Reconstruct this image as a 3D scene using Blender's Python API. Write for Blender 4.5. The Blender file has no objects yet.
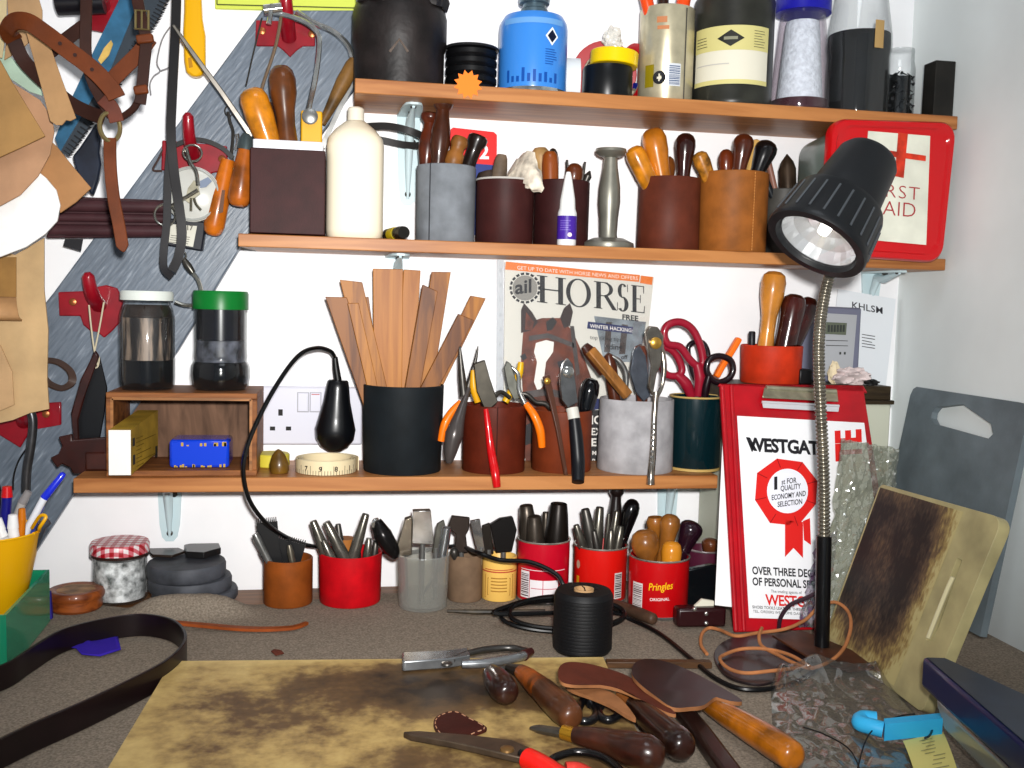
import bpy, math, random
from mathutils import Vector as V, Matrix as MX, noise as NZ
from mathutils.geometry import tessellate_polygon
random.seed(7)
PI = math.pi
col = bpy.context.scene.collection
# ------------------------------------------------------------------ camera
F = 1000.0
YAW, PITCH, ROLL = math.radians(10), math.radians(4.6), math.radians(1.47)
fw = V((math.sin(YAW)*math.cos(PITCH), math.cos(YAW)*math.cos(PITCH), -math.sin(PITCH)))
r0 = V((math.cos(YAW), -math.sin(YAW), 0))
u0_ = r0.cross(fw)
rt = r0*math.cos(ROLL) + u0_*math.sin(ROLL)
up = u0_*math.cos(ROLL) - r0*math.sin(ROLL)
def ray(u, v): return fw + rt*((u-512)/F) - up*((v-384)/F)
CAM = V((0, -1.42*ray(309, 415).y, 1.158))
def P(u, v, y):
    d = ray(u, v); return CAM + d*((y-CAM.y)/d.y)
def G(u, v, z=None):
    d = ray(u, v); z = ZB if z is None else z
    return CAM + d*((z-CAM.z)/d.z)
def PX(u, v, x):
    d = ray(u, v); return CAM + d*((x-CAM.x)/d.x)
def px(p):
    d = V(p)-CAM; k = d.dot(fw)
    return 512+F*d.dot(rt)/k, 384-F*d.dot(up)/k
def mpp(p): return (V(p)-CAM).dot(fw)/F
ZB = 0.75
SD1, SD2, SD3 = .135, .125, .14
Z1 = P(656, 97, -SD1).z
Z2 = P(590, 246, -SD2).z
Z3 = P(395, 477, -SD3).z
XR = P(899, 275, 0).x
cam = bpy.data.cameras.new('camera'); co = bpy.data.objects.new('camera', cam); col.objects.link(co)
R = MX((rt, up, -fw)).transposed()
co.matrix_world = MX.Translation(CAM) @ R.to_4x4()
cam.sensor_fit = 'HORIZONTAL'; cam.sensor_width = 36; cam.lens = F/1024*36; cam.clip_start = .02
bpy.context.scene.camera = co
# ------------------------------------------------------------------ materials
def lin(c):
    o = []
    for k in c:
        k /= 255.0
        o.append((k/12.92 if k <= .04045 else ((k+.055)/1.055)**2.4)**1.2)
    return (*o, 1)
_m = {}
def base_mat(key):
    m = bpy.data.materials.new(key); m.use_nodes = True
    nt = m.node_tree; b = nt.nodes['Principled BSDF']
    return m, nt, b
def plain(c, rough=.5, metal=0, spec=.28, var=.0, scale=30, coat=0, bump=0, bscale=200):
    k = ('plain', c, rough, metal, spec, var, scale, coat, bump, bscale)
    if k in _m: return _m[k]
    m, nt, b = base_mat('paint')
    b.inputs['Base Color'].default_value = lin(c); b.inputs['Roughness'].default_value = rough
    b.inputs['Metallic'].default_value = metal; b.inputs['Specular IOR Level'].default_value = spec
    b.inputs['Coat Weight'].default_value = coat; b.inputs['Coat Roughness'].default_value = .08
    if var or bump:
        tc = nt.nodes.new('ShaderNodeTexCoord')
    if var:
        n = nt.nodes.new('ShaderNodeTexNoise'); n.inputs['Scale'].default_value = scale; n.inputs['Detail'].default_value = 5
        nt.links.new(tc.outputs['Object'], n.inputs['Vector'])
        r = nt.nodes.new('ShaderNodeValToRGB')
        a = lin(tuple(x*(1-var) for x in c)); d = lin(tuple(min(255, x*(1+var*.6)) for x in c))
        r.color_ramp.elements[0].color = a; r.color_ramp.elements[1].color = d
        r.color_ramp.elements[0].position = .32; r.color_ramp.elements[1].position = .68
        nt.links.new(n.outputs['Fac'], r.inputs['Fac']); nt.links.new(r.outputs['Color'], b.inputs['Base Color'])
    if bump:
        n2 = nt.nodes.new('ShaderNodeTexNoise'); n2.inputs['Scale'].default_value = bscale; n2.inputs['Detail'].default_value = 3
        nt.links.new(tc.outputs['Object'], n2.inputs['Vector'])
        bp = nt.nodes.new('ShaderNodeBump'); bp.inputs['Strength'].default_value = bump; bp.inputs['Distance'].default_value = .002
        nt.links.new(n2.outputs['Fac'], bp.inputs['Height']); nt.links.new(bp.outputs['Normal'], b.inputs['Normal'])
    _m[k] = m; return m
def leather(c, rough=.45): return plain(c, rough+.08, spec=.16, var=.10, scale=38, bump=.08, bscale=500)
def metal(c=(190, 190, 185), rough=.28): return plain(c, rough, metal=.72 if rough > .2 else .9, spec=.5, var=.12, scale=60)
def wood(c, dark=None, axis='x', rough=.45, stretch=9, scale=38, coat=0, contrast=.5):
    k = ('wood', c, dark, axis, rough, stretch, scale, coat, contrast)
    if k in _m: return _m[k]
    dark = dark or tuple(x*(1-.5*contrast) for x in c)
    m, nt, b = base_mat('wood')
    tc = nt.nodes.new('ShaderNodeTexCoord'); mp = nt.nodes.new('ShaderNodeMapping')
    s = {'x': (1/stretch, 1, 1), 'y': (1, 1/stretch, 1), 'z': (1, 1, 1/stretch)}[axis]
    mp.inputs['Scale'].default_value = s
    n = nt.nodes.new('ShaderNodeTexNoise'); n.inputs['Scale'].default_value = scale*2; n.inputs['Detail'].default_value = 6
    n.inputs['Distortion'].default_value = 1.2
    r = nt.nodes.new('ShaderNodeValToRGB'); r.color_ramp.elements[0].position = .33; r.color_ramp.elements[1].position = .62
    r.color_ramp.elements[0].color = lin(dark); r.color_ramp.elements[1].color = lin(c)
    nt.links.new(tc.outputs['Object'], mp.inputs['Vector']); nt.links.new(mp.outputs['Vector'], n.inputs['Vector'])
    nt.links.new(n.outputs['Fac'], r.inputs['Fac']); nt.links.new(r.outputs['Color'], b.inputs['Base Color'])
    b.inputs['Roughness'].default_value = rough; b.inputs['Specular IOR Level'].default_value = .25; b.inputs['Coat Weight'].default_value = coat; b.inputs['Coat Roughness'].default_value = .1
    _m[k] = m; return m
def clear(c=(235, 240, 240), a=.12, rough=.05, gl=1.0, d=.12, g=.55):
    """thin glass or film: mostly see-through, gloss by the angle of the surface"""
    k = ('clear', c, a, rough, gl, d, g)
    if k in _m: return _m[k]
    m = bpy.data.materials.new('glass'); m.use_nodes = True; nt = m.node_tree
    b = nt.nodes['Principled BSDF']; out = nt.nodes['Material Output']
    b.inputs['Base Color'].default_value = (*[x*d for x in lin(c)[:3]], 1); b.inputs['Roughness'].default_value = rough
    b.inputs['Specular IOR Level'].default_value = .9*gl
    t = nt.nodes.new('ShaderNodeBsdfTransparent'); t.inputs['Color'].default_value = lin(tuple(min(255, x+10) for x in c))
    lw = nt.nodes.new('ShaderNodeLayerWeight'); lw.inputs['Blend'].default_value = .35
    mr = nt.nodes.new('ShaderNodeMapRange'); mr.inputs['To Min'].default_value = a; mr.inputs['To Max'].default_value = min(1, a+g)
    mx = nt.nodes.new('ShaderNodeMixShader')
    nt.links.new(lw.outputs['Facing'], mr.inputs['Value']); nt.links.new(mr.outputs['Result'], mx.inputs['Fac'])
    nt.links.new(t.outputs[0], mx.inputs[1]); nt.links.new(b.outputs[0], mx.inputs[2])
    gs = nt.nodes.new('ShaderNodeBsdfGlossy'); gs.inputs['Roughness'].default_value = rough; gs.inputs['Color'].default_value = (.045*gl, .045*gl, .045*gl, 1)
    ad = nt.nodes.new('ShaderNodeAddShader'); nt.links.new(mx.outputs[0], ad.inputs[0]); nt.links.new(gs.outputs[0], ad.inputs[1]); nt.links.new(ad.outputs[0], out.inputs['Surface'])
    _m[k] = m; return m
def glow(c, s):
    m, nt, b = base_mat('bulb'); b.inputs['Emission Color'].default_value = lin(c); b.inputs['Emission Strength'].default_value = s
    return m
# ------------------------------------------------------------------ mesh building
def perp(d):
    d = d.normalized(); a = V((0, 0, 1)) if abs(d.z) < .9 else V((1, 0, 0))
    s = d.cross(a).normalized(); return s, s.cross(d).normalized()
class MB:
    def __init__(s): s.v, s.f, s.m, s.cur = [], [], [], 0
    def add(s, vs, fs):
        o = len(s.v); s.v += [V(p) for p in vs]
        for f in fs: s.f.append(tuple(o+i for i in f)); s.m.append(s.cur)
        return s
    def hexa(s, b, t):
        return s.add(list(b)+list(t), [(3, 2, 1, 0), (4, 5, 6, 7), (0, 1, 5, 4), (1, 2, 6, 5), (2, 3, 7, 6), (3, 0, 4, 7)])
    def box(s, c, d, R=None):
        c = V(c); vs = []
        for z in (-.5, .5):
            for x, y in ((-.5, -.5), (.5, -.5), (.5, .5), (-.5, .5)):
                p = V((x*d[0], y*d[1], z*d[2])); vs.append(c+(R @ p if R else p))
        return s.hexa(vs[:4], vs[4:])
    def spin(s, A, B, prof, seg=20, sx=1.0, caps=True):
        """prof: (t along A to B, radius in metres)"""
        A, B = V(A), V(B); d = B-A; a, b = perp(d)
        vs, fs, rings = [], [], []
        for t, r in prof:
            c = A+d*t
            if r <= 1e-6: rings.append([len(vs)]); vs.append(c)
            else:
                rings.append(list(range(len(vs), len(vs)+seg)))
                for k in range(seg):
                    w = 2*PI*k/seg; vs.append(c+a*(r*math.cos(w)*sx)+b*(r*math.sin(w)))
        for q, w in zip(rings, rings[1:]):
            if len(q) == 1 and len(w) == 1: continue
            for k in range(seg):
                n = (k+1) % seg
                if len(q) == 1: fs.append((q[0], w[k], w[n]))
                elif len(w) == 1: fs.append((q[k], w[0], q[n]))
                else: fs.append((q[k], w[k], w[n], q[n]))
        if caps and len(rings[0]) > 1: fs.append(tuple(rings[0]))
        if caps and len(rings[-1]) > 1: fs.append(tuple(reversed(rings[-1])))
        return s.add(vs, fs)
    def lathe(s, c, prof, seg=32):
        """prof: (r, z) around the vertical through c"""
        c = V(c); return s.spin(c, c+V((0, 0, 1)), [(z, r) for r, z in prof], seg)
    def tube(s, pts, r, seg=8, closed=False):
        pts = [V(p) for p in pts]; n = len(pts); rs = r if isinstance(r, (list, tuple)) else [r]*n
        vs, fs = [], []; pa = None
        for i, p in enumerate(pts):
            if closed: t = pts[(i+1) % n]-pts[i-1]
            else: t = pts[min(i+1, n-1)]-pts[max(i-1, 0)]
            t = t.normalized() if t.length > 1e-9 else V((0, 0, 1))
            if pa is None: a = perp(t)[0]
            else:
                a = pa-t*pa.dot(t); a = a.normalized() if a.length > 1e-6 else perp(t)[0]
            pa = a; b = t.cross(a)
            for k in range(seg):
                w = 2*PI*k/seg; vs.append(p+(a*math.cos(w)+b*math.sin(w))*rs[i])
        for i in range(n if closed else n-1):
            j = (i+1) % n
            for k in range(seg):
                q = (k+1) % seg; fs.append((i*seg+k, i*seg+q, j*seg+q, j*seg+k))
        if not closed: fs += [tuple(reversed(range(seg))), tuple(range((n-1)*seg, n*seg))]
        return s.add(vs, fs)
    def ribbon(s, pts, w, t, side=V((0, 0, 1)), normal=None, closed=False):
        """flat strap: width w along side (or facing normal), thickness t"""
        pts = [V(p) for p in pts]; n = len(pts); ws = w if isinstance(w, (list, tuple)) else [w]*n; vs, fs = [], []
        for i, p in enumerate(pts):
            if closed: T = (pts[(i+1) % n]-pts[i-1]).normalized()
            else: T = (pts[min(i+1, n-1)]-pts[max(i-1, 0)]).normalized()
            if normal is not None:
                S = T.cross(V(normal)).normalized()
            else:
                S = side[i] if isinstance(side, list) else side
                S = (S-T*S.dot(T)).normalized()
            N = T.cross(S).normalized()
            for a, b in ((-1, -1), (1, -1), (1, 1), (-1, 1)): vs.append(p+S*(a*ws[i]/2)+N*(b*t/2))
        for i in range(n if closed else n-1):
            j = (i+1) % n
            for k in range(4):
                q = (k+1) % 4; fs.append((i*4+k, i*4+q, j*4+q, j*4+k))
        if not closed: fs += [(3, 2, 1, 0), tuple(range(4*n-4, 4*n))]
        return s.add(vs, fs)
    def prism(s, poly, ext, holes=()):
        poly = [V(p) for p in poly]; ext = V(ext); loops = [poly]+[[V(p) for p in h] for h in holes]
        tri = tessellate_polygon(loops); allp = [p for l in loops for p in l]; n = len(allp)
        fs = [tuple(t) for t in tri]+[tuple(n+i for i in reversed(t)) for t in tri]; o = 0
        for l in loops:
            for k in range(len(l)):
                q = (k+1) % len(l); fs.append((o+k, o+q, n+o+q, n+o+k))
            o += len(l)
        return s.add(allp+[p+ext for p in allp], fs)
    def grid(s, fn, nu, nv, thick=None):
        vs = [V(fn(i/nu, j/nv)) for j in range(nv+1) for i in range(nu+1)]; w = nu+1
        fs = [(j*w+i, j*w+i+1, (j+1)*w+i+1, (j+1)*w+i) for j in range(nv) for i in range(nu)]
        if thick is not None:
            th = V(thick); N = len(vs); vs += [p+th for p in vs]
            fs += [tuple(N+k for k in reversed(f)) for f in list(fs)]
            rim = [i for i in range(w)]+[j*w+nu for j in range(1, nv+1)]+[nv*w+i for i in range(nu-1, -1, -1)]+[j*w for j in range(nv-1, 0, -1)]
            for a, b in zip(rim, rim[1:]+rim[:1]): fs.append((b, a, N+a, N+b))
        return s.add(vs, fs)
    def build(s, name, mats, parent=None, label=None, smooth=38, bevel=0, loc=None, solid=0):
        if not isinstance(mats, (list, tuple)): mats = [mats]
        if parent is not None: L = ROOT[parent.name]
        elif loc is not None: L = V(loc)
        else:
            L = V(((min(p.x for p in s.v)+max(p.x for p in s.v))/2, (min(p.y for p in s.v)+max(p.y for p in s.v))/2, min(p.z for p in s.v)))
        me = bpy.data.meshes.new(name); me.from_pydata([p-L for p in s.v], [], s.f); me.validate()
        for m in mats: me.materials.append(m)
        if len(mats) > 1 and len(me.polygons) == len(s.m):
            me.polygons.foreach_set('material_index', s.m)
        import bmesh
        bm = bmesh.new(); bm.from_mesh(me); bmesh.ops.recalc_face_normals(bm, faces=bm.faces); bm.to_mesh(me); bm.free()
        if smooth:
            me.polygons.foreach_set('use_smooth', [True]*len(me.polygons)); me.set_sharp_from_angle(angle=math.radians(smooth))
        o = bpy.data.objects.new(name, me); col.objects.link(o)
        if parent is None: o.location = L
        else: o.parent = parent
        ROOT[o.name] = L
        if bevel:
            b = o.modifiers.new('bevel', 'BEVEL'); b.width = bevel; b.segments = 2; b.limit_method = 'ANGLE'; b.angle_limit = math.radians(40)
        if label: o['label'] = label
        return o
ROOT = {}
def thing(name, label, cat, loc, group=None):
    o = bpy.data.objects.new(name, None); o.empty_display_size = .02; col.objects.link(o); o.location = V(loc); ROOT[o.name] = V(loc)
    o['label'] = label; o['category'] = cat
    if group: o['group'] = group
    return o
def tag(o, label, cat, group=None, kind=None):
    o['label'] = label; o['category'] = cat
    if group: o['group'] = group
    if kind: o['kind'] = kind
    return o
def struct(o): o['kind'] = 'structure'; return o
def cat_(pts, n=6, closed=False):
    pts = [V(p) for p in pts]; N = len(pts); out = []
    for i in range(N if closed else N-1):
        if closed: a, b, c, d = pts[i-1], pts[i], pts[(i+1) % N], pts[(i+2) % N]
        else: a, b, c, d = pts[max(i-1, 0)], pts[i], pts[i+1], pts[min(i+2, N-1)]
        for k in range(n):
            t = k/n; out.append(.5*((2*b)+(c-a)*t+(2*a-5*b+4*c-d)*t*t+(3*b-a-3*c+d)*t**3))
    if not closed: out.append(pts[-1])
    return out
def pp(l, y=None):
    """photo points -> world: (u,v,y) or (u,v) with a common y"""
    return [P(q[0], q[1], q[2] if len(q) > 2 else y) for q in l]
def plate(mb, l, y, th): return mb.prism(pp(l, y), (0, th, 0))
def text2d(s, size=1.0, off=0.0, sx=1.0, shear=0, align='LEFT', space=1.0):
    c = bpy.data.curves.new('t', 'FONT'); c.body = s; c.size = size; c.offset = off; c.shear = shear; c.align_x = align; c.space_character = space; c.resolution_u = 3
    o = bpy.data.objects.new('t', c); col.objects.link(o)
    bpy.context.view_layer.update()
    dg = bpy.context.evaluated_depsgraph_get(); me = bpy.data.meshes.new_from_object(o.evaluated_get(dg))
    vs = [(v.co.x*sx, v.co.y) for v in me.vertices]; fs = [tuple(p.vertices) for p in me.polygons]
    bpy.data.objects.remove(o); bpy.data.curves.remove(c); bpy.data.meshes.remove(me)
    return vs, fs
def put_text(mb, s, fn, size, x=0, y=0, **k):
    vs, fs = text2d(s, size, **k)
    return mb.add([fn(x+a, y+b) for a, b in vs], fs)
def flat(mb, poly, fn):
    """flat printed patch given in the 2-d coordinates of fn"""
    tri = tessellate_polygon([[V((a, b, 0)) for a, b in poly]])
    return mb.add([fn(a, b) for a, b in poly], [tuple(t) for t in tri])
def slices(mb, poly, fn, n=10):
    '''a convex printed shape on a curved face, cut into upright columns'''
    xs = [p[0] for p in poly]; a, b = min(xs), max(xs); cols = []
    for k in range(n+1):
        x = a+(b-a)*k/n; ys = []
        for (x0, y0), (x1, y1) in zip(poly, poly[1:]+poly[:1]):
            if abs(x1-x0) < 1e-9:
                if abs(x-x0) < 1e-7: ys += [y0, y1]
            elif min(x0, x1)-1e-9 <= x <= max(x0, x1)+1e-9: ys.append(y0+(y1-y0)*(x-x0)/(x1-x0))
        cols.append((x, min(ys), max(ys)))
    vs = [fn(x, lo) for x, lo, hi in cols]+[fn(x, hi) for x, lo, hi in cols]
    return mb.add(vs, [(k, k+1, n+2+k, n+1+k) for k in range(n)])
def rect(x0, y0, x1, y1, n=1):
    return [(x0+(x1-x0)*k/n, y0) for k in range(n+1)]+[(x1-(x1-x0)*k/n, y1) for k in range(n+1)]
def strip(mb, x0, y0, x1, y1, fn, n=8):
    """a printed rectangle on a curved face, cut into columns"""
    vs = [fn(x0+(x1-x0)*k/n, y) for y in (y0, y1) for k in range(n+1)]
    return mb.add(vs, [(k, k+1, n+1+k+1, n+1+k) for k in range(n)])
def on_cyl(c, r, e=.0004, a0=0.0, taper=0.0):
    """(x along the face, z up) -> world on a cylinder; x=0 faces the camera; r at z plus taper*z"""
    c = V(c); d = (CAM-c); base = math.atan2(d.y, d.x)+a0
    def fn(x, z):
        rr = r+taper*z+e; w = base+x/max(r, .001); return c+V((rr*math.cos(w), rr*math.sin(w), z))
    return fn
def plane_fn(O, X, Y, N=None, e=.0004):
    O, X, Y = V(O), V(X), V(Y); n = (X.cross(Y)).normalized()
    if n.dot(CAM-O) < 0: n = -n
    return lambda a, b: O+X*a+Y*b+n*e
def barcode(mb, x0, y0, x1, y1, fn, horiz=False, n=16, seed=1):
    """white patch = material 0, bars = material 1"""
    rnd = random.Random(seed); mb.cur = 0; strip(mb, x0, y0, x1, y1, lambda a, b: fn(a, b), 6); mb.cur = 1
    g = (y1-y0) if horiz else (x1-x0); p = .06*g
    lift = lambda a, b: fn(a, b)+(fn(a, b)-V((ROOTC.x, ROOTC.y, fn(a, b).z))).normalized()*.0002 if ROOTC else fn(a, b)
    for _ in range(n):
        w = rnd.uniform(.015, .05)*g
        if p+w > g*.95: break
        if horiz: strip(mb, x0+.06*(x1-x0), y0+p, x1-.06*(x1-x0), y0+p+w, lift, 6)
        else: strip(mb, x0+p, y0+.08*(y1-y0), x0+p+w, y1-.08*(y1-y0), lift, 1)
        p += w+rnd.uniform(.02, .05)*g
    mb.cur = 0
ROOTC = None
# handle profiles: t from the free end towards the blade, radius relative
BULB = [(0, 0), (.012, .35), (.04, .6), (.1, .86), (.2, 1), (.32, .97), (.5, .74), (.7, .6), (.88, .66), (1, .6)]
PEAR = [(0, 0), (.012, .4), (.05, .72), (.12, .95), (.22, 1), (.38, .86), (.6, .66), (.8, .6), (1, .58)]
EGG = [(0, 0), (.02, .4), (.08, .74), (.2, .97), (.34, 1), (.55, .86), (.8, .64), (1, .55)]
ROD = [(0, 0), (.008, .55), (.03, .85), (.08, 1), (.6, 1), (.9, .9), (1, .85)]
FLARE = [(0, 0), (0, .75), (.02, .95), (.06, 1), (.1, .93), (.15, .62), (.22, .66), (.4, .92), (.55, .95), (.75, .72), (.9, .5), (1, .5)]
PUNCH = [(0, 0), (0, .72), (.015, .8), (.3, .85), (.5, 1), (1, 1)]
TAPER = [(0, 0), (0, .55), (.02, .62), (.6, .95), (1, 1)]
def scaled(p, r): return [(t, k*r) for t, k in p]
class Cup: pass
def cup(name, label, cat, u0, u1, vt, vb, zs, mat, y=None, taper=1.0, wall=.0028, group=None, inner=None, rim=None, seg=40, part='body', seam=None, floor_t=.004):
    uc = (u0+u1)/2
    if y is None:
        r = (u1-u0)/2*mpp(G(uc, vb, zs)); y = G(uc, vb, zs).y+r*.96
    vm = (vt+vb)/2
    a, b = P(u0, vm, y), P(u1, vm, y)
    c = Cup(); c.y = y; c.x = P(uc, vb, y).x; c.r = (b-a).length/2*.985; c.z0 = zs; c.z1 = P(uc, vt, y).z; c.h = c.z1-zs
    rb = c.r*taper; c.rb = rb; c.wall = wall
    o = thing(name, label, cat, (c.x, c.y, zs), group); c.o = o
    m = MB()
    m.lathe((c.x, c.y, zs), [(0, 0), (rb-.001, 0), (rb, .0015), (c.r, c.h-.001), (c.r-.0008, c.h), (c.r-wall+.0006, c.h), (c.r-wall, c.h-.001), (rb-wall, floor_t), (0, floor_t)], seg)
    c.body = m.build(part, mat, o)
    if rim:
        m = MB(); R0 = c.r
        n = 40; ring = [V((c.x+R0*math.cos(2*PI*k/n), c.y+R0*math.sin(2*PI*k/n), c.z1)) for k in range(n)]
        m.tube(ring, .0014, 6, True); m.build('rim', rim, o)
    if seam:
        m = MB(); fn = on_cyl((c.x, c.y, zs), rb, .0002, taper=(c.r-rb)/c.h)
        xx, sm = seam
        for k in range(int(c.h/.004)):
            m.tube([fn(xx*c.r, .002+k*.004), fn(xx*c.r, .0045+k*.004)], .0006, 5)
        m.build('stitching', sm, o)
    return c
STEEL = metal((150, 150, 148), .3); CHROME = metal((215, 215, 212), .12); DARKST = metal((95, 92, 88), .38)
BRASS = metal((200, 160, 80), .3); IRON = plain((38, 36, 36), .5, var=.3)
def intool(c, u, v, ur, dy, prof, w, mat, name, label, cat='hand tool', group=None, part='handle', shank=STEEL, lean=0.0, below=.02, ferrule=None, sr=.0022, seg=18, sx=1.0):
    """a tool standing in a cup: free end at photo point (u,v), crossing the rim at photo column ur, dy behind the cup's axis"""
    y = c.y+dy; vr = px((c.x, y, c.z1))[1]
    A = P(u, v, y+lean); q = P(ur, vr, y); zb = max(c.z1-below, c.z0+.008)
    B = V((q.x, y, zb)); d = V((B.x-c.x, B.y-c.y, 0)); rr = w/2*mpp(A)
    lim = max(c.r-c.wall-rr*prof[-1][1]-.001, .002)
    if d.length > lim: d = d*(lim/d.length); B = V((c.x+d.x, c.y+d.y, zb))
    foot = V((c.x-d.x*.25, c.y-d.y*.25, c.z0+.0045))
    o = thing(name, label, cat, foot, group)
    m = MB(); m.spin(A, B, scaled(prof, rr), seg, sx); m.build(part, mat, o)
    if ferrule:
        m = MB(); e = (B-A); m.spin(B-e*.16, B, [(0, rr*prof[-1][1]*1.12), (1, rr*prof[-1][1]*1.1)], 16); m.build('ferrule', ferrule, o)
    if shank and (B-foot).length > .01:
        m = MB(); m.spin(B-(B-A).normalized()*.004, foot, [(0, 0), (0, sr), (.85, sr*.9), (1, sr*.4)], 10); m.build('shank', shank, o)
    return o
# ================================================================== the setting
XL, YF, ZC = -.95, -2.3, 2.3
WALL = plain((250, 250, 252), .75, var=.025, scale=6, bump=.12, bscale=40)
m = MB(); m.box(((XL+XR)/2, .03, ZC/2), (XR-XL+.12, .06, ZC)); struct(m.build('wall_back', WALL))
m = MB(); m.box((XR+.03, YF/2, ZC/2), (.06, -YF, ZC)); struct(m.build('wall_right', plain((238, 243, 242), .7, var=.03, scale=5, bump=.15, bscale=30)))
m = MB(); m.box((XL-.03, YF/2, ZC/2), (.06, -YF, ZC)); struct(m.build('wall_left', WALL))
m = MB(); m.box(((XL+XR)/2, YF/2, -.03), (XR-XL+.12, -YF, .06)); struct(m.build('floor', plain((120, 110, 98), .7, var=.2, scale=12)))
m = MB(); m.box(((XL+XR)/2, YF/2, ZC+.03), (XR-XL+.12, -YF, .06)); struct(m.build('ceiling', WALL))
def beam_mat():
    m, nt, b = base_mat('grey_paint')
    tc = nt.nodes.new('ShaderNodeTexCoord'); mp = nt.nodes.new('ShaderNodeMapping'); mp.vector_type = 'TEXTURE'
    mp.inputs['Rotation'].default_value = (0, math.radians(-53), 0); mp.inputs['Scale'].default_value = (7, 1, 1)
    n = nt.nodes.new('ShaderNodeTexNoise'); n.inputs['Scale'].default_value = 240; n.inputs['Detail'].default_value = 5
    r = nt.nodes.new('ShaderNodeValToRGB'); r.color_ramp.elements[0].position = .3; r.color_ramp.elements[1].position = .74
    r.color_ramp.elements[0].color = lin((104, 114, 126)); r.color_ramp.elements[1].color = lin((158, 166, 176))
    e = r.color_ramp.elements.new(.6); e.color = lin((122, 132, 144))
    bp = nt.nodes.new('ShaderNodeBump'); bp.inputs['Strength'].default_value = .25; bp.inputs['Distance'].default_value = .002
    L = nt.links.new
    L(tc.outputs['Object'], mp.inputs['Vector']); L(mp.outputs['Vector'], n.inputs['Vector']); L(n.outputs['Fac'], r.inputs['Fac'])
    L(r.outputs['Color'], b.inputs['Base Color']); L(n.outputs['Fac'], bp.inputs['Height']); L(bp.outputs['Normal'], b.inputs['Normal'])
    b.inputs['Roughness'].default_value = .38
    return m
m = MB(); plate(m, [(262, 10), (425, 10), (355, 88), (243, 243), (177, 352), (75, 492), (-20, 636), (-190, 636), (-52, 425), (53, 293)], -.018, .018)
struct(m.build('trim_1', beam_mat(), bevel=.002))
# ------------------------------------------------------------------ bench
BW = wood((150, 110, 75), axis='x')
t = thing('workbench', 'wooden workbench running along the wall under the grey-brown felt', 'workbench', ((XL+XR)/2, -.4, 0))
m = MB(); m.box(((XL+XR)/2-.01, -.4, ZB-.006-.02), (XR-XL-.03, .79, .04)); m.build('worktop', BW, t, bevel=.003)
for x in (XL+.08, XR-.08):
    for y in (-.08, -.72):
        m = MB(); m.box((x, y, (ZB-.046)/2), (.07, .07, ZB-.046)); m.build('leg', BW, t, bevel=.003)
def felt_h(x, y):
    h = .026*math.exp(-((x+.185)/.07)**4-((y+.128)/.022)**2)
    h -= .0012*abs(NZ.noise(V((x*9, y*9, 3))))*min(1, max(0, (-.45-y)/.1)) if y < -.45 else 0
    return h
x0, x1 = XL+.03, XR-.03
def felt(u, v):
    x = x0+(x1-x0)*u; yb = -.068+.008*math.sin(x*14)+.004*math.sin(x*37)-(.05*math.exp(-((x+.2)/.12)**2)); y = yb+(-.77-yb)*v
    return V((x, y, ZB-.0036+felt_h(x, y)))
m = MB(); m.grid(felt, 150, 90, (0, 0, .003))
CL = plain((150, 139, 126), .95, spec=.1, var=.16, scale=420, bump=.35, bscale=900)
tag(m.build('bench_felt', CL, smooth=60), 'grey-brown felt sheet covering the workbench', 'felt')
# ------------------------------------------------------------------ shelves
SW = wood((192, 138, 88), (160, 106, 62), axis='x', rough=.42, stretch=14, scale=24)
SWU = SW
BKT = plain((205, 222, 226), .35)
def bracket(par, u, z, length, drop, d):
    x = P(u, px((0, 0, z))[1], 0).x
    m = MB(); w = .017
    pr = [(-w, 0), (w, 0), (w*.8, -drop*.75), (w*.6, -drop+.006), (w*.3, -drop), (-w*.3, -drop), (-w*.6, -drop+.006), (-w*.8, -drop*.75)]
    m.prism([V((x+a, -.0035, z+b)) for a, b in pr], (0, .0033, 0))
    m.prism([V((x+a, -.001-(-b/drop)*length, z-.0032)) for a, b in [(q[0], q[1]) for q in pr]], (0, 0, .003))
    m.tube([V((x, -.004, z-drop*.93)), V((x, -.008, z-drop*.6)), V((x, -.02, z-drop*.2)), V((x, -.04, z-.012)), V((x, -length*.9, z-.004))], [.002, .005, .007, .006, .002], 10)
    b = m.build('shelf_bracket', BKT, par)
    m = MB()
    for zz in (.88, .3): m.spin((x+(.006 if zz < .5 else 0), -.0035, z-drop*zz), (x+(.006 if zz < .5 else 0), -.0065, z-drop*zz), [(0, .0045), (.6, .004), (1, .001)], 10)
    for yy in (.45, .85): m.spin((x, -length*yy, z-.003), (x, -length*yy, z-.0065), [(0, .0045), (.6, .004), (1, .001)], 10)
    m.build('screw', DARKST, b)
def shelf(label, xa, xb, z, d, th, brk, cut=0):
    o = thing('wooden_shelf', label, 'shelf', ((xa+xb)/2, -d/2, z-th))
    m = MB(); m.hexa([V((xa, -d, z-th)), V((xb, -d, z-th)), V((xb, 0, z-th)), V((xa+cut, 0, z-th))], [V((xa, -d, z)), V((xb, -d, z)), V((xb, 0, z)), V((xa+cut, 0, z))])
    m.build('board', SW, o, bevel=.0012)
    for b in brk: bracket(o, b[0], z-th, *b[1:], d)
    return o
shelf('top wooden shelf, carrying the blue gas canister and jars', .0189, XR-.004, Z1, SD1, .0185, [(409, .10, .125)])
shelf('middle wooden shelf, carrying leather tool cups and the white bottle', -.1243, XR-.003, Z2, SD2, .0165, [(397, .09, .12), (872, .09, .05)], .015)
shelf('lowest wooden shelf above the bench, carrying the crate and pliers', -.3198, .5222, Z3, SD3, .0185, [(170, .11, .095), (668, .11, .11)], -.0)
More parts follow.
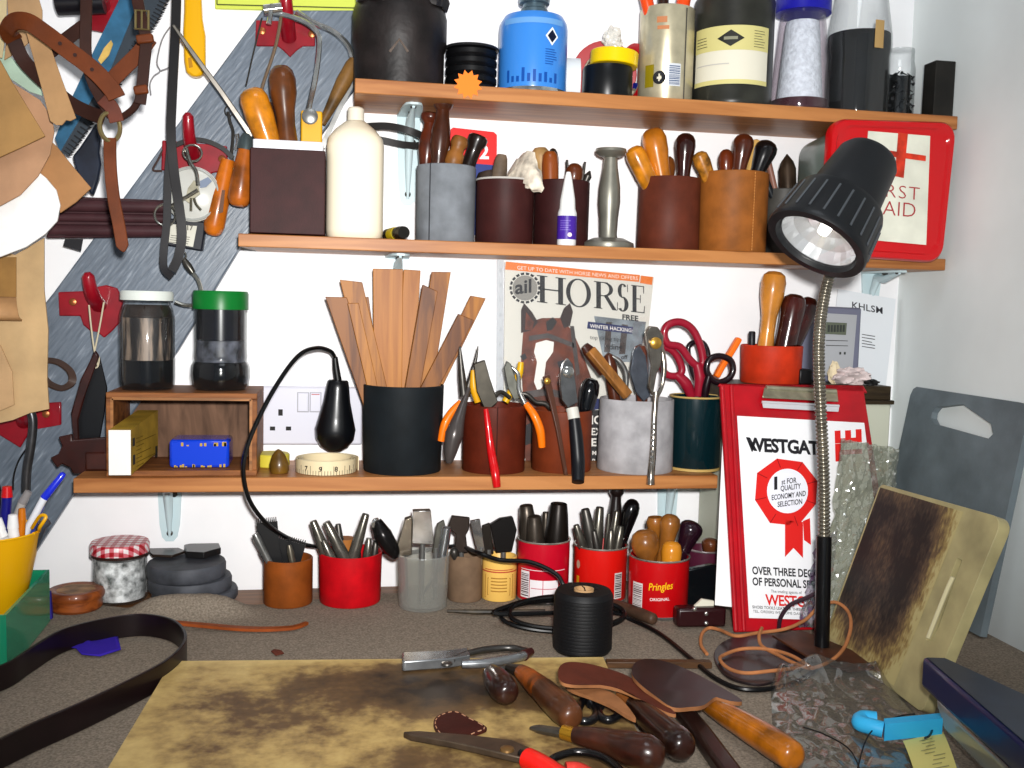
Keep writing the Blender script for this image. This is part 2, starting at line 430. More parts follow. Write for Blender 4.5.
def at(u0, u1, vt, y, zs):
    vm = (vt+px((0, y, zs))[1])/2; a, b = P(u0, vm, y), P(u1, vm, y)
    return (a.x+b.x)/2, (b-a).length/2*.985, P((u0+u1)/2, vt, y).z-zs
# ================================================================== top shelf
x, r, h = at(351, 447, 3, -.069, Z1); r = min(r, .0655)
t = thing('glue_pot', 'black cast-iron pot with broken rim and chevron mark at left end of top shelf', 'pot', (x, -.069, Z1))
IRN = plain((44, 38, 37), .48, var=.45, scale=25, bump=.5, bscale=60)
m = MB(); H = h
m.lathe((x, -.069, Z1), [(0, 0), (r*.94, 0), (r*.95, .004), (r*.955, H*.45), (r, H*.52), (r*1.0, H*.82), (r*.93, H*.95), (r*.83, H), (r*.78, H), (r*.86, H*.9), (r*.86, .006), (0, .006)], 48); m.build('body', IRN, t)
m = MB()
for a, hh in ((-2.6, .028), (-2.2, .02), (-.75, .02), (-.5, .03), (-.3, .018), (.6, .03), (2.4, .03)):
    c = V((x+r*.84*math.cos(a), -.069+r*.84*math.sin(a), Z1+H*.93)); s = .012
    m.spin(c, c+V((r*.12*math.cos(a), r*.12*math.sin(a), hh)), [(0, s), (.6, s*.9), (.9, s*.5), (1, .002)], 7)
m.build('rim_lug', IRN, t)
fn = on_cyl((x, -.069, Z1+H*.32), r*.955, .001)
m = MB(); m.tube([fn(-.012, .0), fn(.0, .016), fn(.011, .001)], .0018, 6); m.build('chevron_mark', plain((120, 108, 100), .4), t)
# stack of black rings
x, r, h = at(441, 498, 46, -.075, Z1); r = .036
t = thing('cord_spool', 'squat spool of black cord between iron pot and blue canister', 'spool', (x+.004, -.06, Z1))
pr = [(0, 0), (r, 0), (r, .003)]; n = 5; hh = h-.006
for k in range(n):
    z = .003+hh*k/n; pr += [(r*.9, z), (r*.97, z+hh*.25/n), (r*.97, z+hh*.75/n), (r*.9, z+hh/n)]
pr += [(r, .003+hh), (r, h), (r*.3, h), (r*.3, h-.01), (0, h-.01)]
m = MB(); m.lathe((x+.004, -.06, Z1), pr, 40); m.build('cord_windings', plain((24, 24, 26), .35), t)
m = MB(); m.tube([V((x+.004+r*math.cos(2*PI*k/40), -.06+r*math.sin(2*PI*k/40), Z1+h-.0015)) for k in range(40)], .0018, 6, True); m.build('rim', plain((50, 50, 52), .3), t)
# orange star sticker
c = P(468, 84.5, -SD1-.0005); s = mpp(c)*14.5
m = MB(); m.prism([c+V((s*(1 if k % 2 else .72)*math.cos(2*PI*k/24), 0, s*(1 if k % 2 else .72)*math.sin(2*PI*k/24))) for k in range(24)], (0, -.0006, 0))
tag(m.build('star_sticker', plain((255, 140, 40), .6)), 'orange star-shaped sticker on the front edge of the top shelf', 'sticker')
# blue gas canister
x, r, h = at(499, 567, 15, -.075, Z1); y = -.075
t = thing('gas_canister', 'bright blue gas canister with metal valve on top shelf', 'canister', (x, y, Z1))
m = MB(); m.lathe((x, y, Z1), [(0, .002), (r*.93, .001), (r*.97, .003), (r, .009), (r, h*.8), (r*.97, h*.88), (r*.86, h*.955), (r*.6, h*.99), (r*.42, h), (0, h)], 44); m.build('body', plain((74, 146, 220), .28, coat=.3), t)
m = MB(); m.lathe((x, y, Z1), [(r*.9, .0), (r*.985, .0), (r*1.005, .004), (r*.99, .009), (r*.9, .005)], 44); m.build('base_rim', CHROME, t)
m = MB(); m.lathe((x, y, Z1+h-.001), [(0, 0), (r*.4, 0), (r*.4, .007), (r*.34, .009), (r*.34, .014), (r*.44, .015), (r*.46, .022), (r*.4, .026), (r*.4, .06), (0, .06)], 24); m.build('valve', metal((120, 140, 150), .3), t)
fn = on_cyl((x, y, Z1), r, .0005); m = MB()
m.cur = 0; strip(m, -r*.95, h*.80, r*.95, h*.865, lambda a, b: fn(a, b)*1, 16)
m.cur = 1
for q in ((.55*r, h*.66),):
    s = .012; flat(m, [(q[0]-s*.8, q[1]), (q[0], q[1]-s), (q[0]+s*.8, q[1]), (q[0], q[1]+s)], lambda a, b: on_cyl((x, y, Z1), r, .0008)(a, b))
m.cur = 2
s = .0085; q = (.55*r, h*.66); flat(m, [(q[0]-s*.8, q[1]), (q[0], q[1]-s), (q[0]+s*.8, q[1]), (q[0], q[1]+s)], on_cyl((x, y, Z1), r, .0011))
m.cur = 3
rnd = random.Random(3)
for k in range(7): strip(m, r*.35, h*(.5-.028*k), r*(.6+rnd.random()*.2), h*(.5-.028*k)+.0011, on_cyl((x, y, Z1), r, .0008), 5)
for k in range(10):
    xx = -r*.8+k*.0075; strip(m, xx, h*.12, xx+.004, h*.12+.004+rnd.random()*.014, on_cyl((x, y, Z1), r, .0008), 1)
for q in put_text(m, '', fn, .01).f[:0]: pass
m.build('printing', [plain((120, 170, 220), .3), plain((235, 240, 245), .4), plain((20, 30, 60), .4), plain((30, 92, 170), .35)], t)
# white roll beside the canister
c = P(571, 66, -.03); m = MB(); rr = 24*mpp(c)
c.z = Z1+rr
m.spin(c+V((-.012, .002, 0)), c+V((.012, -.002, 0)), [(0, rr*.4), (0, rr), (1, rr), (1, rr*.4), (0, rr*.4)], 36, 1.0, False)
tag(m.build('tape_roll', plain((232, 236, 238), .5)), 'white roll of tape standing on edge behind the blue canister', 'tape')
# tapes
def tape(c, ax, ro, ri, w, color, label, coremat=None):
    c = V(c); ax = V(ax).normalized(); o = thing('tape_roll', label, 'tape', (c.x, c.y, Z1), None)
    m = MB(); m.spin(c-ax*w/2, c+ax*w/2, [(0, ri), (0, ro-.001), (.06, ro), (.94, ro), (1, ro-.001), (1, ri), (0, ri)], 36, 1.0, False); m.build('tape', plain(color, .32), o)
    m = MB(); m.spin(c-ax*w*.49, c+ax*w*.49, [(0, ri-.0025), (0, ri-.0002), (1, ri-.0002), (1, ri-.0025), (0, ri-.0025), (0, ri-.0002)], 30, 1.0, False); m.build('core', coremat or plain((200, 190, 170), .6), o)
x, r, h = at(583, 632, 68, -.085, Z1); zz = h
tape((x, -.085, Z1+h/2), (0, 0, 1), r, r*.62, h-.001, (26, 28, 30), 'black tape roll under the yellow tape on top shelf')
x2, r2, h2 = at(591, 638, 52, -.085, Z1)
tape((x2-.001, -.085, Z1+zz+(h2-zz)/2+.0008), (.06, 0, 1), r2, r2*.62, h2-zz-.003, (240, 208, 10), 'yellow tape roll lying on top of the black tape roll')
c = P(604, 70, -.032); c.z = Z1+.0475; tape(c, (.25, 1, .1), .046, .030, .018, (176, 14, 34), 'red tape roll standing on edge behind yellow tape')
c = P(630, 52, -.03); c.z = P(630, 51, -.03).z; o = c
m = MB()
c2 = V((c.x, -.03, Z1+.0)); 
tape((c.x+.004, -.045, Z1+.0455), (1, .25, 0), .0445, .030, .016, (196, 20, 36), 'second red tape roll, right of the crumpled clear film')
c = P(633, 76, -.055); tape((c.x+.006, -.050, Z1+.018), (1, .25, 0), .0175, .010, .008, (24, 50, 150), 'small blue tape roll beside the silver can')
def crumple(name, label, cat, c, rx, ry, rz, mat, seed=0, amp=.35, n=18):
    rnd = V((seed*3.1, seed*1.7, seed)); m = MB(); vs = []; 
    def fn(u, v):
        th = v*PI; ph = u*2*PI; d = V((math.sin(th)*math.cos(ph), math.sin(th)*math.sin(ph), math.cos(th)))
        k = 1+amp*(NZ.noise(d*2.3+rnd)+.6*NZ.noise(d*5+rnd))
        return V(c)+V((d.x*rx, d.y*ry, d.z*rz))*k
    m.grid(fn, n*2, n); m.v = m.v
    return tag(m.build(name, mat, smooth=25), label, cat)
cc = P(612, 40, -.062); crumple('crumpled_film', 'crumpled clear plastic film stuffed into the tape rolls', 'plastic film', (cc.x, -.066, cc.z), .013, .01, .016, clear((240, 238, 232), .6, .2, d=1), 2)
# silver can with orange-handled tools
t = c = cup('silver_can', 'silver can with barcode holding orange-handled tools on top shelf', 'can', 638, 691, 11, 97, Z1, plain((206, 198, 172), .3, metal=.5, spec=.5, var=.08, scale=40), y=-.075)
ROOTC = V((c.x, c.y, 0)); fn = on_cyl((c.x, c.y, Z1), c.r, .0006); m = MB()
barcode(m, .004, .021, .021, .051, fn, True, 20, 4)
m.build('barcode', [plain((214, 218, 222), .5), plain((70, 90, 130), .5)], c.o)
m = MB(); fn2 = on_cyl((c.x, c.y, Z1), c.r, .0005)
m.cur = 0; strip(m, -.03, .02, -.016, .05, fn2, 4)
m.build('yellow_patch', plain((150, 135, 30), .35), c.o); m = MB(); m.cur = 1; flat(m, [(-.008+.009*math.cos(k*PI/8), .032+.009*math.sin(k*PI/8)) for k in range(16)], on_cyl((c.x, c.y, Z1), c.r, .0009))
m2 = MB(); strip(m2, -.014, .105, .0, .113, fn2, 4); strip(m2, -.013, .096, .003, .101, fn2, 4); m2.build('lettering', plain((200, 140, 100), .4), c.o)
m.cur = 3; strip(m, -.011, .03, -.005, .033, on_cyl((c.x, c.y, Z1), c.r, .0013), 2); strip(m, -.009, .027, -.007, .037, on_cyl((c.x, c.y, Z1), c.r, .0013), 2)
m.build('printing', [plain((150, 135, 30), .35), plain((40, 40, 45), .4), plain((200, 140, 100), .4), plain((220, 215, 200), .4)], c.o)
m = MB(); fnr = on_cyl((c.x, c.y, Z1), c.r+.0003); m.tube([fnr(.028, .002), fnr(.028, c.h-.004)], .0008, 6); m.build('seam', DARKST, c.o)
ORP = plain((236, 92, 30), .3, coat=.3)
intool(c, 641, -24, 646, -.012, ROD, 13, ORP, 'pliers', 'orange-handled pliers at left in the silver can', 'pliers', 'orange handles in the silver can')
intool(c, 664, -22, 663, .012, ROD, 11, plain((60, 40, 30), .4), 'screwdriver', 'dark-handled tool between orange handles in silver can', 'screwdriver')
intool(c, 688, -24, 680, -.012, ROD, 14, ORP, 'pliers', 'orange-handled pliers at right in the silver can', 'pliers', 'orange handles in the silver can')
# dark tin with cream label
x, r, h = at(693, 773, -2, -.075, Z1); y = -.075; r = min(r, .056)
t = thing('paint_tin', 'dark grey tin with cream diamond label on top shelf', 'tin', (x, y, Z1))
m = MB(); DT = plain((62, 62, 56), .35, var=.2)
m.lathe((x, y, Z1), [(0, 0), (r*.97, 0), (r, .004), (r*.99, .007), (r*.99, h*.9), (r*1.0, h*.93), (r*.98, h*.96), (r*.9, h), (r*.86, h), (r*.85, h-.006), (0, h-.006)], 48); m.build('body', DT, t)
z0 = P(732, 83, y-r).z-Z1; z1 = P(732, 24, y-r).z-Z1
fn = on_cyl((x, y, Z1), r, .0008, -.06); m = MB(); w = r*.88*1.15
m.cur = 0; strip(m, -w, z0, w, z1, fn, 24)
fn = on_cyl((x, y, Z1), r, .0012, -.06); m.cur = 1
strip(m, -w, z0, w, z0+.006, fn, 24); strip(m, -w, z1-(z1-z0)*.42, w, z1, fn, 24)
fn = on_cyl((x, y, Z1), r, .0016, -.06); m.cur = 2; zc = z1-.017
slices(m, [(-.018, zc), (0, zc-.011), (.018, zc), (0, zc+.011)], fn, 12)
fn = on_cyl((x, y, Z1), r, .0019, -.06); m.cur = 3
strip(m, -.009, zc-.002, .009, zc+.002, fn, 4); m.cur = 2
rnd = random.Random(5)
for k in range(4): strip(m, -w*.92, zc+.003-.004*k, -w*.92+.014+.006*rnd.random(), zc+.0038-.004*k, fn, 4)
for k in range(7): strip(m, w*.55, zc+.010-.0035*k, w*.55+.012+.006*rnd.random(), zc+.0107-.0035*k, fn, 4)
m.cur = 4; strip(m, -w*.9, z0+.026, -.001, z0+.0275, fn, 8)
m.build('label', [plain((226, 222, 206), .6), plain((214, 206, 146), .6), plain((50, 50, 44), .5), plain((150, 150, 130), .5), plain((200, 196, 190), .55)], t)
# jar of white crystals
GL = clear((244, 247, 247), .03, .04, d=.06)
def jar(name, label, x, y, zs, prof, h, fill, lid=None, cat='jar', glass=GL, group=None):
    o = thing(name, label, cat, (x, y, zs), group)
    m = MB(); m.lathe((x, y, zs), [(0, 0)]+[(a, b) for a, b in prof], 40); m.build('glass_body', glass, o)
    return o
def inside(prof, z0, z1, g=.0022):
    """profile of a filling that follows the inside of a jar"""
    def R(z):
        for (a, b), (c2, d) in zip(prof, prof[1:]):
            if b <= z <= d: return a+(c2-a)*((z-b)/(d-b) if d > b else 0)
        return prof[-1][0]
    n = 14; zz = [z0+(z1-z0)*k/n for k in range(n+1)]
    return [(0, z0)]+[(max(R(z)-g, .001), z) for z in zz]+[(0, z1)]
x, r, h = at(773, 830, 10, -.07, Z1); y = -.07
pr = [(r*.9, 0), (r*.97, .006), (r*.97, .02), (r*.78, h*.8), (r*.74, h*.9), (r*.72, h)]
t = jar('glass_jar', 'tapered glass jar of white crystals with blue lid on top shelf', x, y, Z1, pr, h, None, glass=clear((244, 240, 243), .05, .04, d=.2))
m = MB(); m.lathe((x, y, Z1), inside(pr, .003, .020)); m.build('liquid', plain((74, 30, 44), .3), t)
m = MB(); m.lathe((x, y, Z1), inside(pr, .0205, h*.88, .009)); m.build('crystals', plain((228, 240, 244), .9, var=.08, scale=140, bump=1, bscale=220), t)
m = MB(); rl = r*.9; m.lathe((x, y, Z1+h-.006), [(rl*.9, 0), (rl, 0), (rl, .022), (rl*.95, .026), (0, .026)], 40); m.build('lid', plain((42, 40, 170), .35), t)
# tall jar of black powder
x, r, h = at(829, 889, -6, -.07, Z1)
pr = [(r*.92, 0), (r*.96, .006), (r*.97, .06), (r*.95, .085), (r*1.0, .1), (r*.98, .118), (r*.8, h*.97), (r*.78, h+.02)]
t = jar('glass_jar', 'tall clear jar two-thirds full of black powder on top shelf', x, y, Z1, pr, h, None)
m = MB(); m.lathe((x, y, Z1), inside(pr, .003, P(857, 36, y).z-Z1)); m.build('black_powder', plain((30, 32, 34), .7, var=.3), t)
fn = on_cyl((x, y, Z1), r, .001, .0); m = MB(); strip(m, .021, P(880, 57, y).z-Z1, .035, P(880, 30, y).z-Z1, fn, 4); m.build('label', plain((190, 160, 110), .6), t)
m = MB(); m.lathe((x, y, Z1+h+.016), [(r*.74, 0), (r*.84, 0), (r*.84, .02), (0, .02)], 30); m.build('lid', plain((60, 60, 64), .35), t)
# small jar of screws
x, r, h = at(884, 916, 50, -.062, Z1); y = -.062; r = min(r, .0225)
pr = [(r*.92, 0), (r*.97, .005), (r*.97, h*.72), (r*.9, h*.8), (r*.85, h*.84), (r*.87, h*.88), (r*.85, h*.92), (r*.87, h*.96), (r*.84, h)]
t = jar('small_glass_jar', 'small open glass jar of dark screws beside the black block', x, y, Z1, pr, h, None)
m = MB(); m.lathe((x, y, Z1), inside(pr, .003, h*.62, .006)); rnd = random.Random(11)
for k in range(70):
    w = rnd.random()*2*PI; q = r*(.55+.25*rnd.random()); c = V((x+q*math.cos(w), y+q*math.sin(w), Z1+h*(.1+.62*rnd.random()))); d = V((rnd.uniform(-1, 1), rnd.uniform(-1, 1), rnd.uniform(-1, 1))).normalized()*.006
    m.spin(c-d, c+d, [(0, .0025), (.15, .0025), (.2, .0012), (1, .0006)], 7)
o = m.build('screws', plain((46, 48, 50), .35, metal=.6, var=.4, scale=90), t); o['kind'] = 'stuff'
# black block
a = P(934, 60, -.118); b_ = P(956, 60, -.118)
m = MB(); xa, xb = P(934.5, 90, -.118).x, P(954.5, 90, -.118).x; ht = P(945, 60.5, -.118).z
m.hexa([V((xa, -.118, Z1)), V((xb, -.118, Z1)), V((xb, -.088, Z1)), V((xa, -.088, Z1))], [V((xa, -.118, ht)), V((xb, -.118, ht)), V((xb, -.088, ht)), V((xa, -.088, ht))])
tag(m.build('sharpening_stone', plain((44, 42, 38), .7, var=.25), bevel=.0012), 'upright black rectangular block at right end of top shelf', 'block')
# ================================================================== middle shelf
BRL = leather((84, 40, 34)); DBL = leather((72, 38, 38)); RBL = leather((120, 62, 42)); TANL = leather((158, 102, 50)); GRL = leather((138, 142, 147), .8)
DKW = plain((72, 38, 24), .28, var=.35, scale=40, coat=.35); MDW = plain((136, 84, 40), .3, var=.3, scale=40, coat=.3); ORW = plain((206, 138, 36), .28, var=.18, scale=50, coat=.5)
LTW = plain((186, 132, 62), .4, var=.22, scale=50, coat=.15); BLKW = plain((28, 26, 28), .25, coat=.4); PALE = plain((176, 150, 110), .5, var=.2)
# square leather-covered box holding tools
y0b, y1b = -.115, -.02
xa, xb = P(250, 190, y0b).x, P(325, 190, y0b).x; zt = P(288, 149, y0b).z; zw = P(288, 141, y0b+.01).z
t = thing('leather_box', 'square box covered in dark brown leather with white lining, left end of middle shelf', 'tool box', ((xa+xb)/2, (y0b+y1b)/2, Z2))
m = MB(); o_ = [V((xa, y0b, 0)), V((xb, y0b, 0)), V((xb, y1b, 0)), V((xa, y1b, 0))]; g = .003
i_ = [V((xa+g, y0b+g, 0)), V((xb-g, y0b+g, 0)), V((xb-g, y1b-g, 0)), V((xa+g, y1b-g, 0))]
def hollow(mb, outer, inner, z0, z1, ft=.003):
    for k in range(4):
        n = (k+1) % 4
        mb.hexa([outer[k]+V((0, 0, z0)), outer[n]+V((0, 0, z0)), inner[n]+V((0, 0, z0)), inner[k]+V((0, 0, z0))], [outer[k]+V((0, 0, z1)), outer[n]+V((0, 0, z1)), inner[n]+V((0, 0, z1)), inner[k]+V((0, 0, z1))])
    if ft: mb.hexa([p+V((0, 0, z0)) for p in inner], [p+V((0, 0, z0+ft)) for p in inner])
    return mb
hollow(m, o_, i_, Z2+.002, zt); m.build('leather_cover', DBL, t, bevel=.001)
m = MB(); i2 = [V((xa+2*g, y0b+2*g, 0)), V((xb-2*g, y0b+2*g, 0)), V((xb-2*g, y1b-2*g, 0)), V((xa+2*g, y1b-2*g, 0))]
hollow(m, i_, i2, Z2+.005, zw); m.build('white_lining', plain((232, 232, 236), .5), t, bevel=.0015)
B = Cup(); B.x = (xa+xb)/2; B.y = (y0b+y1b)/2; B.r = (xb-xa)/2-.006; B.z0 = Z2+.004; B.z1 = zw; B.wall = .002; B.h = zw-Z2
g_ = 'tools in the square leather box'
intool(B, 250, 88, 268, -.022, [(0, 0), (.015, .5), (.06, .82), (.16, 1), (.4, 1), (.7, .85), (1, .7)], 29, ORW, 'file', 'glossy orange handle leaning left in the square leather box', 'tool handle', g_)
intool(B, 281, 65, 289, -.012, [(0, 0), (.015, .5), (.06, .82), (.15, 1), (.3, 1), (.48, .74), (.62, .68), (.85, .8), (1, .75)], 27, plain((108, 66, 34), .32, var=.3, coat=.3), 'file', 'tall brown bulb-ended handle in the middle of the square leather box', 'tool handle', g_)
intool(B, 276, 99, 279, .015, EGG, 22, DKW, 'file', 'short dark brown handle behind the tall one in square leather box', 'tool handle', g_)
# coping saw
YS = -.062
t = thing('fretsaw', 'chrome-framed fretsaw with yellow clamp standing in square leather box', 'saw', P(312, 140, YS))
m = MB(); m.tube(cat_(pp([(306, 128), (308, 112), (315, 80), (319, 50), (318, 34), (308, 24), (292, 17), (272, 12)], YS), 5), .0035, 8); m.build('frame', CHROME, t)
m = MB(); m.tube(cat_(pp([(258, 150), (258, 112), (262, 88), (276, 45), (282, 10), (284, -20)], YS+.006), 5), .0022, 8); m.build('rod', plain((150, 130, 110), .4, metal=.6), t)
m = MB(); m.tube(pp([(246, 86), (253, 55), (262, 18)], YS+.01), .0011, 6); m.build('blade', DARKST, t)
m = MB(); m.tube(pp([(269, 24), (272, 4)], YS-.004), [.0035, .0025], 8); m.spin(P(264, 10, YS), P(282, 8, YS), [(0, .007), (1, .007)], 12); m.build('clamp_screw', CHROME, t)
m = MB(); a, b = P(301, 110, YS-.012), P(322, 144, YS-.012); m.box(((a.x+b.x)/2, YS-.006, (a.z+b.z)/2), (b.x-a.x, .012, a.z-b.z)); q = m.build('yellow_clamp', plain((226, 176, 30), .4), t, bevel=.002)
m = MB(); p = P(310, 117, YS-.012); m.spin(p, p+V((0, -.006, 0)), [(0, .010), (.8, .0105), (1, .008)], 18); m.build('wing_nut', STEEL, q)
# second frame / hack saw with wooden handle
YS2 = -.036
t = thing('bow_saw', 'wooden-handled saw with curved chrome bow leaning behind the fretsaw', 'saw', P(330, 140, YS2))
m = MB(); m.tube(cat_(pp([(296, 12), (312, 22), (334, 32), (348, 46), (353, 62), (352, 74)], YS2), 5), .0042, 8); m.build('bow', CHROME, t)
m = MB(); m.spin(P(355, 60, YS2-.004), P(322, 124, YS2-.004), [(0, .0075), (.08, .0095), (.35, .0105), (.7, .0075), (1, .005)], 16); m.build('handle', plain((132, 100, 56), .5, var=.3), t)
m = MB(); m.ribbon(pp([(352, 84), (338, 112), (325, 140), (323, 148)], YS2+.004), .006, .0012, normal=(0, -1, 0)); m.build('blade', STEEL, t)
# white plastic bottle
x, r, h = at(326, 384, 108, -.068, Z2)
t = thing('plastic_bottle', 'tall cream-white plastic bottle without label on middle shelf', 'bottle', (x, -.068, Z2))
def sq(z, a, e=3.2, n=40):
    return [V((x+a*math.copysign(abs(math.cos(2*PI*k/n))**(2/e), math.cos(2*PI*k/n)), -.068+a*math.copysign(abs(math.sin(2*PI*k/n))**(2/e), math.sin(2*PI*k/n)), Z2+z)) for k in range(n)]
def loft(mb, rings):
    n = len(rings[0]); vs = [p for q in rings for p in q]; fs = []
    for i in range(len(rings)-1):
        for k in range(n): fs.append((i*n+k, i*n+(k+1) % n, (i+1)*n+(k+1) % n, (i+1)*n+k))
    fs += [tuple(reversed(range(n))), tuple(range((len(rings)-1)*n, len(rings)*n))]
    return mb.add(vs, fs)
m = MB(); loft(m, [sq(0, r*.88), sq(.004, r*.97), sq(.012, r), sq(h*.70, r), sq(h*.76, r*.96, 2.8), sq(h*.83, r*.72, 2.3), sq(h*.885, r*.42, 2), sq(h*.9, r*.32, 2)])
WP = plain((244, 234, 212), .38); m.build('body', WP, t)
m = MB(); m.lathe((x, -.068, Z2+h*.89), [(0, 0), (r*.30, 0), (r*.29, h*.1), (r*.24, h*.112), (0, h*.112)], 24); m.build('cap', plain((236, 230, 214), .45), t)
# black strap loop sticking out behind bottle
pts = [P(u, v, y) for u, v, y in ((352, 128, -.034), (385, 126, -.05), (410, 131, -.06), (424, 138, -.052), (423, 145, -.035), (405, 145, -.02), (380, 140, -.014), (352, 136, -.014))]
m = MB(); m.ribbon(cat_(pts, 6), .0095, .003, side=V((0, 0, 1)))
tag(m.build('leather_strap', plain((52, 50, 50), .4)), 'grey-black strap loop sticking out behind the white plastic bottle', 'strap')
# small tube
t = thing('pen_torch', 'small black-ended tube lying beside the white bottle', 'tube', P(398, 231, -.085))
a, b = P(404, 229.5, -.115), P(388, 231, -.05); a.z = b.z = Z2+.0095
m = MB(); m.spin(a, b, [(0, .004), (0, .008), (.12, .009), (.3, .009), (.32, .0085), (1, .0085)], 20); m.build('tube', plain((40, 38, 34), .3), t)
m = MB(); m.spin(a+(b-a)*.4, a+(b-a)*.75, [(0, .009), (1, .009)], 20); m.build('yellow_band', plain((210, 190, 40), .4), t)
# grey cup
YC = -.075
c = cup('leather_cup', 'grey leather cup with four turned handles, first cup on middle shelf', 'tool cup', 415, 475, 167, 238, Z2, GRL, y=YC, taper=.99)
m = MB(); fn = on_cyl((c.x, c.y, Z2), c.r, .0003); m.tube([fn(-.022, .001), fn(-.0222, c.h*.5), fn(-.022, c.h)], .0009, 6); m.build('seam', plain((70, 72, 76), .8), c.o)
g_ = 'handles in the grey cup'
intool(c, 444, 98, 437, -.016, FLARE, 21, plain((78, 44, 28), .32, var=.35, coat=.3), 'chisel', 'tall dark handle with flared end in the grey cup', 'chisel', g_)
intool(c, 431, 113, 424, .008, FLARE, 20, plain((94, 46, 28), .3, var=.35, coat=.3), 'chisel', 'red-brown flared handle at left in the grey cup', 'chisel', g_)
intool(c, 461, 137, 448, -.018, [(0, 0), (0, .7), (.05, .9), (.16, 1), (.24, .8), (.34, .78), (.4, 1), (.6, 1.06), (.66, .9), (1, .85)], 18, plain((140, 96, 48), .45, var=.25), 'chisel', 'pale carved handle leaning right in the grey cup', 'chisel', g_)
intool(c, 479, 136, 462, .004, [(0, 0), (0, .8), (.04, 1), (.14, 1), (.25, .72), (.5, .7), (1, .85)], 20, plain((44, 34, 30), .3, coat=.3), 'chisel', 'blackened flared handle at right in the grey cup', 'chisel', g_)
# red and blue card behind
t = thing('card_pack', 'red and blue card with white lettering standing behind the grey cup', 'card', P(472, 180, -.022))
m = MB(); q = [(450, 130), (453, 127.5), (494, 132), (497, 135), (496, 235), (450, 235)]
plate(m, q, -.022, .004); m.build('card', plain((226, 34, 34), .45), t)
fn = plane_fn(P(450, 235, -.022), P(497, 235, -.022)-P(450, 235, -.022), P(450, 130, -.022)-P(450, 235, -.022))
m = MB(); m.cur = 0; flat(m, [(0, 0), (.99, 0), (.99, .67), (0, .70)], fn); m.cur = 1
for (u, v, w, hh) in ((458, 138, 16, 3), (470, 133, 3, 4)): flat(m, [((u-450)/47, 1-(v-130)/105), ((u+w-450)/47, 1-(v+1-130)/105), ((u+w-450)/47, 1-(v+hh-130)/105), ((u-450)/47, 1-(v+hh+2-130)/105)], fn)
put_text(m, '2', lambda a, b: fn(.62+a/47, 1-(28-b)/105), 19, off=.6)
m.build('printing', [plain((36, 62, 140), .45), plain((245, 240, 240), .5)], t)
# brown leather hexagon boxes
c = cup('leather_cup', 'dark brown leather cup with white rag hanging over rim, middle shelf', 'tool cup', 475, 533, 181, 240, Z2, leather((76, 40, 38)), y=-.085, taper=.985, rim=plain((200, 196, 190), .6))
RAG = plain((224, 212, 196), .9, var=.25, scale=60)
rp = [P(u, v, y) for u, v, y in ((506, 176, -.07), (514, 167, -.085), (524, 166, -.105), (532, 178, -.125), (543, 190, -.13))]
m = MB(); cl = cat_(rp, 6); 
def ragf(u, v):
    i = min(int(u*(len(cl)-1)), len(cl)-2); f = u*(len(cl)-1)-i; p = cl[i].lerp(cl[i+1], f)
    w = (.007+.0125*math.sin(PI*min(1, u*1.05))**.8)*(1-.55*max(0, u-.85)/.15); a = 2*PI*v
    k = 1+.35*NZ.noise(p*130+V((0, a*.6, 0)))+.15*math.sin(a*5+u*9)
    return p+V((.45, -.1, .9)).normalized()*math.sin(a)*w*k+V((0, 1, 0))*math.cos(a)*w*.5*k
m.grid(ragf, 30, 22); tag(m.build('rag', RAG, smooth=50), 'cream cloth rag hanging over rim of the dark brown leather cup', 'rag')
intool(c, 502, 154, 497, -.012, [(0, 0), (.02, .6), (.1, .8), (.4, 1), (1, .9)], 15, plain((120, 104, 88), .6, var=.3), 'awl', 'stubby greyish handle behind the white rag', 'awl')
intool(c, 487, 170, 490, .004, [(0, 0), (.05, .7), (.3, 1), (1, 1)], 26, plain((66, 54, 46), .6, var=.4), 'leather_offcut', 'dark crumpled leather bit at left in the dark brown cup', 'leather piece', shank=None)
c = cup('leather_cup', 'dark brown leather cup behind the glue bottle, holding mixed tools', 'tool cup', 533, 588, 182, 240, Z2, leather((70, 38, 38)), y=-.068, taper=.99)
g_ = 'tools in cup behind the glue bottle'
intool(c, 550, 151, 551, -.012, [(0, 0), (.02, .6), (.1, .9), (.3, 1), (1, .95)], 17, plain((150, 84, 36), .35, coat=.3), 'awl', 'orange-brown round-ended handle in cup behind the glue bottle', 'awl', g_)
intool(c, 540, 147, 539, .004, [(0, 0), (.02, .6), (.1, .95), (.2, 1), (.4, .72), (1, .7)], 19, plain((172, 140, 96), .5, var=.2), 'awl', 'pale knob handle at left of cup behind the glue bottle', 'awl', g_)
intool(c, 553, 148, 553, .02, EGG, 12, plain((60, 52, 44), .4), 'awl', 'small dark knob behind the orange-brown round handle', 'awl', g_)
intool(c, 575, 163, 573, .003, EGG, 18, plain((110, 60, 32), .35, coat=.2), 'awl', 'short brown knob handle above the glue bottle', 'awl', g_)
for u, v, ur, lb in ((567, 160, 569, 'left'), (585, 162, 580, 'right')):
    intool(c, u, v, ur, .012, [(0, .5), (1, 1)], 5, DARKST, 'needle_file', f'thin dark steel tool at {lb} of the short brown knob', 'file', g_)
intool(c, 590, 171, 580, -.006, [(0, .2), (.2, 1), (.5, .6), (1, .6)], 8, DARKST, 'edge_tool', 'dark hooked steel tool leaning over the right rim behind glue bottle', 'edge tool', g_)
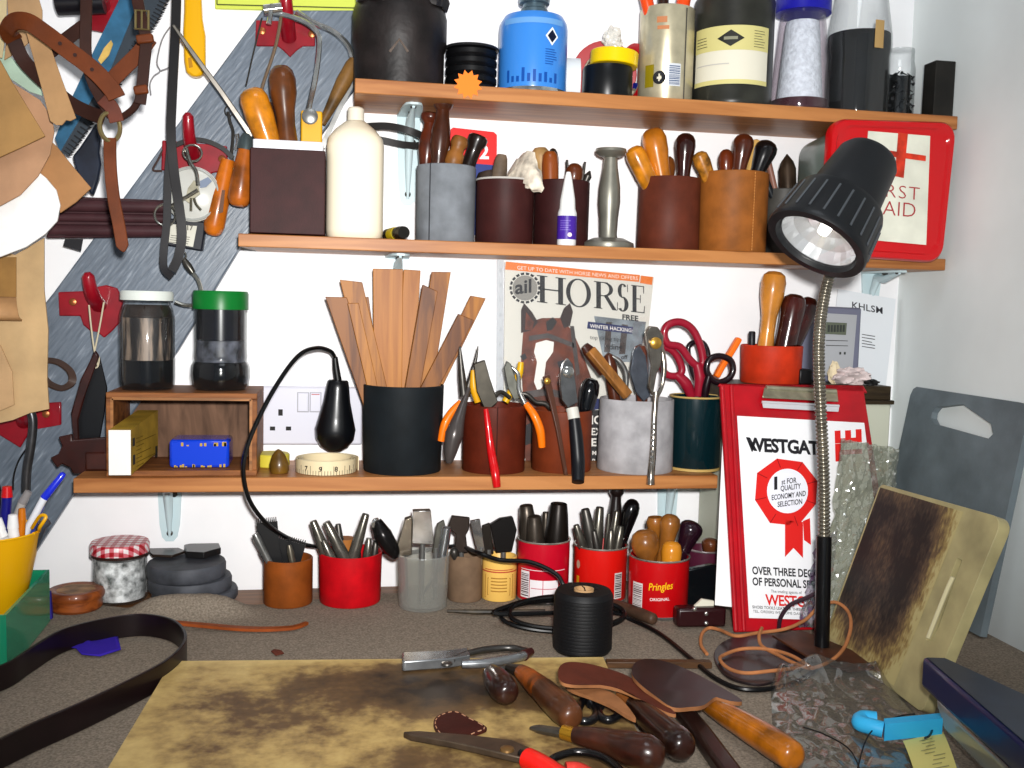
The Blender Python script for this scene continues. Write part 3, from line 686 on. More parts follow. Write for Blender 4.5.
# glue bottle
x, r, h = at(557, 578, 172, -.112, Z2); y = -.112; r = .0128
t = thing('glue_bottle', 'small white glue bottle with purple label and long nozzle on middle shelf', 'bottle', (x, y, Z2))
m = MB(); m.lathe((x, y, Z2), [(0, 0), (r*.95, 0), (r, .002), (r, h*.44), (r*.86, h*.5), (0, h*.5)], 28); m.build('body', plain((232, 232, 232), .4), t)
m = MB(); m.lathe((x, y, Z2+h*.5), [(0, 0), (r*.84, 0), (r*.8, h*.12), (r*.42, h*.40), (r*.3, h*.47), (r*.22, h*.5), (0, h*.5)], 24); m.build('nozzle', plain((238, 238, 236), .35), t)
fn = on_cyl((x, y, Z2), r, .0004); m = MB(); m.cur = 0; strip(m, -r*1.6, .008, r*1.6, h*.4, fn, 16)
m.cur = 1; fn = on_cyl((x, y, Z2), r, .0008); flat(m, [(.004+.003*math.cos(k*PI/6), .014+.003*math.sin(k*PI/6)) for k in range(12)], fn)
m.cur = 2
for k in range(5): strip(m, -.009, .02+.003*k, .005-(k % 2)*.003, .0208+.003*k, fn, 5)
m.build('label', [plain((84, 50, 160), .4), plain((236, 220, 225), .5), plain((140, 120, 200), .4)], t)
# steel double-ended tool
x, r, h = at(583, 636, 148, -.088, Z2); y = -.088; r = min(r, .036)
t = thing('steel_dolly', 'dull steel double-ended pressing tool with round foot on middle shelf', 'pressing tool', (x, y, Z2))
SD = plain((150, 148, 138), .4, metal=.6, spec=.5, var=.08)
m = MB(); m.lathe((x, y, Z2), [(0, 0), (r*.98, 0), (r, .003), (r*.98, .007), (r*.6, .0135), (0, .0135)], 44); m.build('foot', SD, t)
m = MB(); m.lathe((x, y, Z2+.013), [(0, 0), (r*.36, 0), (r*.33, .006), (r*.36, .03), (r*.42, .05), (r*.4, h*.52), (r*.28, h*.72), (r*.25, h*.86), (0, h*.86)], 32); m.build('stem', SD, t)
m = MB(); m.lathe((x, y, Z2+h-.0125), [(0, -.001), (r*.26, -.001), (r*.5, .003), (r*.6, .007), (r*.58, .011), (r*.3, .0125), (0, .0125)], 36); m.build('head', SD, t)
# brown cup with orange handles
c = cup('leather_cup', 'red-brown leather cup between steel dolly and tan cup, middle shelf', 'tool cup', 638, 697, 179, 246, Z2, leather((108, 58, 42)), y=-.078, taper=1.03)
g_ = 'handles in the red-brown cup on the middle shelf'
intool(c, 632, 147, 646, -.012, [(0, 0), (.015, .5), (.07, .85), (.2, 1), (.6, .95), (1, .8)], 21, ORW, 'file', 'orange handle leaning left out of the red-brown cup, middle shelf', 'tool handle', g_)
intool(c, 652, 128, 665, -.004, [(0, 0), (.015, .5), (.06, .8), (.17, 1), (.35, .98), (.6, .78), (1, .72)], 25, plain((192, 124, 38), .28, var=.2, coat=.5), 'file', 'large golden-brown bulb handle in the red-brown cup, middle shelf', 'tool handle', g_)
intool(c, 686, 133, 683, -.006, PEAR, 21, plain((64, 30, 26), .25, var=.3, coat=.5), 'file', 'dark plum handle at right in the red-brown cup, middle shelf', 'tool handle', g_)
intool(c, 668, 156, 667, .02, EGG, 16, MDW, 'file', 'brown handle tucked behind the golden-brown one', 'tool handle', g_)
# tan cup
c = cup('leather_cup', 'tan leather cup with stitched seam near right end of middle shelf', 'tool cup', 697, 764, 174, 248, Z2, TANL, y=-.08, taper=.985, seam=(.62, plain((206, 150, 90), .8)))
g_ = 'handles in the tan cup on the middle shelf'
intool(c, 698, 152, 708, -.012, [(0, 0), (.02, .5), (.1, .9), (.3, 1), (.6, .85), (1, .8)], 17, plain((178, 124, 50), .35, var=.35, scale=80), 'awl', 'mottled yellow-brown handle leaning left in the tan cup', 'tool handle', g_)
intool(c, 726, 149, 727, .006, EGG, 16, plain((120, 58, 30), .3, coat=.4), 'awl', 'small reddish handle behind the dark one in the tan cup', 'tool handle', g_)
intool(c, 745, 134, 737, -.012, PEAR, 21, plain((92, 46, 26), .28, var=.35, coat=.5), 'awl', 'polished dark brown handle in the middle of the tan cup', 'tool handle', g_)
intool(c, 757, 139, 748, .01, [(0, 0), (.03, .7), (.2, 1), (1, .8)], 11, plain((214, 176, 110), .45), 'awl', 'slim pale wooden handle behind the black one in tan cup', 'tool handle', g_)
intool(c, 769, 141, 752, -.006, PEAR, 23, BLKW, 'awl', 'glossy black handle leaning right in the tan cup', 'tool handle', g_)
# dark grey cup behind the lamp
c = cup('metal_cup', 'dark grey cup partly hidden behind the black lamp head', 'tool cup', 764, 800, 190, 249, Z2, plain((86, 84, 80), .5, var=.15), y=-.07)
intool(c, 787, 154, 789, -.004, [(0, .05), (.15, .7), (.3, 1), (1, 1)], 17, plain((84, 70, 58), .35, metal=.6, var=.3), 'pliers', 'dark steel tool with pointed tip in the grey cup behind lamp head', 'pliers')
intool(c, 768, 160, 779, .004, ROD, 6, plain((150, 110, 96), .4), 'needle_file', 'thin pinkish rod leaning left in the grey cup behind lamp head', 'file')
intool(c, 764, 176, 773, -.01, ROD, 7, plain((40, 44, 48), .35), 'needle_file', 'short dark rod leaning left in the grey cup behind lamp head', 'file')
# ------------------------------------------------------------------ first aid box
yl = -.154
q = [(832, 118), (958, 122), (943, 263), (824, 255)]
a, b, c_, d = [P(u, v, yl) for u, v in q]
def bil(s, t, dy=0): 
    p = d*(1-s)*(1-t)+c_*s*(1-t)+b*s*t+a*(1-s)*t; return V((p.x, p.y+dy, p.z))
def rr(n=6, r=.12, s0=0, s1=1, t0=0, t1=1):
    out = []
    for cx, cy, w0 in ((s1-r, t1-r, 0), (s0+r, t1-r, PI/2), (s0+r, t0+r, PI), (s1-r, t0+r, 1.5*PI)):
        for k in range(n+1): w = w0+PI/2*k/n; out.append((cx+r*math.cos(w), cy+r*math.sin(w)))
    return out
t = thing('first_aid_box', 'first aid box with red lid and white paper label, right end of middle shelf', 'first aid box', bil(.5, 0, .07))
m = MB()
rings = [[bil(x, y, dy) for x, y in rr(6, .12*(1), e, 1-e, e, 1-e)] for e, dy in ((.0, .016), (.0, .004), (.012, .0), (.045, .0), (.06, .003))]
loft(m, rings); m.build('red_lid', plain((204, 22, 32), .3, coat=.3), t)
m = MB(); rings = [[V((q_.x, q_.y, min(Z1-.0205, max(q_.z, Z2+.0012)))) for q_ in (bil(x, y, dy) for x, y in rr(6, .12, e, 1-e, e, 1-e))] for e, dy in ((.035, .016), (.05, .05), (.07, .12), (.10, .128))]
loft(m, rings); m.build('clear_tub', clear((150, 172, 162), .6, .3, d=.7), t)
lab = [(868, 131), (930, 136), (926, 245), (860, 239)]
la, lb, lc, ld = [P(u, v, yl+.0022) for u, v in lab]
fl = lambda s, t_, e=.0: (ld*(1-s)*(1-t_)+lc*s*(1-t_)+lb*s*t_+la*(1-s)*t_)+V((0, -e, 0))
m = MB(); m.prism([fl(0, 0), fl(1, 0), fl(1, 1), fl(0, 1)], (0, -.0006, 0)); lbm = m.build('paper_label', plain((226, 226, 212), .7, var=.06, scale=20), t)
def L2(u, v): 
    s = (u-865)/63; t_ = 1-(v-133)/109; return s, t_
def fpx(u, v): s, t_ = L2(u, v); return fl(s, t_, .0011)
m = MB(); CR = plain((206, 70, 44), .6, var=.2, scale=60)
flat(m, [(895, 132), (905, 133), (903, 177), (894, 176)], fpx); m.build('red_cross', CR, lbm)
m = MB(); flat(m, [(872, 150), (924, 153), (924, 158.5), (872, 156)], lambda u, v: fpx(u, v)+V((0, -.0004, 0))); m.build('red_cross', CR, lbm)
m = MB(); INK = plain((176, 60, 66), .6)
put_text(m, 'FIRST', lambda a, b: fpx(868.5+a, 197-b*1.0+a*.02), 19, sx=1.05, off=-.25, space=1.1)
put_text(m, 'AID', lambda a, b: fpx(884+a, 215.5-b), 21, sx=.95, off=-.25, space=1.0)
m.build('lettering', INK, lbm)
# ================================================================== lowest shelf
# wooden crate
yf, yb = -.128, -.01
xa, xb = P(106, 430, yf).x, P(257, 430, yf).x; zt = P(180, 393, yf).z; th = .0075
t = thing('wooden_crate', 'small open-fronted wooden crate lying on its side, left end of lowest shelf', 'crate', ((xa+xb)/2, (yf+yb)/2, Z3))
CW = wood((158, 106, 62), (112, 70, 38), axis='x', rough=.6, scale=30); CWB = wood((134, 104, 84), (96, 72, 56), axis='z', rough=.7, scale=20, stretch=4)
for nm, c, d_ in (('bottom_panel', ((xa+xb)/2, (yf+yb)/2, Z3+th/2), (xb-xa, yb-yf, th)), ('top_panel', ((xa+xb)/2, (yf+yb)/2, zt-th/2), (xb-xa, yb-yf, th)),
                  ('side_panel', (xa+th/2, (yf+yb)/2, (Z3+zt)/2), (th, yb-yf, zt-Z3-2*th)), ('side_panel', (xb-th/2, (yf+yb)/2, (Z3+zt)/2), (th, yb-yf, zt-Z3-2*th))):
    m = MB(); m.box(c, d_); m.build(nm, CW, t, bevel=.001)
m = MB(); m.box(((xa+xb)/2, yb-.002, (Z3+zt)/2), (xb-xa-2*th, .004, zt-Z3-2*th)); m.build('back_panel', CWB, t)
m = MB()
for s in (1,): 
    e = .0035; fr = [V((xa+th, yf-.0005, Z3+th)), V((xb-th, yf-.0005, Z3+th)), V((xb-th, yf-.0005, zt-th)), V((xa+th, yf-.0005, zt-th))]
    hollow_ = [(fr[0], fr[1]), (fr[1], fr[2]), (fr[2], fr[3]), (fr[3], fr[0])]
    for p, q in hollow_[1:]: m.ribbon([p, q], .0035, .004, normal=(0, -1, 0))
m.build('edge_moulding', wood((178, 126, 78), axis='x'), t)
ZK = zt
# jars on the crate
def stain_mat():
    m, nt, b = base_mat('stained_inside')
    tc = nt.nodes.new('ShaderNodeTexCoord'); mp = nt.nodes.new('ShaderNodeMapping'); mp.inputs['Scale'].default_value = (120, 120, 14)
    n = nt.nodes.new('ShaderNodeTexNoise'); n.inputs['Scale'].default_value = 1; n.inputs['Detail'].default_value = 4
    r = nt.nodes.new('ShaderNodeValToRGB'); r.color_ramp.elements[0].position = .46; r.color_ramp.elements[1].position = .6
    r.color_ramp.elements[0].color = lin((30, 22, 20)); r.color_ramp.elements[1].color = lin((150, 132, 116))
    L = nt.links.new; L(tc.outputs['Object'], mp.inputs['Vector']); L(mp.outputs['Vector'], n.inputs['Vector']); L(n.outputs['Fac'], r.inputs['Fac']); L(r.outputs['Color'], b.inputs['Base Color'])
    b.inputs['Roughness'].default_value = .5
    return m
STN = stain_mat()
INKM = plain((12, 11, 16), .12)
x, r, h = at(118, 176, 291, -.075, ZK); y = -.075; hl = .012
pr = [(r*.86, 0), (r*.95, .004), (r*.98, .012), (r*.98, h*.74), (r*.9, h*.83), (r*.83, h*.87), (r*.83, h-.002)]
t = jar('glass_jar', 'stained glass jar with white lid standing on the wooden crate', x, y, ZK, pr, h, None)
m = MB(); m.lathe((x, y, ZK), inside(pr, .002, h*.30)); m.build('ink', INKM, t)
m = MB(); m.lathe((x, y, ZK), inside(pr, h*.30+.0005, h*.73, .0028)); m.build('stains', STN, t)
m = MB(); m.lathe((x, y, ZK), inside(pr, h*.735, h*.86, .003)); m.build('dark_film', plain((46, 34, 26), .5, var=.4, scale=60), t)
m = MB(); rl = r*.93; m.lathe((x, y, ZK+h-hl), [(rl*.9, 0), (rl, 0), (rl, hl*.8), (rl*.95, hl), (0, hl)], 40); m.build('lid', plain((222, 226, 220), .4), t)
x, r, h = at(190, 251, 291, -.07, ZK); y = -.07; hl = .024
pr = [(r*.82, 0), (r*.94, .005), (r, .018), (r*.98, h*.24), (r*.88, h*.3), (r*.9, h*.34), (r*.88, h*.42), (r*.88, h-.004)]
t = jar('glass_jar', 'glass jar of black dye with green lid standing on the wooden crate', x, y, ZK, pr, h, None)
m = MB(); m.lathe((x, y, ZK), inside(pr, .002, h*.28)); m.build('dye', INKM, t)
m = MB(); m.lathe((x, y, ZK), inside(pr, h*.285, h*.5, .003)); m.build('smeared_band', plain((86, 88, 96), .4, var=.75, scale=55), t)
m = MB(); m.lathe((x, y, ZK), inside(pr, h*.505, h*.85, .003)); m.build('dark_film', plain((22, 22, 32), .25, var=.4, scale=50), t)
m = MB(); rl = r*.93; m.lathe((x, y, ZK+h-hl), [(rl*.9, 0), (rl, 0), (rl, hl*.85), (rl*.96, hl), (0, hl)], 44); m.build('lid', plain((14, 124, 54), .35), t)
# card box in the crate
t = thing('card_box', 'yellow card box with white end leaning out of the wooden crate', 'box', P(130, 478, -.14))
zc = Z3+th+.0012; ZX = zc
f0 = P(109, 478, -.152); f1 = P(131, 478, -.152); w = f1.x-f0.x; hh = P(109, 428, -.152).z-zc
b0 = P(158, 440, -.04)
dv = V((b0.x-f1.x, -.04+.152, 0))
bq = [V((f0.x, -.152, zc)), V((f1.x, -.152, zc)), V((f1.x, -.152, zc))+dv, V((f0.x, -.152, zc))+dv]
m = MB(); bq = [bq[0]-V((0, 0, .0025)), bq[1]-V((0, 0, .0025)), bq[2]+V((0, 0, .010)), bq[3]+V((0, 0, .010))]; m.hexa(bq, [p+V((0, 0, hh)) for p in bq]); m.build('carton', plain((178, 148, 62), .6, var=.15), t)
m = MB(); m.hexa([p+V((0, -.0008, 0)) for p in (bq[0], bq[1])]+[bq[1], bq[0]], [p+V((0, -.0008, hh)) for p in (bq[0], bq[1])]+[bq[1]+V((0, 0, hh)), bq[0]+V((0, 0, hh))]); m.build('white_end', plain((238, 236, 230), .6), t)
fn = plane_fn(bq[1], dv, V((0, 0, hh))); m = MB(); rnd = random.Random(8)
for k in range(8): flat(m, rect(.18, .12+.09*k, .3+.6*rnd.random(), .14+.09*k), fn)
m.cur = 1; flat(m, rect(.06, .2, .14, .42), fn); flat(m, rect(.05, .62, .13, .8), fn); flat(m, rect(.88, .1, .97, .38), fn)
m.build('printing', [plain((130, 106, 30), .6), plain((70, 66, 60), .6)], t)
# blue packet
t = thing('blue_tin', 'small blue packet with gold edges inside the wooden crate', 'packet', P(199, 466, -.09))
a, b = P(169, 438, -.112), P(229, 466, -.112); m = MB(); zz = Z3+th+.0005
hx = (b.x-a.x)/2; cx = (a.x+b.x)/2; hz = (a.z-b.z)
def rb(e, dy, z): return [V((cx-hx+e, -.112+dy, z)), V((cx+hx-e, -.112+dy, z)), V((cx+hx-e, -.06-dy, z)), V((cx-hx+e, -.06-dy, z))]
m.hexa(rb(0, 0, zz), rb(0, 0, zz+hz)); m.build('packet', plain((30, 78, 208), .22, coat=.5), t, bevel=.004)
fn = plane_fn((cx-hx, -.112, zz), (2*hx, 0, 0), (0, 0, hz), e=.0006); m = MB(); rnd = random.Random(2)
for k in range(26):
    xx = .06+.86*rnd.random()
    if k % 2: flat(m, rect(xx, .03, xx+.035, .06+.09*rnd.random()), fn)
    elif xx > .45 or xx < .3: flat(m, rect(xx, .78, xx+.04, .82+.12*rnd.random()), fn)
m.build('gold_printing', plain((190, 160, 70), .4), t)
# double socket
SY = -.010
a, b = P(257, 386, SY), P(362, 445, SY); t = thing('wall_socket', 'white double wall socket with two rocker switches above lowest shelf', 'wall socket', ((a.x+b.x)/2, 0, b.z))
W_ = plain((218, 218, 228), .3, coat=.2)
m = MB(); m.box(((a.x+b.x)/2, SY/2-.0005, (a.z+b.z)/2), (b.x-a.x, -SY, a.z-b.z)); m.build('faceplate', W_, t, bevel=.003)
def slab(u0, v0, u1, v1, y, th, mat, name, par, bevel=.0006):
    p, q = P(u0, v0, y), P(u1, v1, y); m = MB(); m.box(((p.x+q.x)/2, y+th/2, (p.z+q.z)/2), (abs(q.x-p.x), th, abs(p.z-q.z))); return m.build(name, mat, par, bevel=bevel)
for u in (303, 315.5):
    s = slab(u-5, 393, u+5, 411.5, SY-.0022, .0025, W_, 'rocker_switch', t)
    if u > 310: slab(u-4, 394, u+4, 394.9, SY-.0027, .0006, plain((190, 90, 90), .4), 'red_mark', s, 0)
    slab(u-5.8, 392.2, u+5.8, 412.3, SY-.0006, .0007, plain((170, 170, 176), .5), 'switch_surround', t, 0)
BK = plain((30, 26, 26), .6)
for k in (0, 1):
    du = 45*k
    for (u, v, w, hh) in ((280.5, 412.5, 2.2, 3.2), (272.5, 428.5, 2.6, 2), (288.5, 428.5, 2.6, 2)): slab(u+du-w, v-hh, u+du+w, v+hh, SY-.0006, .0007, BK, 'pin_hole', t, 0)
# black adapter plugged in, with its flex
t = thing('plug_adapter', 'black pear-shaped plug with flex hanging in the white wall socket', 'plug', P(335, 450, -.04))
y = -.042; A = P(338, 380, y); B_ = P(334, 452, y)
m = MB(); k = mpp(A)
m.spin(A, B_, [(0, 0), (0, 9*k), (.02, 10.5*k), (.1, 11.5*k), (.3, 13.5*k), (.5, 17*k), (.68, 20.3*k), (.82, 19*k), (.92, 14*k), (.98, 7*k), (1, 0)], 32, .78)
for p in range(0): pass
ob = m.build('plug_body', plain((20, 22, 26), .3, coat=.3), t)
m = MB(); m.tube([V((A.x+.0, y, A.z-.001)), P(336, 368, y), P(335, 357, y)], [.0055, .005, .0038], 10); m.build('strain_relief', plain((24, 24, 26), .4), t)
m = MB(); mid = P(334, 420, y); m.spin(V((mid.x, y+.01, mid.z)), V((mid.x, SY-.0004, mid.z)), [(0, .018), (1, .019)], 24); m.build('plug_back', plain((20, 22, 26), .35), t)
spx, spy = G(584, 648).x, 0
cab = [(335, 358, -.042), (330, 351, -.055), (316, 348, -.08), (298, 356, -.105), (276, 386, -.13), (256, 424, -.15), (245, 455, -.158), (244, 480, -.158), (252, 505, -.15), (272, 528, -.125), (300, 543, -.06), (330, 548, -.03), (400, 553, -.025), (455, 546, -.05)]
cpts = [P(*q) for q in cab]
cpts += [P(476, 552, -.16), P(500, 560, -.172), P(530, 562, -.185), P(556, 574, -.20)]
SPC = V((G(583, 645).x, G(583, 660).y+.033, ZB)); 
zc = ZB+.0032
cpts += [P(566, 588, -.21)]
for k, w in enumerate(range(60, 60+360*2+130, 30)):
    a = math.radians(w); R_ = .072+.007*math.sin(k*.7); cpts.append(V((SPC.x-.010+R_*1.06*math.cos(a), SPC.y+.084+R_*.46*math.sin(a), zc+.001+.010*(1+math.sin(a))+.0056*(k > 12))))
cpts += [G(606, 612, zc+.012), G(632, 620, zc+.003), G(660, 634, zc), G(690, 658, zc), G(715, 678, zc), G(742, 689, zc), G(775, 688, zc), G(800, 680, zc), G(820, 666, zc)]
m = MB(); m.tube(cat_(cpts, 6), .0029, 8); m.build('flex', plain((16, 16, 18), .35), t)
# small things beside the crate
x = P(272, 470, -.05).x; m = MB(); m.spin((x, -.05, Z3+.0005), (x, -.05, Z3+.018), [(0, .022), (.1, .0235), (.9, .0235), (1, .022)], 32)
tag(m.build('tape_measure', plain((214, 200, 80), .5)), 'yellow round tape behind the brown wax lump on lowest shelf', 'tape')
p = P(279.5, 474, -.108); m = MB(); hh = P(279, 449, -.108).z-Z3
m.spin((p.x, -.108, Z3), (p.x-.002, -.106, Z3+hh), [(0, 0), (0, .011), (.1, .0125), (.4, .0125), (.75, .0085), (.93, .004), (1, 0)], 18, .85)
tag(m.build('wax_lump', plain((112, 84, 32), .35, var=.3, coat=.2)), 'brown cone-shaped lump of wax on lowest shelf, left of the measuring tape', 'wax')
t = thing('measuring_tape', 'coiled cream measuring tape with black numerals on lowest shelf', 'measuring tape', P(327, 478, -.09))
x, r, h = at(294, 359, 461, -.09, Z3); y = -.09; h = .018; m = MB(); r = min(r, .042)
n = 90; m.ribbon([V((x+(r-.0035*k/30)*math.cos(2*PI*k/30), y+(r-.0035*k/30)*math.sin(2*PI*k/30), Z3+.0005+h/2)) for k in range(n+1)], h, .0012, side=V((0, 0, 1)))
m.build('tape', plain((226, 212, 178), .5), t)
fn = on_cyl((x, y, Z3), r, .0009); m = MB(); rnd = random.Random(4)
for k in range(28):
    a = -.052+.0038*k; strip(m, a, .0008, a+.0006, .0008+(.006 if k % 4 else .012), fn, 1)
for s, a in (('9', -.010), ('8', .010), ('7', -.03), ('1', .03)): put_text(m, s, lambda p, q: fn(p, q), .009, x=a, y=.006, off=.0002)
m.build('numerals', plain((40, 36, 34), .6), t)
# black tub of wooden sticks
c = cup('black_tub', 'wide black leather tub of wooden sticks on lowest shelf', 'tool cup', 361, 443, 384, 478, Z3, leather((34, 40, 44), .55), y=-.082, taper=.96)
ST1 = wood((178, 122, 46), (140, 88, 28), axis='z', stretch=12, scale=40); ST2 = wood((150, 98, 38), (108, 64, 22), axis='z', stretch=12, scale=40); ST3 = wood((192, 134, 62), (166, 108, 44), axis='z', stretch=14, scale=30)
def stick(u, v, ur, w, dy, th, mat, label, slant=0, lean=0):
    y = c.y+dy; vr = px((c.x, y, c.z1))[1]; A = P(u, v, y+lean); Bm = P(ur, vr, y); d = (A-Bm)
    foot = Bm-d.normalized()*(c.h*.8)
    if foot.z < c.z0+.006: foot = Bm+(foot-Bm)*((Bm.z-c.z0-.006)/(Bm.z-foot.z))
    e = V((foot.x-c.x, foot.y-c.y, 0)); lim = c.r-.02
    if e.length > lim: e = e*(lim/e.length); foot = V((c.x+e.x, c.y+e.y, foot.z))
    ww = w/2*mpp(A); X = V((1, 0, 0)); X = (X-d.normalized()*X.dot(d.normalized())).normalized(); N = d.normalized().cross(X)
    pts = []
    m = MB()
    lo = [foot-X*ww*.9-N*th/2, foot+X*ww*.9-N*th/2, foot+X*ww*.9+N*th/2, foot-X*ww*.9+N*th/2]
    hi = [A-X*ww-N*th/2+d.normalized()*slant*ww, A+X*ww-N*th/2-d.normalized()*slant*ww, A+X*ww+N*th/2-d.normalized()*slant*ww, A-X*ww+N*th/2+d.normalized()*slant*ww]
    m.hexa(lo, hi); o = tag(m.build('wooden_stick', mat, bevel=.0008, loc=foot), label, 'stick', 'wooden sticks in the black tub')
stick(388, 269, 388, 30, .022, .004, ST3, 'widest pale wooden stick, tallest at middle of the black tub')
stick(412, 270, 406, 17, .026, .004, ST3, 'tapered pale stick right behind the widest one', lean=.004)
stick(351, 281, 376, 21, .012, .006, ST1, 'broad stick fanned left, second from left in the black tub', .35)
stick(336, 297, 366, 20, -.004, .008, ST2, 'leftmost dark stick fanned out of the black tub', .35)
stick(353, 303, 372, 11, -.018, .006, ST1, 'thin stick in front of the left fan in the black tub', .2)
stick(366, 297, 378, 5, .03, .004, ST2, 'very thin dark stick left of the widest one')
stick(441, 272, 424, 19, .010, .006, ST1, 'tall stick leaning right in the black tub', -.15)
stick(430, 288, 413, 16, -.010, .009, ST2, 'dark stick with rounded top, right of the widest one', .25)
stick(478, 297, 436, 15, .012, .006, ST1, 'rightmost pale stick fanned out of the black tub', -.3)
stick(466, 317, 431, 17, -.004, .007, ST2, 'dark stick at right fan, lower than the rightmost stick', -.1)
# pliers cup
c = cup('leather_cup', 'red-brown leather cup of pliers on lowest shelf', 'tool cup', 461, 525, 404, 477, Z3, leather((104, 46, 30), .4), y=-.085, taper=.985)
m = MB(); fn = on_cyl((c.x, c.y, Z3), c.r, .0003); m.tube([fn(.004, .001), fn(.004, c.h)], .0008, 6); m.build('seam', plain((70, 28, 18), .6), c.o)
def bent(name, pts, rs, mat, par, seg=10, n=5):
    m = MB(); q = cat_([P(*p) for p in pts], n); N = len(q); L = len(rs)-1
    rr_ = [rs[min(int(i/(N-1)*L), L-1)]*(1-(i/(N-1)*L-min(int(i/(N-1)*L), L-1)))+rs[min(int(i/(N-1)*L)+1, L)]*(i/(N-1)*L-min(int(i/(N-1)*L), L-1)) for i in range(N)]
    m.tube(q, rr_, seg); return m.build(name, mat, par)
OGR = plain((246, 132, 24), .35, coat=.3); GRYH = plain((92, 86, 84), .3, metal=.3, coat=.2)
yr = c.y-c.r
t = thing('pliers', 'needle-nose pliers with one orange grip hanging over left rim of pliers cup', 'pliers', P(462, 420, yr))
bent('orange_grip', [(461, 402, -.104), (452, 412, -.106), (445, 424, -.108), (441, 441, -.108)], [.0042, .0055, .006, .0052], OGR, t)
bent('jaw', [(464, 396, -.100), (462, 376, -.100), (460, 350, -.1), (461, 347, -.1)], [.006, .005, .002, .0006], DARKST, t)
bent('jaw', [(466, 396, -.096), (470, 380, -.094), (476, 358, -.092), (478, 346, -.092)], [.006, .004, .0022, .0006], DARKST, t)
t = thing('edge_tool', 'bare dark steel handle hanging over left rim below the orange grip', 'pliers', P(452, 455, -.118))
bent('handle', [(469, 388, -.101), (464, 402, -.107), (457, 424, -.118), (451, 448, -.122), (449, 463, -.122)], [.003, .004, .0075, .0125, .009, .004], GRYH, t, 14)
t = thing('pliers', 'broad-jawed pliers with long red grip hanging down front of pliers cup', 'pliers', P(490, 420, -.128))
bent('red_grip', [(486, 409, -.1235), (488, 426, -.1275), (491, 450, -.132), (495, 472, -.146), (497, 487, -.149)], [.0036, .0045, .0056, .0062, .0052], plain((200, 22, 30), .25, coat=.5), t, 12)
m = MB(); plate(m, [(474, 364), (485, 360), (490, 378), (496, 396), (498, 402), (489, 410), (484, 408), (477, 392)], -.112, .011); m.build('jaw', metal((80, 76, 68), .4), t, bevel=.001)
bent('yellow_grip', [(478, 402, -.10), (474, 388, -.1), (473, 370, -.1)], [.005, .006, .003], plain((220, 168, 30), .35), t)
bent('pivot_arm', [(490, 402, -.108), (500, 392, -.1), (510, 398, -.095)], [.004, .003, .003], DARKST, t)
t = thing('pliers', 'side cutters with orange grip hanging over right rim of pliers cup', 'pliers', P(530, 410, -.11))
bent('orange_grip', [(526, 404, -.104), (534, 415, -.112), (540, 430, -.114), (542, 447, -.112)], [.0045, .0058, .0062, .005], OGR, t)
m = MB(); plate(m, [(504, 368), (507, 361), (511, 364), (516, 380), (522, 398), (514, 400), (508, 388)], -.098, .008); m.build('jaw', metal((120, 120, 112), .35), t, bevel=.001)
bent('chrome_arm', [(510, 366, -.094), (518, 374, -.096), (519, 390, -.1), (525, 404, -.104)], [.002, .003, .0035, .0042], CHROME, t)
bent('yellow_grip', [(505, 402, -.09), (512, 390, -.088), (519, 374, -.086), (521, 362, -.086)], [.005, .0055, .0055, .004], plain((224, 180, 40), .35), t)
# second brown cup
c = cup('leather_cup', 'brown leather cup behind the black-gripped stripper on lowest shelf', 'tool cup', 531, 590, 409, 477, Z3, leather((124, 62, 36), .4), y=-.082, taper=1.0)
t = thing('seam_tool', 'slim dark wooden tool hanging down front of the brown cup on lowest shelf', 'hand tool', P(556, 420, -.12))
m = MB(); m.ribbon(pp([(546, 376, -.108), (552, 402, -.117), (558, 430, -.124), (566, 476, -.13)]), [.010, .008, .0065, .005], .005, normal=(.2, -1, 0)); m.build('blade', plain((92, 60, 46), .35, coat=.3), t, bevel=.001)
m = MB(); p = P(547, 381, -.112); m.spin(p, p+V((.0, -.004, 0)), [(0, .004), (.6, .0045), (1, .002)], 12); m.build('rivet', BRASS, t)
t = thing('creasing_tool', 'chrome tool with thick black rubber grip hanging over brown cup', 'hand tool', P(572, 430, -.13))
bent('rubber_grip', [(574, 418, -.124), (576, 436, -.128), (578, 462, -.134), (578, 482, -.148)], [.0078, .0092, .0095, .0085], plain((26, 28, 34), .4), t, 16)
bent('collar', [(572, 408, -.12), (574, 419, -.124)], [.0085, .0085], plain((210, 208, 200), .4), t, 14, 2)
m = MB(); plate(m, [(563, 364), (568, 358), (573, 364), (576, 384), (578, 402), (568, 408), (562, 400), (560, 380)], -.119, .009); m.build('chrome_head', metal((150, 150, 150), .2), t, bevel=.001)
m = MB(); p = P(568, 372, -.119); m.spin(p, p+V((0, -.005, 0)), [(0, .0075), (.7, .008), (1, .006)], 18); m.build('wheel', CHROME, t)
intool(c, 592, 378, 584, -.008, [(0, 0), (.03, .6), (.12, .9), (.3, 1), (.7, .8), (1, .7)], 20, plain((20, 22, 26), .15, coat=.5), 'awl', 'glossy black round handle at right in the brown cup, lowest shelf', 'tool handle')
bent_t = thing('pliers', 'thin dark pliers reaching left from the brown cup', 'pliers', P(540, 405, -.08))
bent('handle', [(556, 415, -.08), (546, 404, -.08), (536, 402, -.08), (526, 394, -.08), (516, 396, -.078)], [.003, .0036, .003, .003, .002], DARKST, bent_t)
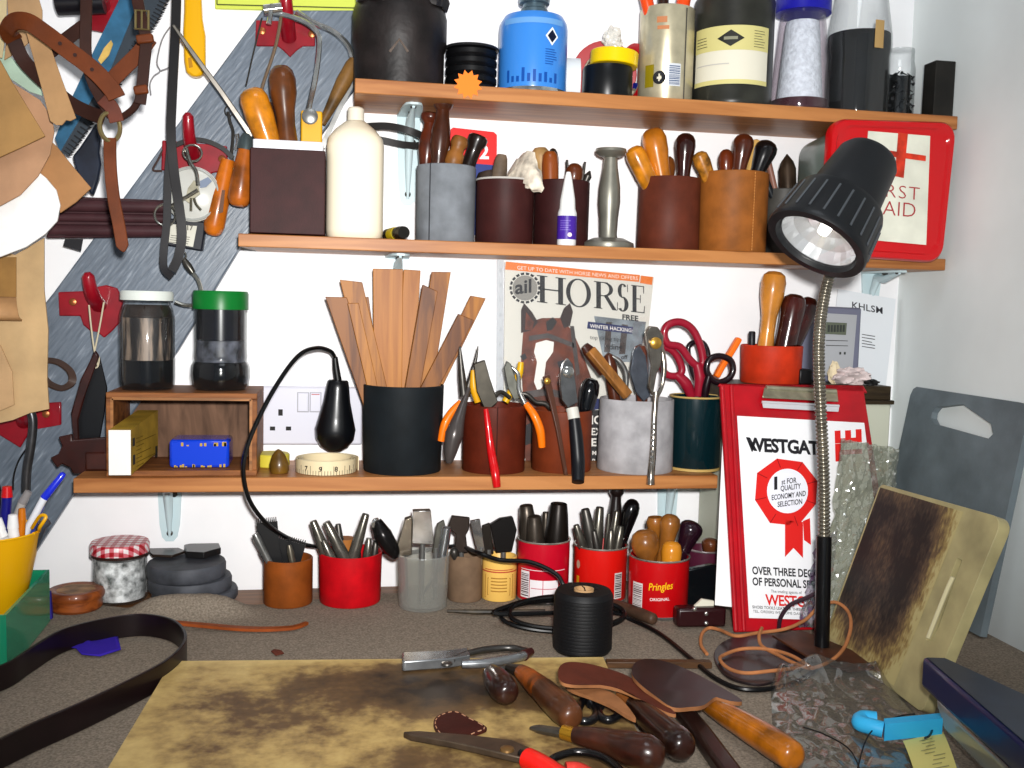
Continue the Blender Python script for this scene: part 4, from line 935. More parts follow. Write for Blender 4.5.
# grey-white cup
c = cup('leather_cup', 'pale grey suede cup of files and tools on lowest shelf', 'tool cup', 598, 670, 398, 479, Z3, leather((176, 174, 176), .8), y=-.082, taper=1.03)
t = thing('wooden_rasp', 'wooden bar-handled file resting diagonally on rim of the pale grey cup', 'file', P(610, 380, -.1))
a, b = P(590, 350, -.115), P(628, 396, -.121)
m = MB(); d = (b-a); m.ribbon([a, b], .0135, .011, normal=(.3, -1, .3)); m.build('wooden_bar', wood((170, 120, 66), axis='z', scale=30), t, bevel=.0015)
m = MB(); a, b = P(584, 345, -.108), P(604, 372, -.103); m.spin(a, b, [(0, 0), (.02, .006), (.2, .009), (1, .008)], 14, .6); m.build('handle', plain((74, 38, 26), .3, coat=.3), t)
g_ = 'tools in the pale grey cup'
intool(c, 608, 352, 617, .01, [(0, 0), (.05, .6), (.25, 1), (1, .8)], 14, plain((90, 48, 30), .3, coat=.3), 'awl', 'dark brown handle behind the diagonal file in pale grey cup', 'tool handle', g_)
t = thing('spanner', 'steel tool with curved jaw standing in the pale grey cup', 'spanner', P(632, 400, -.08))
bent('jaw', [(612, 356, -.075), (620, 362, -.075), (626, 374, -.075), (626, 392, -.075)], [.002, .004, .004, .003], STEEL, t)
m = MB(); plate(m, [(634, 350), (640, 346), (646, 356), (649, 380), (650, 396), (644, 402), (636, 392), (630, 372)], -.092, .006); m.build('plate_blade', metal((110, 116, 126), .3), t, bevel=.001)
intool(c, 640, 344, 643, .012, [(0, 0), (.03, .7), (.12, 1), (.35, .9), (1, .7)], 15, plain((112, 62, 44), .3, coat=.3), 'awl', 'red-brown round handle next to the chrome pliers in pale grey cup', 'tool handle', g_)
t = thing('plier_punch', 'long chrome plier punch hanging down the front of the pale grey cup', 'plier punch', P(655, 420, -.13))
bent('long_arm', [(656, 392, -.134), (654, 420, -.139), (653, 450, -.144), (651, 474, -.152), (650.5, 484, -.153)], [.0044, .0042, .0048, .0052, .0062], metal((176, 168, 158), .15), t, 12)
bent('second_arm', [(660, 340, -.127), (664, 365, -.13), (662, 385, -.132), (657, 396, -.1345)], [.0035, .0042, .003, .003], metal((176, 168, 158), .15), t, 12)
m = MB(); plate(m, [(646, 332), (650, 326), (658, 327), (664, 336), (663, 352), (661, 366), (657, 374), (653, 396), (649, 388), (651, 366), (649, 350)], -.137, .010); m.build('head', metal((168, 160, 150), .15), t, bevel=.0015)
m = MB(); p = P(655, 343, -.138); m.spin(p, p+V((0, -.006, 0)), [(0, .0075), (.7, .008), (1, .005)], 18); m.build('anvil', BRASS, t)
m = MB(); 
for k in range(9):
    p = P(653.3-.25*k, 424+5.5*k, -.1455-.0008*k); m.spin(p, p+V((0, -.002-.0005*(k < 3), 0)), [(0, .0022), (1, .0016)], 8)
m.build('grip_dimples', CHROME, t)
# dark green tin with scissors
c = cup('green_tin', 'dark green lacquered tin with cream rim on lowest shelf', 'tin', 668, 718, 396, 474, Z3, plain((14, 46, 52), .25, coat=.4), y=-.08, rim=plain((196, 170, 110), .4), part='body')
m = MB(); m.lathe((c.x, c.y, Z3), [(c.r*.9, .0006), (c.r+.0006, .0006), (c.r+.0008, .004), (c.r*.99, .0045)], 40); m.build('base_rim', plain((196, 170, 110), .4), c.o)
def loop_handle(t, name, pts, r, mat, y): 
    m = MB(); m.tube(cat_([P(u, v, y) for u, v in pts], 5, True), r, 10, True); return m.build(name, mat, t)
RH = plain((158, 34, 58), .35, coat=.2)
t = thing('scissors', 'scissors with crimson loop handles standing in the dark green tin', 'scissors', P(690, 400, -.085))
loop_handle(t, 'upper_loop', [(664, 334), (668, 325), (680, 322), (692, 329), (700, 345), (703, 362), (698, 366), (690, 360), (680, 347), (668, 344)], .0056, RH, -.085)
loop_handle(t, 'lower_loop', [(660, 350), (668, 348), (677, 356), (682, 370), (676, 376), (664, 372)], .0053, RH, -.079)
bent('shank', [(697, 364, -.085), (700, 378, -.085), (698, 396, -.083)], [.007, .0085, .006], RH, t)
bent('shank', [(676, 374, -.079), (686, 384, -.079), (692, 398, -.077)], [.006, .0085, .006], RH, t)
m = MB(); p = P(694, 396, -.08); m.ribbon([p+V((0, 0, .006)), V((p.x+.002, p.y, Z3+.03)), V((p.x+.004, p.y, Z3+.006))], [.012, .010, .002], .003, normal=(0, -1, 0)); m.build('blade', STEEL, t)
t = thing('scissors', 'black-handled scissors half hidden by the crimson pair in the dark green tin', 'scissors', P(700, 400, -.07))
loop_handle(t, 'upper_loop', [(688, 350), (694, 342), (703, 343), (708, 354), (706, 370), (700, 382), (694, 376)], .0038, plain((36, 26, 34), .3, coat=.3), -.066)
bent('shank', [(704, 372, -.066), (704, 388, -.066), (700, 402, -.068)], [.004, .005, .004], plain((36, 26, 34), .3), t)
m = MB(); p = P(700, 400, -.066); m.ribbon([p, V((p.x, p.y, Z3+.006))], [.01, .002], .003, normal=(0, -1, 0)); m.build('blade', STEEL, t)
t = thing('scissors', 'scissors with round black loop and orange lining leaning right out of the dark green tin', 'scissors', P(712, 400, -.1))
loop_handle(t, 'black_loop', [(707, 372), (709, 360), (719, 356), (730, 360), (733, 370), (728, 379), (716, 382)], .0046, plain((40, 22, 30), .3, coat=.3), -.098)
bent('shank', [(709, 376, -.098), (706, 388, -.096), (704, 404, -.092)], [.005, .0056, .005], plain((40, 22, 30), .3), t)
m = MB(); m.ribbon(cat_(pp([(716, 377), (722, 366), (732, 350), (739, 338)], -.086), 5), [.0085]*15+[.0075], .012, normal=(0, -1, .0)); m.build('orange_loop', plain((244, 126, 30), .4), t, bevel=.003)
m = MB(); p = P(704, 402, -.092); m.ribbon([p, V((p.x-.004, p.y+.008, Z3+.006))], [.01, .002], .003, normal=(0, -1, 0)); m.build('blade', STEEL, t)
# ================================================================== magazine against the wall
ym = -.012
tl, tr, br_, bl = (503, 261), (655, 276), (622, 476), (500, 476)
def mag(u, v, e=0):
    p = P(u, v, ym-e); p.z = min(Z2-.0175, max(p.z, Z3+.0008)); return p
t = thing('magazine', 'horse magazine in clear plastic sleeve standing behind the pliers on lowest shelf', 'magazine', P(570, 476, ym))
m = MB(); m.prism([mag(*q) for q in ((505, 262), (654, 277), (634, 462), (503, 462))], (0, .004, 0)); m.build('cover', plain((216, 214, 206), .4), t)
PR = [plain((226, 132, 50), .45), plain((42, 40, 44), .5), plain((118, 64, 42), .55, var=.25, scale=50), plain((236, 232, 226), .5), plain((84, 76, 74), .5, var=.3), plain((40, 52, 104), .45), plain((132, 140, 146), .5, var=.3), plain((44, 38, 36), .5), plain((58, 36, 30), .5), plain((150, 148, 142), .5)]
m = MB(); f1 = lambda u, v: mag(u, v, .0006); f2 = lambda u, v: mag(u, v, .0010); f3 = lambda u, v: mag(u, v, .0014); f4 = lambda u, v: mag(u, v, .0018)
m.cur = 0; flat(m, [(506, 261.5), (640, 275), (639, 282), (505, 269.5)], f1); flat(m, [(641, 275.5), (653, 277), (652, 285), (640, 283)], f1)
m.cur = 3
put_text(m, 'GET UP TO DATE WITH HORSE NEWS AND OFFERS', lambda a, b: f2(517+a, 269.3-b+a*.09), 5.2, off=-.02)
# big serif title
m.cur = 1
SL = .118
def ser(u0, glyph, w, hgt=27):
    """serif capitals: strokes as polygons on a unit box"""
    for poly in glyph: flat(m, poly, lambda a, b: f2(u0+a*w, 275+(u0-537)*SL*.88+hgt*(1-b)+a*w*SL))
def stem(x, w=.17): return [(x, 0), (x+w, 0), (x+w, 1), (x, 1)]
def foot(x, y, w=.36): return [(x, y), (x+w, y), (x+w, y+.035), (x, y+.035)]
def arc(cx, cy, rx, ry, a0, a1, wi, n=14):
    o = [(cx+rx*math.cos(math.radians(a0+(a1-a0)*k/n)), cy+ry*math.sin(math.radians(a0+(a1-a0)*k/n))) for k in range(n+1)]
    i = [(cx+(rx-wi)*math.cos(math.radians(a0+(a1-a0)*k/n)), cy+(ry-.045)*math.sin(math.radians(a0+(a1-a0)*k/n))) for k in range(n, -1, -1)]
    return o+i
Hh = [stem(.1), stem(.73), foot(0, 0), foot(0, .965), foot(.64, 0), foot(.64, .965), [(.2, .48), (.8, .48), (.8, .53), (.2, .53)]]
Oo = [arc(.5, .5, .5, .53, 0, 180, .17), arc(.5, .5, .5, .53, 180, 360, .17)]
Rr = [stem(.1, .2), foot(0, 0), foot(0, .965, .6), arc(.45, .74, .38, .26, -90, 90, .17), [(.2, .47), (.5, .47), (.5, .51), (.2, .51)], [(.42, .5), (.6, .5), (1.0, .0), (.8, .0)]]
Ss = [arc(.48, .745, .36, .27, 40, 270, .27), arc(.48, .255, .42, .28, -140, 90, .29), [(.8, .72), (.85, .72), (.85, 1.0), (.8, 1.0)], [(.08, .0), (.13, .0), (.13, .3), (.08, .3)]]
Ee = [stem(.1, .27), foot(0, 0, .9), foot(0, .965, .88), foot(.2, .49, .45), [(.83, .0), (.9, .0), (.93, .27), (.88, .27)], [(.82, .73), (.87, .73), (.87, 1), (.8, 1)], [(.6, .36), (.65, .36), (.65, .66), (.6, .66)]]
ser(537, Hh, 29); ser(566, Oo, 25); ser(594, Rr, 23); ser(616, Ss, 14); ser(631, Ee, 15)
# round badge with small letters
for k in range(18):
    a = 2*PI*k/18; flat(m, [(525+15.6*math.cos(a+d)+0, 288+15.6*math.sin(a+d)) for d in (-.12, .12)]+[(525+13.2*math.cos(a+d), 288+13.2*math.sin(a+d)) for d in (.12, -.12)], f2)
m.cur = 9; flat(m, [(525+12.6*math.cos(2*PI*k/24), 288+12.6*math.sin(2*PI*k/24)) for k in range(24)], f1)
m.cur = 1; put_text(m, 'ail', lambda a, b: f3(515+a, 294-b-a*.12), 19, off=.45, sx=1.05)
put_text(m, 'FREE', lambda a, b: f2(622+a, 319.5-b+a*.1), 7.5, off=.25, sx=1.05)
m.cur = 6; flat(m, [(594, 316), (646, 322), (640, 362), (604, 362)], f1)
m.cur = 4; flat(m, [(606, 322), (612, 322), (610, 352), (604, 352)], f2); flat(m, [(622, 324), (628, 325), (625, 354), (619, 354)], f2)
m.cur = 5; flat(m, [(588, 321.5), (633, 327), (632, 334), (587, 328.5)], f3); flat(m, [(578, 400), (606, 398), (606, 408), (580, 412)], f2)
m.cur = 3; put_text(m, 'WINTER HACKING:', lambda a, b: f4(590+a, 327.6-b+a*.115), 5.4, off=.05, sx=.9)
m.cur = 1; put_text(m, 'top riding tips', lambda a, b: f3(590+a, 339-b+a*.08), 5.6, off=0); put_text(m, 'riding', lambda a, b: f3(604+a, 349-b+a*.05), 8, off=.15); put_text(m, 'off', lambda a, b: f3(621+a, 359-b), 6, off=.1)
# horse's head
m.cur = 2; flat(m, [(523, 333), (530, 322), (542, 318), (560, 318), (572, 330), (582, 352), (592, 380), (596, 420), (590, 476), (525, 476), (522, 440), (523, 400), (521, 360)], f1)
m.cur = 8; flat(m, [(521, 333), (521, 310), (524, 303), (532, 312), (538, 322), (532, 330)], f2); flat(m, [(560, 318), (564, 308), (570, 303), (573, 312), (570, 326), (564, 328)], f2)
m.cur = 2; flat(m, [(525, 330), (526, 312), (534, 322), (532, 330)], f3)
m.cur = 7; flat(m, [(546, 322), (553, 317), (557, 322), (552, 330), (547, 331)], f3)
m.cur = 3; flat(m, [(536, 343), (546, 340), (554, 342), (553, 352), (546, 362), (543, 386), (538, 392), (534, 382), (537, 362), (534, 352)], f3)
m.cur = 4; flat(m, [(529, 336), (548, 333), (574, 343), (574, 348), (548, 338), (529, 341)], f4); flat(m, [(570, 326), (574, 326), (580, 374), (576, 376)], f4); flat(m, [(522, 392), (548, 388), (572, 394), (572, 401), (548, 395), (522, 399)], f4)
m.cur = 1; flat(m, [(520, 356), (525, 353), (527, 358), (523, 361)], f4); flat(m, [(557, 362), (564, 360), (566, 366), (559, 368)], f4); flat(m, [(524, 426), (536, 420), (540, 440), (524, 446)], f3)
m.cur = 1; flat(m, [(588, 410), (604, 410), (603, 477), (587, 477)], f2)
m.cur = 3; put_text(m, 'IC', lambda a, b: f3(591+a, 424-b), 12, off=.3, sx=.9); put_text(m, 'EX', lambda a, b: f3(591+a, 435-b), 10, off=.2, sx=.9); put_text(m, 'E', lambda a, b: f3(591+a, 446-b), 11, off=.3); put_text(m, 'M', lambda a, b: f3(592+a, 455-b), 6, off=.1); put_text(m, 'P', lambda a, b: f3(592+a, 463-b), 6, off=.1); flat(m, rect(592, 466, 598, 471), f3)
m.build('cover_printing', PR, t, smooth=0)
m = MB(); m.prism([mag(*q, .0032) for q in ((497, 256), (660, 271), (642, 462), (496, 462))], (0, .0008, 0)); q = m.build('plastic_sleeve', clear((245, 245, 245), .02, .1, d=.3, g=.3), t)
m = MB()
for k in range(13): p = P(500.5, 270+k*14.8, ym-.004); m.spin(p, p+V((0, -.0006, 0)), [(0, .0026), (1, .0026)], 10)
m.prism([mag(*q_, .004) for q_ in ((497, 256), (504, 257), (503, 461), (496, 461))], (0, .0006, 0)); m.build('punched_strip', clear((236, 238, 240), .4, .2, d=.9), q)
# KHLSM paper
yk = -.010
t = thing('printed_sheet', 'white printed sheet with bold capitals pinned to the wall near the corner', 'paper', P(870, 400, yk))
m = MB(); plate(m, [(838, 289), (896, 299), (884, 402), (826, 402)], yk, .0008); m.build('paper', plain((232, 236, 240), .6), t)
m = MB(); fk = lambda u, v: mag(u, v) ; fk = lambda u, v: P(u, v, yk-.0005)
put_text(m, 'KHLSM', lambda a, b: fk(851.5+a, 308-b+a*.19), 9.4, off=.1, sx=1.05, space=1.05)
m.build('heading', plain((66, 66, 72), .6), t, smooth=0); m = MB()
for k in range(5): flat(m, [(862, 334+3*k), (862+(13 if k != 2 else 10), 336+3*k), (862+(13 if k != 2 else 10), 336.8+3*k), (862, 334.7+3*k)], fk)
m.build('printing', plain((66, 66, 72), .6), t, smooth=0)
# cream storage box with dark ledge, behind the clipboard
yb0, yb1 = -.112, -.012
xa, xb = P(727, 440, yb0).x, P(889, 440, yb0).x; xb = min(xb, XR-.004); zt = P(850, 404, yb0).z
t = thing('cream_box', 'tall cream box with dark wooden lid standing on bench behind the red clipboard', 'box', ((xa+xb)/2, (yb0+yb1)/2, ZB))
m = MB(); m.box(((xa+xb)/2, (yb0+yb1)/2, (ZB+zt)/2), (xb-xa, yb1-yb0, zt-ZB)); m.build('body', plain((206, 208, 192), .5), t, bevel=.002)
DKL = wood((86, 72, 50), (52, 42, 28), axis='x'); z2 = P(850, 386, yb0-.003).z
m = MB(); m.box(((xa+xb)/2, (yb0+yb1)/2-.001, zt+.003), (xb-xa+.006, yb1-yb0+.006, .006)); m.build('lid_rim', DKL, t, bevel=.001)
m = MB(); m.box(((xa+xb)/2-.001, (yb0+yb1)/2, (zt+.006+z2)/2), (xb-xa, yb1-yb0, z2-zt-.006)); m.build('lid', DKL, t, bevel=.001)
ZL = z2
c = cup('leather_cup', 'bright terracotta leather cup standing above the red clipboard', 'tool cup', 741, 799, 345, 386, ZL, leather((198, 66, 34)), y=-.066, taper=.97)
g_ = 'handles in the terracotta cup'
c.z0 = ZL
intool(c, 775, 271, 765, -.008, [(0, 0), (.01, .5), (.05, .85), (.14, 1), (.3, .95), (.55, .62), (.75, .58), (1, .7)], 25, plain((204, 142, 62), .3, var=.15, coat=.5), 'file', 'tall pale varnished handle in the terracotta cup', 'tool handle', g_, below=.012)
intool(c, 796, 294, 784, -.014, [(0, 0), (.015, .5), (.07, .85), (.2, 1), (.5, .9), (1, .85)], 25, plain((72, 30, 24), .25, var=.35, coat=.5), 'file', 'dark red-brown handle in the middle of the terracotta cup', 'tool handle', g_, below=.012)
intool(c, 812, 298, 792, .004, [(0, 0), (.015, .5), (.07, .85), (.2, 1), (.6, .9), (1, .85)], 22, plain((66, 26, 22), .25, var=.35, coat=.5), 'file', 'dark red-brown handle leaning right, half behind the lamp neck', 'tool handle', g_, below=.012)
intool(c, 752, 331, 752, .01, ROD, 7, plain((40, 40, 46), .4), 'pen', 'dark rod end at left in the terracotta cup', 'pen', below=.012)
# electronic gauge
yg = -.05
t = thing('digital_meter', 'grey electronic meter with small display standing beside the lamp neck', 'meter', P(840, 380, yg))
m = MB(); z_ = lambda p: V((p.x, p.y, max(p.z, ZL+.0006)))
a, b, c_, d = P(797, 305, yg), P(862, 308, yg), P(858, 386, yg), P(794, 386, yg); c_.z = d.z = ZL+.0006
m.prism([a, b, c_, d], (0, .022, 0)); m.build('case', plain((126, 128, 146), .4), t, bevel=.003)
m = MB(); plate(m, [(824, 313), (857, 315), (852, 376), (822, 375)], yg-.0016, .001); f_ = m.build('faceplate', plain((178, 180, 184), .45), t)
m = MB(); plate(m, [(826, 322), (847, 323), (846, 335), (825, 334)], yg-.0026, .0008); m.build('display', plain((112, 118, 104), .25), f_)
m = MB()
for k in range(6): plate(m, [(828+3*k, 325), (830+3*k, 325), (829.7+3*k, 332), (827.7+3*k, 332)], yg-.0032, .0005)
for u in (839.5, 844): plate(m, [(u, 352), (u+1.8, 352), (u+1.7, 354.5), (u, 354.5)], yg-.0024, .0005)
for v in (340, 345): plate(m, [(826, v), (848, v+.6), (848, v+1.2), (826, v+.7)], yg-.0022, .0004)
m.build('markings', plain((70, 74, 70), .5), f_)
p = P(846, 376, -.085); crumple('crumpled_tissue', 'crumpled white-pink tissue on the dark ledge beside the lamp neck', 'tissue', (p.x+.01, -.085, ZL+.0125), .028, .015, .012, plain((222, 208, 206), .85, var=.1), 6, .4)
p = P(835, 367, -.08); crumple('wax_block', 'small cream lump lying against the grey meter', 'wax', (p.x, -.078, ZL+.0165), .009, .007, .0155, plain((228, 214, 184), .8), 9, .25, 10)
p = P(872, 378, -.1); crumple('wire_scrap', 'dark scrap of wire at right end of the dark ledge', 'wire', (p.x, -.1, ZL+.0042), .011, .006, .004, plain((40, 40, 40), .5, var=.3), 12, .5, 10)
m = MB(); a = P(808, 380, -.114); m.box((a.x+.004, -.085, ZL+.011), (.02, .03, .022)); tag(m.build('black_case', plain((26, 24, 26), .4), bevel=.002), 'small black case behind the lamp neck on the dark ledge', 'case')
# ================================================================== bench: back row of cups
GRP = 'metal punches in the red leather cup'
# tan leather cup with combs
c = cup('leather_cup', 'tan leather cup of black combs, leftmost cup on the bench', 'tool cup', 263, 313, 557, 609, ZB, leather((146, 84, 36)), taper=1.0)
BC = plain((28, 28, 30), .35)
def comb(u0, v0, u1, v1, dy, lbl, nt=11, lean=0):
    y = c.y+dy; a, b = P(u0, v0, y), P(u1, v1, y); o = thing('comb', lbl, 'comb', V(((a.x+b.x)/2, y, c.z0+.005)), 'black combs in the tan cup')
    X = (b-a); dn = V((-X.z, 0, X.x)).normalized()*-1; dn = V((0, 0, -1)) if dn.z > 0 else dn; L = X.length; Xn = X.normalized()
    m = MB(); m.prism([a+dn*.006, b+dn*.006, b+dn*.045, V((c.x+.008, y, c.z0+.006)), V((c.x-.008, y, c.z0+.006)), a+dn*.045], (0, .0022, 0)); m.build('body', BC, o)
    m = MB(); p = L/nt
    for k in range(nt): q = a+Xn*(p*k); m.prism([q+dn*.0062, q+Xn*p*.6+dn*.0062, q+Xn*p*.5, q+Xn*p*.1], (0, .0022, 0))
    m.build('teeth', BC, o)
comb(256, 519, 277, 517, -.010, 'taller black comb with upright teeth in the tan cup')
comb(276, 533, 307, 541, -.002, 'lower black comb at right in the tan cup', 14)
intool(c, 255, 534, 271, -.016, [(0, 0), (0, .8), (.1, 1), (1, .8)], 8, STEEL, 'tweezers', 'shiny steel blade leaning left out of the tan comb cup', 'tool', below=.012)
intool(c, 289, 545, 294, -.018, [(0, 0), (0, .6), (.3, 1), (1, .9)], 7, metal((130, 124, 112), .3), 'tweezers', 'short steel blade in front of the combs in tan cup', 'tool', below=.012)
# red cup
c = cup('leather_cup', 'bright red leather cup of steel punches on the bench', 'tool cup', 318, 382, 551, 609, ZB, leather((196, 18, 34)), taper=.97)
for u, v, ur, dy, w, lb in ((313, 521, 327, -.010, 12, 'leftmost steel punch'), (323, 540, 334, -.02, 10, 'short bright steel punch in front of the leftmost one,'), (326, 522, 346, -.006, 13, 'long steel punch slanting across the middle'), (338, 524, 342, .012, 9, 'dark punch behind the slanting one'), (366, 514, 352, -.008, 12, 'tallest steel punch leaning right'), (356, 535, 357, .008, 9, 'short dark punch behind the tallest one'), (369, 538, 367, -.014, 9, 'small bright punch at right'), (376, 540, 374, .004, 8, 'dark punch at far right')):
    intool(c, u, v, ur, dy, TAPER, w, metal((128, 124, 116), .25) if 'dark' not in lb else DARKST, 'punch', lb+' in the red leather cup', 'punch', GRP, below=.012, part='shaft')
intool(c, 345, 538, 345, .022, [(0, 1), (1, 1)], 20, plain((178, 120, 60), .7), 'wooden_block', 'pale wooden piece at back of the red leather cup', 'wood piece', below=.012, part='block')
# clear cup
c = cup('clear_cup', 'clear plastic cup of wide steel tools on the bench', 'tool cup', 396, 449, 553, 613, ZB, clear((222, 222, 218), .15, .16, d=.8, g=.35), taper=.93)
CLR = c
c2c = c
bx = Cup()
def flatblade(c, pts, dy, th, mat, name, label, cat, group=None, shank=True):
    """flat steel tool standing in a cup, outline in photo points from the rim up"""
    y = c.y+dy; q = [P(u, v, y) for u, v in pts]; o = thing(name, label, cat, (c.x, y, c.z0+.005), group)
    m = MB(); m.prism(q, (0, th, 0)); m.build('head', mat, o, bevel=.0012)
    lowest = sorted(q, key=lambda p: p.z)[:2]; a = (lowest[0]+lowest[1])/2+V((0, th/2, .006))
    d = V((a.x-c.x, 0, 0)); lim = c.r*.6
    if d.length > lim: d *= lim/d.length
    if shank: m = MB(); m.spin(a, V((c.x+d.x, y+th/2, c.z0+.006)), [(0, .004), (1, .003)], 10); m.build('shank', STEEL, o)
    return o
g_ = 'steel tools in the clear plastic cup'
flatblade(c, [(413, 511), (431, 510.5), (434, 545), (412, 544)], -.012, .014, metal((214, 210, 204), .14), 'punch', 'brightest wide steel head in the middle of the clear plastic cup', 'punch', g_)
flatblade(c, [(405, 519), (412, 517), (412, 555), (396, 557), (397, 546)], -.004, .012, metal((150, 140, 126), .2), 'punch', 'wide steel shoulder at left of the brightest head in the clear cup', 'punch', g_)
flatblade(c, [(437, 524), (444, 520), (446, 528), (440, 552), (432, 553)], .006, .006, metal((120, 118, 110), .3), 'punch', 'dark steel tool at right behind the bright heads in clear cup', 'punch', g_)
t = thing('curved_slicker', 'dark curved steel tool leaning on left rim of the clear cup', 'punch', P(393, 560, c.y))
bent('blade', [(376, 521, c.y-.0), (383, 535, c.y-.004), (391, 548, c.y-.004), (396, 556, c.y)], [.007, .0125, .011, .006], plain((44, 42, 42), .25, metal=.6), t, 14)
bent('bright_edge', [(373, 527, c.y-.008), (374, 521, c.y-.009), (378, 519, c.y-.006)], [.002, .0025, .002], CHROME, t, 8)
intool(c, 447, 527, 441, -.012, [(0, .7), (.02, .9), (1, 1)], 11, metal((184, 188, 192), .18), 'chisel', 'bright silver blade leaning right on the rim of clear cup', 'punch', g_)
# grey-brown cup
c = cup('leather_cup', 'grey-brown leather cup between the clear cup and yellow tin', 'tool cup', 447, 482, 553, 603, ZB, leather((134, 112, 92), .7), taper=1.0)
g_ = 'steel tools in the grey-brown cup'
flatblade(c, [(452, 516), (470, 518), (469, 530), (466, 535), (468, 553), (455, 553), (456, 535), (448, 527)], -.004, .008, plain((66, 56, 50), .4, metal=.5), 'punch', 'dark broad-headed tool in the grey-brown cup', 'punch', g_)
flatblade(c, [(470, 521), (480, 519), (485, 551), (478, 553)], -.012, .005, metal((200, 200, 200), .15), 'punch', 'bright silver flat tool at right in the grey-brown cup', 'punch', g_)
intool(c, 453, 548, 455, -.016, EGG, 9, DARKST, 'punch', 'small dark knob at left rim of the grey-brown cup', 'punch', below=.012)
# yellow tin
xc = (480+516)/2
c = cup('yellow_tin', 'small yellow tin with ornate panel on the bench', 'tin', 481, 516, 555, 602, ZB, plain((236, 196, 112), .4), taper=1.0)
fn = on_cyl((c.x, c.y, ZB), c.r, .0004); m = MB(); w = c.r*.85
m.cur = 0
for e, z0 in ((0, .005), (.0045, .009)):
    m.tube([fn(-w+e, z0), fn(w-e, z0), fn(w-e, c.h*.62-e), fn(-w+e, c.h*.62-e)], .0006, 5, True)
for k in range(5): strip(m, -w*.55, .014+.0045*k, w*.55, .0155+.0045*k, fn, 6)
m.cur = 1; strip(m, -c.r*1.3, c.h*.68, c.r*1.3, c.h*.71, fn, 10); strip(m, -c.r*.9, c.h*.735, c.r*.9, c.h*.755, fn, 10)
m.build('printing', [plain((170, 124, 50), .5), plain((190, 84, 60), .5)], c.o)
g_ = 'dark tools in the yellow tin'
flatblade(c, [(482, 526), (490, 523), (494, 554), (484, 554)], -.012, .006, plain((56, 50, 44), .35, metal=.5), 'punch', 'narrow dark tool at left in the yellow tin', 'punch', g_)
flatblade(c, [(490, 525), (500, 519), (513, 517), (517, 530), (512, 552), (496, 553)], 0, .010, plain((36, 33, 32), .35, metal=.4), 'punch', 'broad black tool at right in the yellow tin', 'punch', g_)
# red cans
def can(label, u0, u1, vt, vb, color, seed):
    c = cup('snack_can', label, 'can', u0, u1, vt, vb, ZB, plain(color, .35, coat=.25), taper=.99, wall=.0018, rim=metal((186, 180, 170), .25))
    m = MB(); m.lathe((c.x, c.y, ZB), [(c.r*.9, .0), (c.r*.985, .0), (c.r+.0003, .003), (c.r*.98, .004)], 40); m.build('base_rim', STEEL, c.o); return c
c = can('crimson can with white printed panel and barcode, behind the thread spool', 516, 568, 538, 605, (196, 16, 50), 1)
ROOTC = V((c.x, c.y, 0)); fn = on_cyl((c.x, c.y, ZB), c.r, .0005)
m = MB(); barcode(m, -.034, .008, -.019, .045, fn, True, 22, 2); m.build('barcode', [plain((226, 222, 224), .5), plain((90, 60, 70), .5)], c.o)
m = MB(); m.cur = 0; strip(m, -.018, .008, .022, .034, fn, 12); m.cur = 1; strip(m, -.016, .022, .02, .023, on_cyl((c.x, c.y, ZB), c.r, .0008), 10); strip(m, .000, .008, .001, .034, on_cyl((c.x, c.y, ZB), c.r, .0008), 1)
m.cur = 0; strip(m, -.034, .047, .034, .0478, fn, 20); strip(m, .006, .002, .010, .0075, fn, 2)
m.build('white_panel', [plain((232, 226, 228), .5), plain((200, 90, 110), .5)], c.o)
g_ = 'dark steel dies in the crimson can'
DIE = [(0, 0), (0, .62), (.02, .7), (.2, .8), (.22, .82), (.7, 1), (1, 1)]
for u, v, ur, dy, w, lb in ((526, 505, 529, -.004, 19, 'dark steel die at left'), (534, 516, 534, -.018, 19, 'shorter steel die in front at left'), (546, 512, 545, .01, 10, 'narrow steel die in the middle'), (559, 503, 556, -.006, 24, 'largest blackened die at right')):
    intool(c, u, v, ur, dy, DIE, w, metal((92, 84, 76), .35) if 'black' not in lb else plain((44, 38, 34), .35, metal=.5), 'punch', lb+' of the crimson can', 'die', g_, below=.012, part='shaft')
c = can('orange-red can with grey barcode, between crimson can and yellow-lettered can', 573, 625, 544, 605, (214, 34, 26), 2)
ROOTC = V((c.x, c.y, 0)); fn = on_cyl((c.x, c.y, ZB), c.r, .0005)
m = MB(); barcode(m, .021, .008, .034, .044, fn, True, 22, 5); m.build('barcode', [plain((214, 210, 208), .5), plain((70, 60, 64), .5)], c.o)
m = MB(); m.cur = 0; strip(m, -.038, .024, -.032, .036, fn, 3); m.cur = 1; flat(m, [(-.035+.004*math.cos(k*PI/6), .052+.006*math.sin(k*PI/6)) for k in range(12)], fn); m.build('printing', [plain((200, 150, 40), .4), plain((190, 160, 140), .4)], c.o)
g_ = 'steel punches in the orange-red can'
for u, v, ur, dy, w, lb in ((576, 525, 583, -.012, 10, 'short bright punch leaning left'), (585, 509, 594, -.002, 14, 'broad dark punch second from left'), (600, 507, 596, .008, 13, 'tall steel punch in the middle'), (609, 514, 606, -.004, 5, 'thin steel rod'), (617, 511, 611, .006, 9, 'tapered steel punch leaning right'), (594, 531, 599, -.02, 8, 'short dark punch in front'), (611, 530, 610, -.018, 9, 'short blunt punch in front at right'), (621, 526, 616, -.008, 10, 'shiny punch at right rim')):
    intool(c, u, v, ur, dy, TAPER, w, metal((116, 112, 104), .28) if 'dark' not in lb else DARKST, 'punch', lb+' of the orange-red can', 'punch', g_, below=.012, part='shaft')
intool(c, 617, 486, 614, .02, FLARE, 16, plain((40, 30, 28), .3, coat=.3), 'chisel', 'tall black flared handle at back of the orange-red can', 'tool handle')
